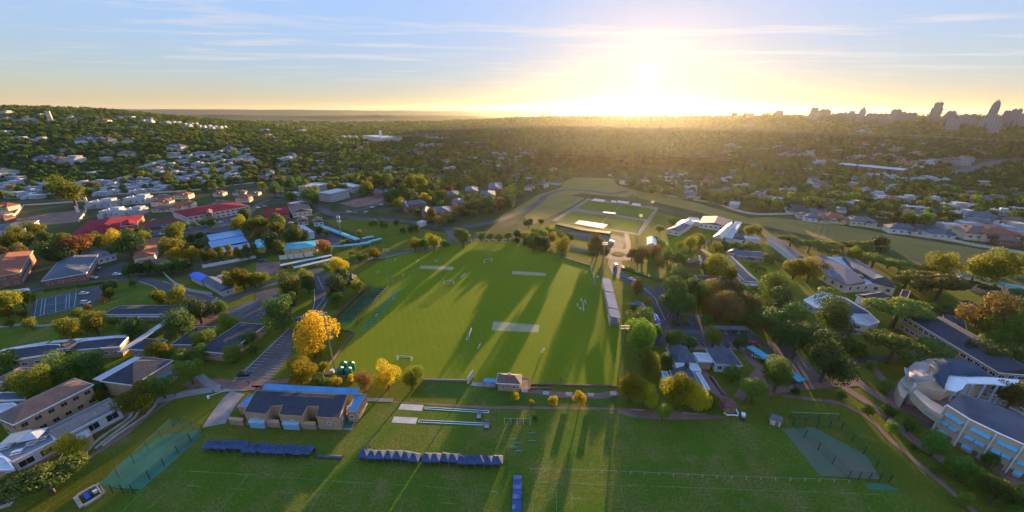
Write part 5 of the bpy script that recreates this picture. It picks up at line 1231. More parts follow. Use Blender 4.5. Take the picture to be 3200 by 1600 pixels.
tower('wide stepped block with a crane on top', 1210, 1345, 138, 200, 2540, ((1, .7), (.8, 1)), 1, cap=10)
tower('mid rise block right of the crane topped block', 1290, 1385, 162, 200, 2480, ((1, 1),), 0)
tower('dark block in the dip of the skyline', 1385, 1498, 172, 200, 2520, ((1, 1),), 2)
tower('tall unfinished tower wrapped in scaffolding with crane', 1622, 1735, 70, 195, 2500, ((1, .5), (1.06, .78), (.8, 1)), 2, cap=26)
tower('dark low tower with slanting roof', 1775, 1900, 155, 195, 2480, ((1, .8), (.8, 1)), 2)
tower('pale low block right of the slanting roof tower', 1930, 2120, 190, 205, 2460, ((1, 1),), 1)
tower('tallest slim tower with rounded top', 2205, 2305, 48, 190, 2420, ((1, .72), (.9, .86), (.7, .95), (.4, 1)), 2, name='rounded_tower')
tower('wide flat podium under the tallest tower', 2140, 2350, 196, 225, 2340, ((1, 1),), 1)
tower('dark tower left of the glass slab', 2350, 2435, 150, 200, 2400, ((1, .8), (.8, 1)), 2)
tower('grey glass slab at the right edge of the skyline', 2425, 2540, 135, 205, 2380, ((1, 1),), 0)
tower('low block cut by the right edge of the skyline', 2530, 2640, 178, 210, 2380, ((1, 1),), 1)
tower('low office block below the peaked tower', 850, 1010, 208, 235, 2380, ((1, 1),), 0)
tower('low pale block below the tallest tower', 2235, 2360, 260, 285, 2150, ((1, 1),), 1)
tower('low grey office under the long slabs', 1040, 1240, 222, 240, 2330, ((1, 1),), 2)
tower('low block with white roof under the slanting tower', 1795, 1940, 232, 262, 2200, ((1, 1),), 1)
for x, yb, l in ((2210, 165, 'small flat block on the ridge left of the lone tower'), (2330, 175, 'long low block on the ridge beside radio masts')):
    tower(l, x - 2576, x - 2576 + (60 if x < 2300 else 110), yb, 190, 2750, ((1, 1),), 2)
# masts
def mast(label, px, py0, py1, dist, r=1.5):
    d = ray(px, py1); hd = Vector((d.x, d.y, 0)).normalized() * dist; hd.z = land(hd.x, hd.y)
    dt = ray(px, py0); H = CAM_H + dist * dt.z / math.hypot(dt.x, dt.y) - hd.z
    root = thing('radio_mast', label, 'mast', hd); MB().tube((0, 0, 0), (0, 0, H), r, r * .5, 6).obj('shaft', greywall, root); MB().box(0, 0, H * .8, r * 5, r * 5, 6).obj('pod', greywall, root)
mast('thin broadcasting tower on the misty horizon', 1184, 338, 355, 6500, 5.)

# ------------------------------------------------------------------ the wooded suburbs: trees too many to count
def inside(x, y, poly):
    r = False; j = len(poly) - 1
    for i in range(len(poly)):
        xi, yi = poly[i]; xj, yj = poly[j]
        if (yi > y) != (yj > y) and x < (xj - xi) * (y - yi) / (yj - yi) + xi: r = not r
        j = i
    return r
def poly_px(s): return [(q[0], q[1]) for q in px_list(s)]
WOODS = [
 (poly_px('0.3 -400,-40 2900,-40 1.3 2576,60 2.3 900,150 3.3 3100,150 3100,1250 2500,1240 3.6 2050,330 1500,330 900,200 0,160 2.3 2000,1070 1500,985 1250,930 1000,790 700,750 480,860 100,1000 0,1120 1.3 2250,1190 1900,1230 1450,1080 1300,1000 1280,960 1060,960 640,940 430,860 140,860 0,940 0.3 2576,880 1950,960 1500,930 900,1000 -400,1060'), 1.0),
]
OPEN = [poly_px('1.3 620,1000 1260,980 1300,1080 760,1140'), poly_px('3.3 1680,640 2576,600 2576,660 1900,800'), poly_px('0.3 0,850 1450,840 1500,750 2000,560 2576,540 2576,760 2200,850 1500,960 0,1020'), poly_px('3.3 840,770 1800,800 1800,870 840,830'), poly_px('3.3 700,680 1400,740 1400,760 700,730'), poly_px('2.3 620,690 1180,700 1180,770 700,760')]
DENS = [1, 1, .08, .3, .6, .4]
cell = {}
for x, y, r in BLOCK:
    k = int(max(r, 1) // 20) + 1
    for i in range(int(x // 20) - k, int(x // 20) + k + 1):
        for j in range(int(y // 20) - k, int(y // 20) + k + 1): cell.setdefault((i, j), []).append((x, y, r))
def clear(x, y, w):
    for bx, by, r in cell.get((int(x // 20), int(y // 20)), ()):
        if (x - bx) ** 2 + (y - by) ** 2 < (r + w * .35) ** 2: return False
    return True
# small roofs among the trees, too many to count: one mass
hm_ = MB(); hrr = random.Random(23); nh = 0
r = 430.
while r < 3300:
    n = int(R(125) * r / 34)
    for i in range(n):
        a = R(-62.5) + R(125) * (i + hrr.uniform(-.4, .4)) / n; rr = r + hrr.uniform(-12, 12); x, y = rr * math.sin(a), rr * math.cos(a)
        dens = .16 + .30 * max(0, hnoise(x * 2.2 + 400, y * 2.2))
        if hrr.random() > dens: continue
        z = land(x, y); px, py, zz = project((x, y, z + 3))
        if not (-300 < px < 3500) or not inside(px, py, WOODS[0][0]) or any(inside(px, py, o_) for o_ in OPEN[:2] + OPEN[3:]): continue
        if x < -700 and py < 520 and hrr.random() < .6: continue
        if not clear(x, y, 22): continue
        L, W, h = hrr.uniform(13, 22), hrr.uniform(9, 13), hrr.choice((3.4, 3.4, 6.)); rz = hnoise(x * .5, y * .5) * 1.5 + hrr.choice((0, 1.571)) + hrr.uniform(-.1, .1)
        c_, s_ = math.cos(rz), math.sin(rz); f_ = lambda p: (x + p[0] * c_ - p[1] * s_, y + p[0] * s_ + p[1] * c_, z + p[2])
        k = hrr.choice((0, 0, 1, 2, 3, 3)); l, w = L / 2, W / 2
        hm_.add([f_(p) for p in ((-l + .5, -w + .5, -2), (l - .5, -w + .5, -2), (l - .5, w - .5, -2), (-l + .5, w - .5, -2), (-l + .5, -w + .5, h), (l - .5, -w + .5, h), (l - .5, w - .5, h), (-l + .5, w - .5, h))], [(0, 1, 5, 4), (1, 2, 6, 5), (2, 3, 7, 6), (3, 0, 4, 7)], 4 if k else 0)
        if k == 0: hm_.add([f_(p) for p in ((-l, -w, h), (l, -w, h), (l, w, h), (-l, w, h), (-l, -w, h + .7), (l, -w, h + .7), (l, w, h + .7), (-l, w, h + .7))], [(4, 5, 6, 7), (0, 1, 5, 4), (1, 2, 6, 5), (2, 3, 7, 6), (3, 0, 4, 7), (3, 2, 1, 0)], 0)
        else: hm_.add([f_(p) for p in ((-l, -w, h), (l, -w, h), (l, w, h), (-l, w, h), (-l + w, 0, h + 2.6), (l - w, 0, h + 2.6))], [(0, 1, 5, 4), (1, 2, 5), (2, 3, 4, 5), (3, 0, 4), (3, 2, 1, 0)], k)
        nh += 1
        kk = (int(x // 20), int(y // 20))
        for i2 in (-1, 0, 1):
            for j2 in (-2, -1, 0, 1): cell.setdefault((kk[0] + i2, kk[1] + j2), []).append((x - x / rr * 6, y - y / rr * 6, L * .5))
    r += 27
for gx in range(-70, 20):
    for gy in range(20, 110):
        x, y = gx * 17. + (gy % 3) * 5, gy * 13.; z = land(x, y); px, py, zz = project((x, y, z + 3))
        if not inside(px, py, OPEN[2]) or hrr.random() < .42 or not clear(x, y, 8): continue
        L, W, h = hrr.uniform(11, 16), hrr.uniform(7, 10), hrr.choice((3.4, 3.4, 4.2, 6.2)); x += hrr.uniform(-2, 2); y += hrr.uniform(-2, 2)
        rz = R(10) + hrr.uniform(-.06, .06); c_, s_ = math.cos(rz), math.sin(rz); f_ = lambda p: (x + p[0] * c_ - p[1] * s_, y + p[0] * s_ + p[1] * c_, z + p[2]); l, w = L / 2, W / 2
        for (ax, bx, cy_, dy, hh) in ((-l, l, -w, w, h), (-l * .9, -l * .2, -w * .7, w * .6, h + 1.6)) if hrr.random() < .5 else ((-l, l, -w, w, h),):
            hm_.add([f_(p) for p in ((ax, cy_, -2), (bx, cy_, -2), (bx, dy, -2), (ax, dy, -2), (ax, cy_, hh), (bx, cy_, hh), (bx, dy, hh), (ax, dy, hh))], [(4, 5, 6, 7), (0, 1, 5, 4), (1, 2, 6, 5), (2, 3, 7, 6), (3, 0, 4, 7)], 0)
        for q in (-.3, .1, .34): hm_.add([f_((q * L + a_ , -w - .04, b_)) for a_, b_ in ((-.8, 1.), (.8, 1.), (.8, 2.4), (-.8, 2.4))], [(0, 1, 2, 3)], 5)
        nh += 1; kk = (int(x // 20), int(y // 20))
        for i2 in (-1, 0, 1):
            for j2 in (-1, 0, 1): cell.setdefault((kk[0] + i2, kk[1] + j2), []).append((x, y, L * .28))
oh = struct(hm_.obj('suburb_houses', [surf('weathered_plaster', (.31, .31, .32), .85, .3, .05), tileroof, greyroof, blueroof, creamwall, glassd]), 'stuff'); oh['label'] = 'small pale, red and grey roofs scattered among the suburb trees'; oh['category'] = 'houses'
print('SMALL HOUSES', nh)
tr = random.Random(5); far = []
def try_tree(x, y, w):
    z = land(x, y); px, py, zz = project((x, y, z + 4))
    if not (-500 < px < 3700): return
    if not inside(px, py, WOODS[0][0]): return
    for o_, dn in zip(OPEN, DENS):
        if inside(px, py, o_) and tr.random() < dn * .93: return
    if not clear(x, y, w): return
    far.append((x, y, z, w, px, py, zz))
    k = (int(x // 20), int(y // 20)); cell.setdefault(k, []).append((x, y, w * .3))
r = 330.
while r < 3600:
    step = max(8.6, r * .0060)
    n = int(R(116) * r / step)
    for i in range(n):
        a = R(-58) + R(116) * (i + tr.uniform(-.5, .5)) / n; rr = r + tr.uniform(-.5, .5) * step
        if tr.random() < .12: continue
        g_ = hnoise(rr * 9 * math.sin(a), rr * 9 * math.cos(a))
        w = step * tr.uniform(.72, 1.35) * (1.12 if g_ > 0 else .9)
        try_tree(rr * math.sin(a), rr * math.cos(a), w)
    r += step * .80
def kind_at(x, y):
    v = hnoise(x * 6, y * 6) + tr.uniform(-.8, .8)
    if x > -100: return 'd' if v < -.1 else ('g' if v < .6 else ('a' if v < .85 else ('y' if v < 1.1 else 'c')))
    return 'd' if v < -.1 else ('g' if v < .45 else ('a' if v < .7 else ('y' if v < 1.0 else 'r')))
far.sort(key=lambda q: -q[3] / q[6])
inframe = [q for q in far if 0 < q[4] < 3200 and 300 < q[5] < 1600]
NEAR = 12
near_set = set(id(q) for q in inframe[:NEAR])
for q in far:
    if id(q) in near_set:
        k = kind_at(q[0], q[1]); where = 'in the suburb woods left of the valley' if q[0] < 60 else 'in the leafy suburb beyond the veld fence'
        tree_at(Vector(q[:3]), q[3], k, '%s tree %s' % (KIND[k], where), 'trees ' + where, tr)
rest = [q for q in far if id(q) not in near_set]
print('TREES individual', len(TREES), 'stuff', len(rest), 'HOUSES', HOUSES)
me = bpy.data.meshes.new('suburb_treetops'); me.from_pydata([q[:3] for q in rest], [], [])
at_s = me.attributes.new('size', 'FLOAT', 'POINT'); at_s.data.foreach_set('value', [q[3] for q in rest])
at_r = me.attributes.new('turn', 'FLOAT', 'POINT'); at_r.data.foreach_set('value', [tr.uniform(0, 6.28) for q in rest])
kinds = ['d', 'g', 'y', 'a', 'r', 'c']
src_col = bpy.data.collections.new('treetop_sources'); order = []
for k in kinds:
    sh = SHAPE[k]; ch, cl = HT[sh]
    for v, cme in enumerate(crowns(k, 0)):
        o = bpy.data.objects.new('treetop_%02d' % len(order), cme); src_col.objects.link(o); order.append(k)
byk = {k: [i for i, q in enumerate(order) if q == k] for k in kinds}
at_i = me.attributes.new('which', 'INT', 'POINT'); at_i.data.foreach_set('value', [tr.choice(byk[kind_at(q[0], q[1])]) for q in rest])
wood = struct(link('suburb_trees', me), 'stuff'); wood['label'] = 'dense trees covering the suburbs and far hillsides'; wood['category'] = 'trees'
gn = bpy.data.node_groups.new('scatter_trees', 'GeometryNodeTree')
gn.interface.new_socket('Geometry', in_out='INPUT', socket_type='NodeSocketGeometry'); gn.interface.new_socket('Geometry', in_out='OUTPUT', socket_type='NodeSocketGeometry')
N = gn.nodes.new; gi, go = N('NodeGroupInput'), N('NodeGroupOutput'); iop = N('GeometryNodeInstanceOnPoints'); ci = N('GeometryNodeCollectionInfo')
ci.inputs['Collection'].default_value = src_col; ci.inputs['Separate Children'].default_value = True; ci.inputs['Reset Children'].default_value = True
iop.inputs['Pick Instance'].default_value = True
def attr(nm, ty):
    n = N('GeometryNodeInputNamedAttribute'); n.data_type = ty; n.inputs[0].default_value = nm; return n.outputs[0]
cx = N('ShaderNodeCombineXYZ'); gn.links.new(attr('turn', 'FLOAT'), cx.inputs[2])
tp = N('GeometryNodeSetPosition'); off = N('ShaderNodeCombineXYZ'); mul = N('ShaderNodeMath'); mul.operation = 'MULTIPLY'; mul.inputs[1].default_value = .12
gn.links.new(attr('size', 'FLOAT'), mul.inputs[0]); gn.links.new(mul.outputs[0], off.inputs[2]); gn.links.new(off.outputs[0], tp.inputs['Offset'])
L_ = gn.links.new
L_(gi.outputs[0], tp.inputs[0]); L_(tp.outputs[0], iop.inputs['Points']); L_(ci.outputs[0], iop.inputs['Instance']); L_(attr('which', 'INT'), iop.inputs['Instance Index']); L_(cx.outputs[0], iop.inputs['Rotation']); L_(attr('size', 'FLOAT'), iop.inputs['Scale']); L_(iop.outputs[0], go.inputs[0])
md = wood.modifiers.new('scatter', 'NODES'); md.node_group = gn
# ------------------------------------------------------------------ walls, fences, nets
def wall_along(label, s, w, h, mat, name='low_wall', cat='wall', k=5, posts=0, drape=False):
    mm, ps = kerb(name, s, w, h, mat, k); c = ps[len(ps) // 2]
    root = thing(name, label, cat, (0, 0, 0)); mm.obj('wall', mat, root)
    if posts:
        pm = MB().box(0, 0, h / 2 + .15, w + .25, w + .25, h + .3).mesh('pier', mat)
        for p in ps[::posts]: link('pier', pm, root, (p.x, p.y, 0))
    return root
wall_along('low dark brick wall curving round the practice nets corner', '1.6 1150,945 1000,1080 800,1280 1.9 740,350 722,425', .6, 1.1, wallbrick)
wall_along('low brick wall bending round the water tanks', '1.9 722,428 975,452 900,560 790,705 690,830 700,880 800,895 1030,905', .6, .9, wallbrick)
wall_along('low concrete wall along the lower edge of the playing field', '1.9 1680,930 2130,938', .5, .8, concrete)
wall_along('brick step wall right of the pavilion along the field', '2.9 195,975 600,985 1060,996', .6, .8, wallbrick)
wall_along('short brick retaining wall beside the pavilion path', '2.9 180,1018 390,1022', .5, .9, wallbrick)
wall_along('low white wall at the far right corner of the field', '2.6 460,642 640,700 790,745', .6, .8, concrete)
wall_along('low concrete wall running down to the grandstand', '2.6 790,745 800,800 840,950', .6, .7, concrete)
wall_along('white wall with brown piers beside the workshop yard', '0.6 2050,765 2230,730 2576,665', .4, 2.2, whitewall, 'boundary_wall', k=4, posts=1)
wall_along('pale wall along the top of the building plot', '0.6 250,145 500,130 860,100', .4, 2.4, creamwall, 'boundary_wall')
wall_along('pale wall along the left side of the building plot', '0.6 95,300 250,145', .4, 2.4, creamwall, 'boundary_wall')
wall_along('pale wall on the right side of the building plot', '0.6 795,305 860,220 900,130', .4, 2.4, creamwall, 'boundary_wall')
wall_along('long grey wall between the suburb and the veld', '3.6 1440,440 1800,490 2050,540 2300,580 2700,650', .4, 2.2, creamwall, 'boundary_wall', k=8, posts=4)
wall_along('brown wall between the suburb and the upper veld', '2.3 1500,1000 2000,1080 2400,1190 3.6 300,230 700,310 1300,400', .4, 2., creamwall, 'boundary_wall', k=8)
wall_along('long estate wall below the white houses', '0.3 200,1050 900,1012 1500,985 2000,950 2560,880', .4, 2.2, creamwall, 'estate_wall', k=6)
wall_along('blue grey wall around the workshop yard', '0.6 1640,815 1750,920 1900,1000 2140,1040', .3, 2., greywall, 'yard_wall')
for i, s in enumerate(('0.12 880,680 1000,560 1160,450 1300,350 1340,285', '0.12 960,655 1080,560 1250,430 1370,330 1400,265', '0.12 1040,630 1150,540 1380,385 1500,290 1570,212')):
    mm, _ = kerb('stone_terrace', s, .9, .5, stone); tag(mm.obj('stone_terrace', stone), 'curved pale stone seating step, %s of three on the lawn' % ('upper', 'middle', 'lower')[i], 'step', 'curved stone seating steps')
def post_row(label, s, n, h, name, r=.06, rope=None, mat=None, net=None, cat='fence', sag=0.):
    ps = pts(s); segs = [(b - a).length for a, b in zip(ps, ps[1:])]; T = sum(segs); root = thing(name, label, cat, ps[0]); o = ps[0]; P = []
    for i in range(n + 1):
        t = T * i / n
        for (a, b), sl in zip(zip(ps, ps[1:]), segs):
            if t <= sl + 1e-6: P.append(a.lerp(b, t / sl) - o); break
            t -= sl
    pm = MB().tube((0, 0, 0), (0, 0, h), r, r, 5).mesh('post', mat or blackm)
    for p in P: link('post', pm, root, p)
    if rope:
        m = MB()
        for a, b in zip(P, P[1:]): m.tube(a + Vector((0, 0, h * .95)), b + Vector((0, 0, h * .95)), .035, .035, 4)
        m.obj('rope', rope, root)
    if net:
        m = MB()
        for a, b in zip(P, P[1:]): m.poly([a, b, b + Vector((0, 0, h)), a + Vector((0, 0, h))])
        m.obj('net', net, root)
    return root
post_row('white rope fence across the lower right field', '2.12 190,878 1000,900 2000,945 2576,968 3.12 810,992', 22, 1.3, 'rope_fence', .035, steelm, trimw)
def netcage(label, s, h, cols, roof=True):
    a, b, c_, d_ = pts(s); o = (a + b + c_ + d_) / 4; root = thing('net_cage', label, 'sports net', o)
    q = [p - o for p in (a, b, c_, d_)]; up = Vector((0, 0, h)); m = MB()
    for i in range(4):
        p, r_ = q[i], q[(i + 1) % 4]; m.poly([p, r_, r_ + up, p + up])
    m.obj('side_net', netg, root)
    if roof: MB().poly([p + up for p in q]).obj('roof_net', netg, root)
    pm = MB().tube((0, 0, 0), up, .11, .11, 6).mesh('post', surf('dark_green_steel', (.015, .04, .03), .6, .2, 1.))
    for i in range(4):
        p, r_ = q[i], q[(i + 1) % 4]; n = cols[i % 2]
        for k in range(n): link('post', pm, root, p.lerp(r_, k / n))
    top = MB()
    for i in range(4): top.tube(q[i] + up, q[(i + 1) % 4] + up, .05, .05, 4)
    top.obj('top_cable', blackm, root)
netcage('long green practice net cage on the lower left field', '0.12 1040,1100 1350,1105 2045,475 1750,420', 3.6, (3, 5))
netcage('green net cage around the bare pitch, lower right', '3.12 800,960 1215,995 735,460 240,420', 3.6, (4, 4), False)
post_row('green net screen behind the bare pitch, lower right', '3.12 205,355 700,375', 5, 3.6, 'net_screen', .08, trimw, None, netg)
post_row('small black net screen by the lower jump runway', '1.12 2500,410 2.12 180,415', 4, 3.2, 'net_screen', .06, trimw, trimw, netk)
post_row('black wire fence along the left practice nets', '1.6 1150,975 1000,1100 790,1310', 16, 3., 'net_fence', .05, blackm, blackm, netk)
post_row('black wire fence between the two strips of practice nets', '1.6 1335,985 1180,1150 1000,1360', 14, 3., 'net_fence', .05, blackm, blackm, netk)
post_row('tall black fence round the rough plot by the public road', '1.6 700,285 900,262 1250,300', 18, 3., 'plot_fence', .08, blackm, blackm)
for i in range(14):
    t = i / 13; a = Vector((1160, 972)).lerp(Vector((812, 1298)), t)
    p = pts('1.6 %d,%d %d,%d' % (a.x, a.y + 12, a.x + 165, a.y + 16)); root = thing('lane_net', 'hanging net between two practice lanes, one of fourteen', 'sports net', p[0], 0, 'nets between practice lanes')
    d = p[1] - p[0]; MB().poly([(0, 0, 0), d, d + Vector((0, 0, 2.8)), (0, 0, 2.8)]).obj('net', netk, root)
    for q in (Vector(), d): MB().tube(q, q + Vector((0, 0, 3.)), .06, .06, 5).obj('post', woodm, root)
court_f = post_row('tall wire fence around the tennis court', '0.9 300,318 335,105 790,22 790,212 300,318', 24, 3., 'court_fence', .06, steelm, steelm)

# ------------------------------------------------------------------ tents
def tent_template():
    root = link('tent', None); m = MB(); w = 1.62
    rim = [(-w, -w, 2.1), (w, -w, 2.1), (w, w, 2.1), (-w, w, 2.1)]; mid = [(x * .48, y * .48, 2.62) for x, y, _ in rim]
    m.add(rim + mid + [(0, 0, 3.8)] + [(x, y, 1.8) for x, y, _ in rim], [f for i in range(4) for f in ((i, (i + 1) % 4, 4 + (i + 1) % 4, 4 + i), (4 + i, 4 + (i + 1) % 4, 8), (9 + i, 9 + (i + 1) % 4, (i + 1) % 4, i))])
    m.obj('canopy', tentblue, root)
    pm = MB().tube((0, 0, 0), (0, 0, 2.1), .05, .05, 5).mesh('leg', steelm)
    for x in (-1.5, 1.5):
        for y in (-1.5, 1.5): link('leg', pm, root, (x, y, 0))
    MB().box(0, 1.5, .9, 3., .06, 1.8).obj('back_panel', tentblue, root)
    return root
tent = tent_template(); first = True
for grp, s in (('left row below the wide dark hall', '0.12 2110,590 2190,597 2262,602 2335,606 2420,612 2500,622 2565,632 1.12 40,628 120,632 185,642 270,648 345,650 430,652 515,660'),
               ('middle row of blue tents', '1.12 1095,690 1175,697 1255,702 1340,706 1425,712 1515,716 1605,722'),
               ('right row of blue tents', '1.12 1730,726 1815,732 1900,735 1990,740 2085,745 2170,748 2255,752 2340,756 2430,762')):
    L_ = px_list(s)
    for i, q in enumerate(L_):
        p = at(q[0], q[1], 2.4); p.z = 0; p.x += random.uniform(-.15, .15); p.y += random.uniform(-.4, .4)
        lab = '%s navy pyramid tent in the %s' % ('leftmost' if i == 0 else 'rightmost' if i == len(L_) - 1 else 'inner', grp)
        rz = R(-5) + random.uniform(-.08, .08); k = random.uniform(.94, 1.08); sc = (1, 1, k)
        if first: tent.location = p; tent.rotation_euler = (0, 0, rz); tent.scale = sc; tag(tent, lab, 'tent', 'navy tents, ' + grp); first = False; proto = tent
        else: o = copy_thing(proto, p, rz, sc, lab, 'navy tents, ' + grp); o['category'] = 'tent'

# ------------------------------------------------------------------ goals
def goal(label, s, depth=2., h=2.4, r=.09, name='goal_frame'):
    a, b = pts(s); d = b - a; L = d.length; n = Vector((-d.y, d.x, 0)).normalized(); root = thing(name, label, 'goal', a)
    up = Vector((0, 0, h)); bk = n * depth; o = Vector()
    for nm, p, q in (('post', o, up), ('post', d, d + up), ('crossbar', up, d + up), ('stay', up, bk), ('stay', d + up, d + bk), ('base_bar', bk, d + bk), ('base_bar', o, bk), ('base_bar', d, d + bk)): MB().tube(p, q, r, r, 5).obj(nm, trimw, root)
    m = MB(); m.poly([up, d + up, d + bk, bk]); m.obj('net', netk, root)
goal('largest white goal frame lying in the lower left of the field', '1.9 1422,725 1560,733')
goal('white goal facing the camera beside the dry strip', '1.6 1890,928 1988,930')
goal('white goal seen end on near the tall ball cage', '1.6 2080,870 2105,850')
goal('far white goal in the upper field', '1.6 2300,715 2376,700')
goal('narrow white goal seen from the side at midfield', '1.9 2145,522 2170,440', 1.6)
goal('small white hurdle goal near the centre', '1.9 2245,612 2258,578', .8, 1.4, .06)
goal('small white goal before the grass bank', '2.9 312,655 326,628', 1., 1.6, .07)
goal('tiny white goal left of the far dry strip', '1.6 1805,702 1828,703', .8, 1.6, .07)
for i, (x, y) in enumerate(((1400, 690), (1622, 706), (1480, 845), (1228, 818), (1382, 1082), (1210, 1255))):
    goal('small folded training goal, %s on the left of the field' % ('upper', 'second upper', 'middle', 'leftmost', 'by the practice nets', 'lowest')[i], '1.6 %d,%d %d,%d' % (x, y, x + 12, y - 10), .7, 1.2, .06, 'training_goal')
for i, (x, w_) in enumerate(((2110, 60), (2280, 60), (2365, 40), (2425, 50), (2490, 70))):
    goal('stored white goal along the top edge, %s from the verge trees' % ('first', 'second', 'third', 'fourth', 'fifth')[i], '1.6 %d,%d %d,%d' % (x, 514 - i * 3, x + w_, 508 - i * 2), 2., 2.4, .09)

# ------------------------------------------------------------------ floodlight poles, pylons
def pole(label, s, h, lamps=True, name='floodlight_pole', r=.28):
    p = pts(s)[0]; root = thing(name, label, 'pole', p); MB().tube((0, 0, 0), (0, 0, h), r, r * .55, 8).obj('shaft', steelm, root)
    if lamps:
        MB().box(0, 0, h - .6, 3.2, .2, .2).obj('crossarm', steelm, root); MB().box(0, 0, h - 1.8, 3.2, .2, .2).obj('crossarm', steelm, root)
        lm = MB().box(0, -.25, 0, .5, .35, .45).mesh('lamp', steelm)
        for z in (h - .3, h - 1.5):
            for x in (-1.4, -.5, .5, 1.4): link('lamp', lm, root, (x, 0, z))
pole('tall floodlight pole by the practice nets', '1.6 1352,950', 26)
pole('tall floodlight pole beside the green water tanks', '1.9 800,852', 30)
pole('tall floodlight pole at the far end of the grandstand', '2.6 900,870', 26)
pole('leaning floodlight pole at the lower right field corner', '2.9 1065,905', 26)
for i, (x, y, h) in enumerate(((620, 180, 15), (405, 285, 15), (780, 62, 15), (1395, 235, 16), (1270, 420, 18), (1490, 100, 16))):
    pole('floodlight mast of the north pitches, %s' % ('left of the upper pitch', 'left of the lower pitch', 'behind the upper pitch', 'right between both pitches', 'right of the lower pitch', 'far right behind the pitches')[i], '2.6 %d,%d' % (x, y), h, True, 'floodlight_mast', .2)
def pylon(label, p, H):
    root = thing('lattice_pylon', label, 'pylon', p); m = MB(); b = H * .11
    def leg(k, t): 
        w = b * (1 - t) + .9 * t; return Vector(((1 if k in (1, 2) else -1) * w, (1 if k > 1 else -1) * w, H * t))
    for k in range(4):
        m.tube(leg(k, 0), leg(k, 1), .13, .08, 4)
        for i in range(6):
            t0, t1 = i / 6, (i + 1) / 6; m.tube(leg(k, t0), leg((k + 1) % 4, t1), .05, .05, 4); m.tube(leg((k + 1) % 4, t0), leg(k, t1), .05, .05, 4)
    m.obj('lattice', surf('weathered_steel', (.10, .10, .10), .8, .2, 1.), root)
    for i, z in enumerate((.72, .84, .96)):
        a = MB(); w = H * (.24 - .03 * i); a.tube((-w, 0, H * z), (w, 0, H * z), .2, .2, 4); a.tube((-w, 0, H * z), (0, 0, H * (z + .05)), .1, .1, 4); a.tube((w, 0, H * z), (0, 0, H * (z + .05)), .1, .1, 4); a.obj('crossarm', surf('weathered_steel', (.10, .10, .10), .8, .2, 1.), root)
pylon('lattice power pylon on the veld among brown grass', pts('3.6 520,440')[0], 34)
pylon('lattice power pylon in line with the sun behind the pitches', on_land(2000, 620), 34)
pylon('far lattice power pylon at the mouth of the valley', on_land(1758, 572), 30)

# ------------------------------------------------------------------ pavilion and things around the field
r = house('small tan brick pavilion with brown roof on the field edge', '1.9 2420,965 2.9 90,972 95,880 1.9 2432,860', 4., 2., tanbrick, brownroof, 'hip', (1, 3., 1.4, 1.2), trimw, 'pavilion', 'pavilion')
MB().box(0, 0, 6.3, 1.4, 1.2, 1.2).obj('chimney', tanbrick, r)
canopy('flat blue awning left of the brick pavilion', '1.9 2288,948 2415,952 2415,912 2292,906', 3., bluesheet, 'awning', 'awning')
root = thing('sight_screen', 'tall brown sight screen left of the pavilion', 'screen', pts('1.9 2160,940')[0], R(70)); MB().box(0, 0, 2.3, 5, .3, 3.4).obj('board', creamwall, root); [MB().box(x, .3, .4, .2, 1.4, .8).obj('foot', woodm, root) for x in (-2, 2)]
sheet('pavilion_terrace', pts('1.9 2180,945 2420,965 2410,1005 2160,985'), .1, concrete)
flatblock('brick deck with timber floor right of the pavilion', '2.9 95,905 172,908 180,1020 80,1012', 1., redbrick, woodm, redbrick, None, 'deck', 'deck', lip=.3)
tank_m = MB()
n = 20
prof = [(0, 0), (1.5, 0), (1.55, .3), (1.5, .6), (1.55, 1.2), (1.5, 1.5), (1.55, 2.1), (1.5, 2.4), (1.52, 2.9), (1.2, 3.3), (.45, 3.55), (.45, 3.75), (0, 3.78)]
vs_ = [(a * math.cos(6.2832 * i / n), a * math.sin(6.2832 * i / n), z) for a, z in prof for i in range(n)]
tank_m.add(vs_, [[j * n + i, j * n + (i + 1) % n, (j + 1) * n + (i + 1) % n, (j + 1) * n + i] for j in range(len(prof) - 1) for i in range(n)])
tme = tank_m.mesh('tank', greenplastic, True); lid = MB().tube((0, 0, 3.7), (0, 0, 3.95), .5, .5, 12).mesh('lid', blackm)
for i, (x, y) in enumerate(((888, 812), (966, 815), (858, 866), (936, 870))):
    t = thing('water_tank', 'ribbed green plastic water tank, %s of the block of four' % ('rear left', 'rear right', 'front left', 'front right')[i], 'water tank', pts('1.9 %d,%d' % (x, y))[0], 0, 'green water tanks'); link('tank', tme, t); link('lid', lid, t)
root = thing('pump_box', 'small white pump box beside the floodlight pole', 'box', pts('1.9 772,850')[0]); MB().box(0, 0, .7, 1.4, 1.2, 1.4).obj('body', whitewall, root); MB().box(0, 0, 1.45, 1.6, 1.4, .1).obj('lid', trimw, root)
root = house('dark kiosk with white roof slope on the field edge', '1.6 925,900 1012,892 1000,846 935,846', 3., 1.6, blackm, darkroof, 'gable', None, trimw, 'storage_kiosk', 'kiosk')
for i, (x, y) in enumerate(((125, 1062), (340, 1086), (570, 1096), (790, 1104), (1015, 1090))):
    p = pts('2.9 %d,%d' % (x, y))[0]; t = thing('notice_board', 'white advertising board on legs on the grass bank, %s from the pavilion' % ('first', 'second', 'third', 'fourth', 'fifth')[i], 'sign', p, R(-4), 'white boards on the bank')
    MB().box(0, 0, 1.5, 2.4, .1, 1.5).obj('board', whitewall, t)
    for x_ in (-.9, .9): MB().tube((x_, .1, 0), (x_, .1, 1.6), .05, .05, 5).obj('leg', steelm, t)
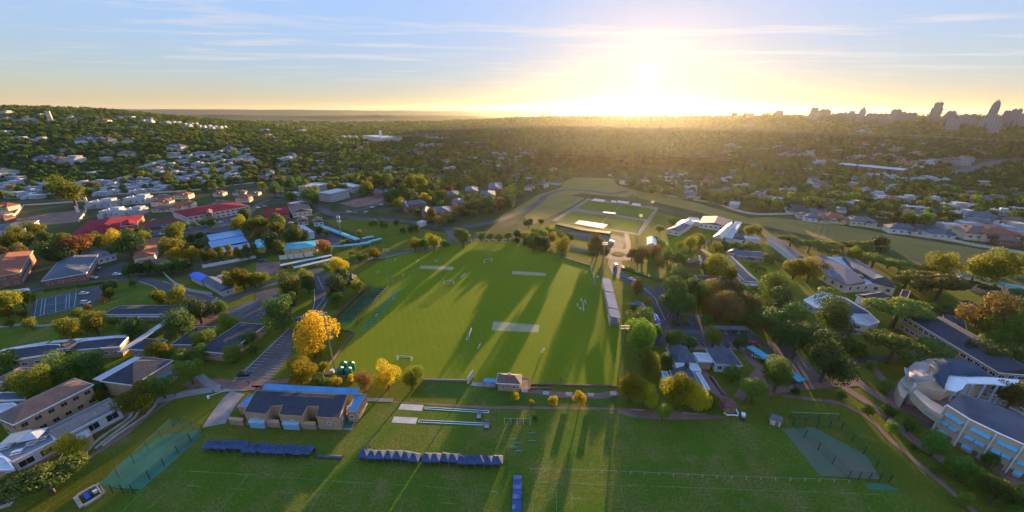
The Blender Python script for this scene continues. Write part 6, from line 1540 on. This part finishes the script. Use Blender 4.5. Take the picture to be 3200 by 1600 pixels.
for i, s in enumerate(('1.6 240,688 325,682', '1.6 332,680 384,676', '1.6 390,674 482,664', '1.6 492,660 580,650')):
    a, b = pts(s); d = b - a; t = thing('sight_screen', 'white slatted sight screen parked beside the white carports, %s from the left' % ('first', 'second', 'third', 'fourth')[i], 'screen', a)
    rz = math.atan2(d.y, d.x); nsl = 8
    for k in range(nsl):
        q = d * ((k + .5) / nsl); MB().box(q.x, q.y, 2.2, d.length / nsl * .86, .12, 3.4, rz).obj('slat', whitewall, t)
    MB().box(d.x / 2, d.y / 2, .5, d.length, .8, .3, rz).obj('carriage', steelm, t)
for i, (x, y) in enumerate(((2246, 335), (2325, 432))):
    t = thing('runway_trolley', 'grey wheeled trolley at the end of the %s jump runway' % ('upper', 'lower')[i], 'trolley', pts('1.12 %d,%d' % (x, y))[0], R(-5)); MB().box(0, 0, .8, 1.6, 2.6, .25).obj('bed', steelm, t); MB().box(0, 1.2, 1.5, 1.6, .1, 1.4).obj('backrest', steelm, t)
    for x_ in (-.8, .8):
        for y_ in (-1, 1): MB().tube((x_ - .06, y_, .35), (x_ + .06, y_, .35), .35, .35, 10).obj('wheel', blackm, t)
t = thing('cover_roll', 'long dark cover roll lying between the left and middle tents', 'roller', pts('1.12 740,742')[0], R(-3)); MB().tube((-4.2, 0, .5), (4.2, 0, .5), .5, .5, 10).obj('roll', blueroof, t); [MB().tube((x, 0, .55), (x * 1.03, 0, .55), .62, .62, 12).obj('wheel', blackm, t) for x in (-4.25, 4.25)]
t = thing('pitch_cover', 'long blue cover sheet at the bottom edge of the picture', 'cover', pts('2.12 50,1180')[0], R(-2)); MB().box(0, 0, .45, 2.6, 15, .9).obj('body', surf('blue_tarp', (.02, .07, .22), .6, .2, .4), t); [MB().tube((-1.3, y, .95), (1.3, y, .95), .09, .09, 5).obj('rib', surf('blue_tarp', (.02, .07, .22)), t) for y in (-6, -3, 0, 3, 6)]
q = pts('0.12 752,1130 990,1030 1062,1130 815,1228'); c, a, L, W = rectfit(q)
t = thing('sunken_bench', 'square stone kerbed pit with blue bench at the lower left', 'bench', c, a)
for x, y, sx, sy in ((0, -W / 2, L, .9), (0, W / 2, L, .9), (-L / 2, 0, .9, W - .9), (L / 2, 0, .9, W - .9)): MB().box(x, y, .3, sx, sy, .6).obj('stone_kerb', stone, t)
MB().box(0, -.4, .7, L * .5, W * .22, .25).obj('seat', cobalt, t); MB().box(0, .5, .9, L * .5, .3, .9).obj('backrest', blackm, t); MB().box(0, 1.2, .5, .9, .9, .9).obj('pump', trimw, t)
t = thing('stone_plinth', 'small stone plinth with dark plaque in the lower left corner', 'plinth', pts('0.12 35,1215')[0], R(25)); MB().box(0, 0, .2, 4.5, 3, .4).obj('base', stone, t); MB().box(0, 0, .7, 1.6, .6, .7).obj('plaque', blackm, t)
for i, (x, y, rz) in enumerate(((65, 365, -.5),)):
    t = thing('garden_shed', 'tiny tan garden shed on the grass beside the right net screen', 'shed', pts('3.12 %d,%d' % (x, y + 30))[0], rz); MB().box(0, 0, 1.2, 3, 2.6, 2.4).obj('wall', creamwall, t); link('roof', roof_mesh(3.6, 3.2, 2.4, .8, 'gable', mats=greyroof), t); MB().box(.4, -1.32, 1., .9, .08, 1.9).obj('door', woodm, t)
# golf cart and benches by the kiosk
t = thing('golf_cart', 'white roofed golf cart parked by the kiosk', 'cart', pts('2.12 2318,345')[0], R(60)); MB().box(0, 0, .55, 2.4, 1.2, .5).obj('body', bluecloth, t); MB().box(.1, 0, 1.9, 2., 1.3, .1).obj('roof', trimw, t); MB().box(-.2, 0, .95, .6, 1.1, .5).obj('seat', creamwall, t)
for x in (-.8, .8):
    for y in (-.6, .6): MB().tube((x, y - .08, .28), (x, y + .08, .28), .28, .28, 10).obj('wheel', blackm, t); MB().tube((x, y * .9, .8), (x, y * .9, 1.9), .03, .03, 4).obj('strut', steelm, t)
for i, s in enumerate(('2.12 2150,320 2275,325', '2.12 2118,240 2140,310', '2.12 2240,240 2275,310')):
    a, b = pts(s); d = b - a; t = thing('white_bench', 'white bench %s the dark red kiosk' % ('in front of', 'left of', 'right of')[i], 'bench', a, 0, 'white benches by the kiosk'); MB().box(d.x / 2, d.y / 2, .5, d.length, .6, .15, math.atan2(d.y, d.x)).obj('seat', trimw, t); [MB().box(d.x * k, d.y * k, .22, .15, .5, .44, math.atan2(d.y, d.x)).obj('leg', trimw, t) for k in (.1, .9)]
# north pitches furniture
canopy('long blue roofed stand beside the lower north pitch', '2.6 640,318 930,366 946,326 660,282', 5., bluesheet, 'spectator_stand', 'stand')
canopy('white roofed shelter between the two north pitches', '2.6 915,208 1040,222 1046,208 920,194', 3., whiteroof, 'pitch_shelter', 'shelter')
for i, s in enumerate(('810,88 930,102 936,82 818,66', '995,105 1045,108 1048,90 1000,84', '1055,102 1172,118 1178,102 1062,88', '1205,135 1292,142 1298,122 1212,110')):
    canopy('pale shelter behind the upper north pitch, %s from the left' % ('first', 'second', 'third', 'fourth')[i], '2.6 ' + s, 3., surf('cream_roof', (.55, .47, .37)), 'pitch_shelter', 'shelter', tilt=.5)
flatblock('long clipped hedge bank beside the blue roofed stand', '2.6 440,325 480,308 760,370 1000,400 985,420 700,385', 1.8, LEAF['g'], LEAF['g'], None, None, 'hedge', 'hedge', lip=0)
flatblock('dark clipped hedge along the right hand drive', '2.6 1100,735 1300,800 1560,890 1550,910 1290,825 1100,760', 1.4, LEAF['d'], LEAF['d'], None, None, 'hedge', 'hedge', lip=0)
flatblock('low clipped hedge below the slate blue hall', '0.6 430,960 700,930 1030,890 1030,905 700,950 430,985', 1.5, LEAF['d'], LEAF['d'], None, None, 'hedge', 'hedge', lip=0)
t = thing('road_sign', 'blue road sign board on posts beside the red earth court', 'sign', on_land(800 + 1322 / 3.22, 300 + 1020 / 3.22), R(15)); MB().box(0, 0, 7, 5, .3, 7).obj('board', bluesheet, t); MB().box(0, -.2, 7.6, 3.6, .1, 1.2).obj('panel', trimw, t); [MB().tube((x, 0, 0), (x, 0, 4), .2, .2, 6).obj('post', steelm, t) for x in (-1.6, 1.6)]
t = thing('communication_mast', 'slim silver mast with antennas in the retail car park', 'mast', pts('1.6 862,468')[0]); MB().tube((0, 0, 0), (0, 0, 21), .35, .25, 8).obj('shaft', steelm, t); [MB().box(1.1 * math.cos(a), 1.1 * math.sin(a), z, .5, .4, 2.2, a).obj('antenna', trimw, t) for z in (16, 19.5) for a in (0, 2.1, 4.2)]
for i, (x, y) in enumerate(((875, 70), (790, 160))):
    t = thing('shop_sign', 'red and white pylon sign at the plot corner, %s' % ('upper', 'lower')[i], 'sign', pts('0.6 %d,%d' % (x, y + 45))[0], R(20)); MB().box(0, 0, 4., 2.6, .8, 8).obj('panel', whitewall, t); MB().box(0, -.05, 8.4, 2.9, 1., 1.8).obj('header', redroof, t)
# terrace furniture
for i, (x, y) in enumerate(((190, 560), (365, 535))):
    t = thing('parasol', 'square %s parasol on the white terrace' % ('cream', 'pale blue')[i], 'parasol', at(x / 3.22, 1200 + (y + 30) / 3.22, 4.1), R(20)); link('canopy', roof_mesh(5, 5, 2.3, 1., 'pyramid', .08, mats=creamwall if i == 0 else whiteroof), t); MB().tube((0, 0, 0), (0, 0, 3.2), .06, .06, 6).obj('pole', steelm, t)
for i, (x, y) in enumerate(((330, 600), (180, 690), (70, 640), (430, 555))):
    t = thing('terrace_table', 'white table with benches on the terrace, %s' % ('beside the blue parasol', 'nearest the front rail', 'at the left end', 'at the right end')[i], 'table', at(x / 3.22, 1200 + y / 3.22, 4.2), R(25)); MB().box(0, 0, .72, 2.4, 1., .08).obj('table_top', trimw, t); [MB().box(0, s_ * 1., .42, 2.4, .4, .08).obj('seat', trimw, t) for s_ in (-1, 1)]; [MB().box(s_ * .9, 0, .36, .1, .8, .7).obj('leg', trimw, t) for s_ in (-1, 1)]

# ------------------------------------------------------------------ cars
def car_meshes(paintm, van=False):
    L, W = (4.6, 1.8); sec = []
    prof = [(-2.3, .35, .62), (-2.25, .35, .95), (-1.4, .3, 1.0), (-.9, .3, 1.0), (1.1, .3, 1.0), (1.9, .3, .95), (2.3, .35, .85), (2.35, .4, .6)]
    m = MB(); vs = []
    for x, z0, z1 in prof: vs += [(x, -W / 2, z0), (x, -W / 2, z1 - .08), (x, -W / 2 + .12, z1), (x, W / 2 - .12, z1), (x, W / 2, z1 - .08), (x, W / 2, z0)]
    fs = [[6 * i + j, 6 * i + j + 1, 6 * i + j + 7, 6 * i + j + 6] for i in range(len(prof) - 1) for j in range(5)] + [[6 * i + 5, 6 * i, 6 * i + 6, 6 * i + 11] for i in range(len(prof) - 1)] + [[5, 4, 3, 2, 1, 0], [6 * (len(prof) - 1) + j for j in range(6)]]
    m.add(vs, fs); body = m.mesh('body', paintm)
    a0, a1, b0, b1 = (-1.9, 1.1, -1.5, .55) if not van else (-2.2, 1.3, -2.1, .8)
    t = 1.5 if not van else 1.75
    m = MB(); m.add([(a0, -.82, .98), (a1, -.82, .98), (a1, .82, .98), (a0, .82, .98), (b0, -.66, t), (b1, -.66, t), (b1, .66, t), (b0, .66, t)], [(0, 1, 5, 4), (1, 2, 6, 5), (2, 3, 7, 6), (3, 0, 4, 7), (4, 5, 6, 7)])
    glass = m.mesh('windows', glassd)
    roof = MB().box((b0 + b1) / 2, 0, t + .03, b1 - b0 + .1, 1.36, .07).mesh('roof', paintm)
    return body, glass, roof
wheel = MB().tube((0, -.11, 0), (0, .11, 0), .33, .33, 12).mesh('wheel', blackm)
CARCOL = {'w': surf('car_white', (.70, .70, .69), .3, .05, 1.), 'k': surf('car_black', (.02, .02, .022), .25, .1, 1.), 's': surf('car_silver', (.42, .43, .45), .3, .08, 1., metal=.4), 'r': surf('car_red', (.45, .03, .03), .3, .08, 1.), 'b': surf('car_blue', (.03, .09, .28), .3, .08, 1.), 'g': surf('car_green', (.05, .20, .16), .3, .08, 1.)}
CARM = {}
def car(label, s, deg, col='w', van=False, group=None):
    p = pts(s)[0]
    if (col, van) not in CARM: CARM[col, van] = car_meshes(CARCOL[col], van)
    t = thing('van' if van else 'parked_car', label, 'van' if van else 'car', (p.x, p.y, .06), R(deg), group)
    b, g, r_ = CARM[col, van]; link('body', b, t); link('windows', g, t); link('roof', r_, t)
    for x in (-1.45, 1.45):
        for y in (-.82, .82): link('wheel', wheel, t, (x, y, .33))
car('white station wagon beside the tennis court, upper one', '0.9 850,62', 8); car('white pickup beside the tennis court, lower one', '0.9 868,155', 4, 'w', True)
car('white estate car beside the slate blue hall', '0.6 945,870', 5); car('silver car under the wall of the slate blue hall', '0.6 975,775', 5, 's'); car('white car by the yard hedge', '0.6 1180,835', 6)
car('black car in the sloping car park', '0.9 2455,880', 12, 'k'); car('white van on the drive below the roundabout', '2.6 1045,742', 88, 'w', True); car('white car on the right hand drive', '2.6 1208,886', -35)
car('bright red car beside the turquoise walkway', '2.9 2438,575', -38, 'r'); car('white car under the turquoise walkway roof', '3.9 -110,700', -35); car('upper white car beside the clubhouse trees', '2.9 1445,425', -10); car('lower white car beside the clubhouse trees', '2.9 1468,455', -10)
car('silver car under the left grey carport', '2.9 2130,445', 80, 's'); car('silver car under the right grey carport', '2.9 2265,445', 80, 's'); car('blue car in the island car park', '2.9 1805,380', 70, 'b'); car('light car behind the island trees', '2.9 1815,528', 20)
car('white pickup at the public road junction', '1.6 932,206', 10, 'w', True); car('green car at the public road junction', '1.6 995,218', 0, 'g'); car('white car on the branch road, nearer', '1.6 1170,158', 15); car('white car on the branch road, farther', '1.6 1260,132', 15); car('white car by the timbered shops', '1.6 350,316', 5)
car('white car turning past the rough verge', '1.6 1108,205', 60); car('silver car left of the restaurant', '1.6 85,150', 20, 's'); car('white car behind the restaurant', '1.6 22,163', 20); car('black car under the upper white carport', '1.6 272,768', 70, 'k'); car('black car in the middle of the white carports', '1.6 645,678', 75, 'k'); car('black car at the end of the upper white carport', '1.6 762,645', 75, 'k'); car('black car in the north lot', '2.6 998,505', 10, 's')
car('blue truck at the left of the white screens', '1.6 62,700', 40, 'b', True); car('silver car in the retail car park', '1.6 945,505', 60, 's')
for i, (x, y, c_) in enumerate(((1650, 357, 'w'), (1692, 385, 'k'), (1800, 388, 'w'), (1842, 352, 's'), (1690, 345, 's'), (1930, 318, 'w'), (2005, 315, 'k'), (2080, 420, 'b'), (2222, 312, 'w'), (1630, 432, 'w'), (1980, 340, 's'), (1550, 290, 's'), (2140, 300, 'w'), (1880, 295, 'k'))):
    car('%s car parked in front of the crimson shops' % {'w': 'white', 'k': 'black', 's': 'silver', 'b': 'blue'}[c_], '0.6 %d,%d' % (x, y), 80 if i % 3 else 10, c_, False, 'cars at the crimson shops')
for i, (x, y, c_) in enumerate(((2420, 960, 'w'), (2200, 1020, 's'), (1930, 860, 'w'), (2460, 965, 'k'))):
    car('%s car by the arched turquoise carports, %s' % ({'w': 'white', 'k': 'black', 's': 'silver'}[c_], ('right one', 'among the bays', 'left one', 'beside the white one')[i]), '3.6 %d,%d' % (x, y), 60, c_)

# ------------------------------------------------------------------ people: one continuous body each
def person_mesh(name, top, legs, walk):
    me = bpy.data.meshes.new('body')
    J = {'pelvis': (0, 0, .95), 'chest': (0, 0, 1.3), 'neck': (0, .01, 1.5), 'head': (0, .02, 1.66), 'crown': (0, .01, 1.78),
         'hl': (-.09, 0, .88), 'kl': (-.11, .05 + walk, .50), 'al': (-.11, -.02 + walk * 1.2, .08), 'tl': (-.11, .14 + walk * 1.2, .04),
         'hr': (.09, 0, .88), 'kr': (.11, .05 - walk, .50), 'ar': (.11, -.05 - walk * 1.2, .08), 'tr': (.11, .11 - walk * 1.2, .04),
         'sl': (-.19, 0, 1.42), 'el': (-.27, -.03 - walk, 1.14), 'wl': (-.28, .10 - walk, .92), 'fl': (-.28, .13 - walk, .83),
         'sr': (.19, 0, 1.42), 'er': (.27, -.03 + walk, 1.14), 'wr': (.28, .10 + walk, .92), 'fr': (.28, .13 + walk, .83)}
    E = [('pelvis', 'chest'), ('chest', 'neck'), ('neck', 'head'), ('head', 'crown'), ('pelvis', 'hl'), ('hl', 'kl'), ('kl', 'al'), ('al', 'tl'), ('pelvis', 'hr'), ('hr', 'kr'), ('kr', 'ar'), ('ar', 'tr'), ('chest', 'sl'), ('sl', 'el'), ('el', 'wl'), ('wl', 'fl'), ('chest', 'sr'), ('sr', 'er'), ('er', 'wr'), ('wr', 'fr')]
    RAD = {'pelvis': .15, 'chest': .17, 'neck': .06, 'head': .10, 'crown': .07, 'h': .10, 'k': .07, 'a': .05, 't': .04, 's': .07, 'e': .05, 'w': .04, 'f': .035}
    ks = list(J); me.from_pydata([J[k] for k in ks], [(ks.index(a), ks.index(b)) for a, b in E], [])
    o = bpy.data.objects.new('body', me); C.objects.link(o); md = o.modifiers.new('skin', 'SKIN')
    for i, k in enumerate(ks):
        r = RAD.get(k, RAD.get(k[0])); sv = me.skin_vertices[0].data[i]; sv.radius = (r, r * (.75 if k in ('pelvis', 'chest') else 1)); sv.use_root = (k == 'pelvis')
    md.use_smooth_shade = True
    dg = bpy.context.evaluated_depsgraph_get(); out = bpy.data.meshes.new_from_object(o.evaluated_get(dg)); bpy.data.objects.remove(o)
    out.materials.clear()
    for m_ in (skin, top, legs): out.materials.append(m_)
    for p in out.polygons:
        z = p.center.z; x = abs(p.center.x)
        p.material_index = 0 if z > 1.47 or (x > .22 and z < 1.05) else (1 if z > .93 else 2)
    out.name = name; return out
hair = surf('dark_hair', (.03, .022, .018), .7, .2, 3.); hm = MB()
hm.add([(.11 * math.cos(a) * math.cos(b), .01 + .11 * math.sin(a) * math.cos(b), 1.68 + .13 * math.sin(b)) for b in (0, .5, 1.0, 1.45) for a in [i * .6283 for i in range(10)]], [[j * 10 + i, j * 10 + (i + 1) % 10, (j + 1) * 10 + (i + 1) % 10, (j + 1) * 10 + i] for j in range(3) for i in range(10)])
hme = hm.mesh('hair', hair)
PW = [person_mesh('player_body', whitecloth, whitecloth, w_) for w_ in (.0, .12, .2)]; PD = [person_mesh('walker_body', bluecloth, surf('grey_trousers', (.12, .12, .13), .8, .1, 3.), .12), person_mesh('walker_body', redroof, bluecloth, .1)]
def person(label, s, me, group=None):
    p = pts(s)[0]; t = thing('person', label, 'person', (p.x, p.y, .02), random.uniform(0, 6.28), group, (1.04,) * 3); link('body', me, t); link('hair', hme, t)
for i, (x, y) in enumerate(((688, 130), (702, 128), (710, 150), (715, 175), (720, 190), (742, 152), (738, 165), (730, 140), (680, 215), (692, 218), (712, 212), (722, 232), (716, 228), (655, 175), (660, 190))):
    person('cricketer dressed in white in the group practising on the field', '2.9 %d,%d' % (x, y), PW[i % 3], 'players in white on the field')
for i, (x, y) in enumerate(((850, 862), (862, 858), (872, 866))):
    person('person in white standing at the field edge near the grandstand', '2.6 %d,%d' % (x, y), PW[i % 3], 'people by the far grandstand')
person('walker in dark clothes on the school path', '0.9 1770,1088', PD[0]); person('walker in dark clothes at the path crossing', '0.9 2240,1020', PD[0]); person('walker in dark top near the white barrier', '0.9 2150,1052', PD[0]); person('person in red top on the striped crossing path', '0.9 2505,960', PD[1]); person('person in dark clothes on the right edge of the field', '2.9 490,945', PD[0]); person('person in red top on the plaza path', '3.9 890,945', PD[1])
t = thing('boom_gate', 'white boom barrier across the school path', 'barrier', pts('0.9 2100,1112')[0], R(35)); MB().box(0, 0, .6, .7, .7, 1.2).obj('housing', trimw, t); MB().tube((0, 0, 1.1), (6.5, 0, 1.15), .09, .06, 6).obj('boom', trimw, t)
for i, s in enumerate(('2.12 1190,262 1330,275', '2.12 1710,300 1870,312')):
    a, b = pts(s); d = b - a; t = thing('timber_bench', 'long pale bench under the golden trees, %s' % ('left', 'right')[i], 'bench', a); MB().box(d.x / 2, d.y / 2, .42, d.length, .4, .1, math.atan2(d.y, d.x)).obj('seat', stone, t); [MB().box(d.x * k, d.y * k, .2, .2, .35, .38).obj('leg', stone, t) for k in (.1, .5, .9)]
for i, (x, y) in enumerate(((0, 600), (55, 640), (185, 540))):
    t = thing('hurdle', 'small blue and orange training hurdle set on the lower field, %s' % ('left', 'lower', 'right')[i], 'hurdle', pts('2.12 %d,%d' % (x + 12, y))[0]); [MB().box(0, k * 1.6, .45, 2.6, .1, .25).obj('board', tealroof, t) for k in (-1, 1)]; [MB().tube((s_ * 1.2, k * 1.6, 0), (s_ * 1.2, k * 1.6, .6), .04, .04, 4).obj('leg', tileroof, t) for k in (-1, 1) for s_ in (-1, 1)]

# ------------------------------------------------------------------ haze over the whole land
hz = bpy.data.materials.new('haze'); hz.use_nodes = True; nt = hz.node_tree; nt.nodes.clear()
pv = nt.nodes.new('ShaderNodeVolumePrincipled'); pv.inputs['Color'].default_value = (.93, .92, .90, 1); pv.inputs['Density'].default_value = HAZE; pv.inputs['Anisotropy'].default_value = .74
ou = nt.nodes.new('ShaderNodeOutputMaterial'); nt.links.new(pv.outputs[0], ou.inputs['Volume'])
lowest = min(v.co.z for v in bpy.data.objects['ground'].data.vertices)
m = MB(); z0, z1 = lowest - 1.5, 235.; m.box(0, FAR / 2 - 400, (z0 + z1) / 2, 2 * FAR + 200, FAR + 1300, z1 - z0)
struct(m.obj('haze', hz), 'stuff')

# ------------------------------------------------------------------ look-alikes told apart by their place
ORD = ['leftmost', 'second from left', 'third from left', 'fourth from left', 'fifth from left', 'sixth from left', 'seventh from left', 'eighth from left', 'ninth from left', 'tenth from left', 'eleventh from left', 'twelfth from left']
ROWS = ['front row', 'second row', 'third row', 'fourth row', 'fifth row', 'sixth row', 'seventh row', 'eighth row']
same = {}
for o in list(C.objects):
    if o.parent is None and o.get('label') and o.get('category') and o.get('kind') is None: same.setdefault(o['label'], []).append(o)
for lab, os_ in same.items():
    if len(os_) < 2: continue
    pr = {o.name: project(o.location) for o in os_}
    os_.sort(key=lambda o: -pr[o.name][1])
    nr = -(-len(os_) // 9); per = -(-len(os_) // nr)
    for i in range(nr):
        row = sorted(os_[i * per:(i + 1) * per], key=lambda o: pr[o.name][0])
        for k, o in enumerate(row):
            w = ORD[k] if k < len(row) - 1 or len(row) == 1 else 'rightmost'
            if len(row) == 1: w = 'single'
            new = (ROWS[i] + ', ' if nr > 1 else '') + w + ' ' + lab
            ws = new.split()
            if len(ws) > 16:
                ws = [x for x in ws if x not in ('the', 'from')]
                new = ' '.join(ws[:16])
            o['label'] = new

# morning mist lying in the valley under the sun
mm_ = bpy.data.materials.new('mist'); mm_.use_nodes = True; nt = mm_.node_tree; nt.nodes.clear()
pv = nt.nodes.new('ShaderNodeVolumePrincipled'); pv.inputs['Color'].default_value = (.95, .95, .94, 1); pv.inputs['Density'].default_value = .016; pv.inputs['Anisotropy'].default_value = .5
ou = nt.nodes.new('ShaderNodeOutputMaterial'); nt.links.new(pv.outputs[0], ou.inputs['Volume'])
def mist_bank(p, a, b, h, mat, rz):
    m = MB(); vs2 = []; n1, n2 = 28, 10
    for j in range(n2 + 1):
        t = math.pi * j / n2
        for i in range(n1):
            an = 2 * math.pi * i / n1; k = 1 + .18 * math.sin(3 * an + 1) + .1 * math.sin(7 * an)
            vs2.append((a * k * math.sin(t) * math.cos(an), b * k * math.sin(t) * math.sin(an), h * math.cos(t) + 3))
    m.add(vs2, [[j * n1 + i, j * n1 + (i + 1) % n1, (j + 1) * n1 + (i + 1) % n1, (j + 1) * n1 + i] for j in range(n2) for i in range(n1)])
    struct(m.obj('mist', mat, None, p, rz), 'stuff')
mist_bank(on_land(1920, 515), 230, 110, 15, mm_, R(-8))
m2_ = mm_.copy(); m2_.name = 'thin_mist'; m2_.node_tree.nodes['Principled Volume'].inputs['Density'].default_value = .0008; m2_.node_tree.nodes['Principled Volume'].inputs['Anisotropy'].default_value = .65
mist_bank(Vector((430, 1250, 10)), 1000, 480, 42, m2_, R(-16))
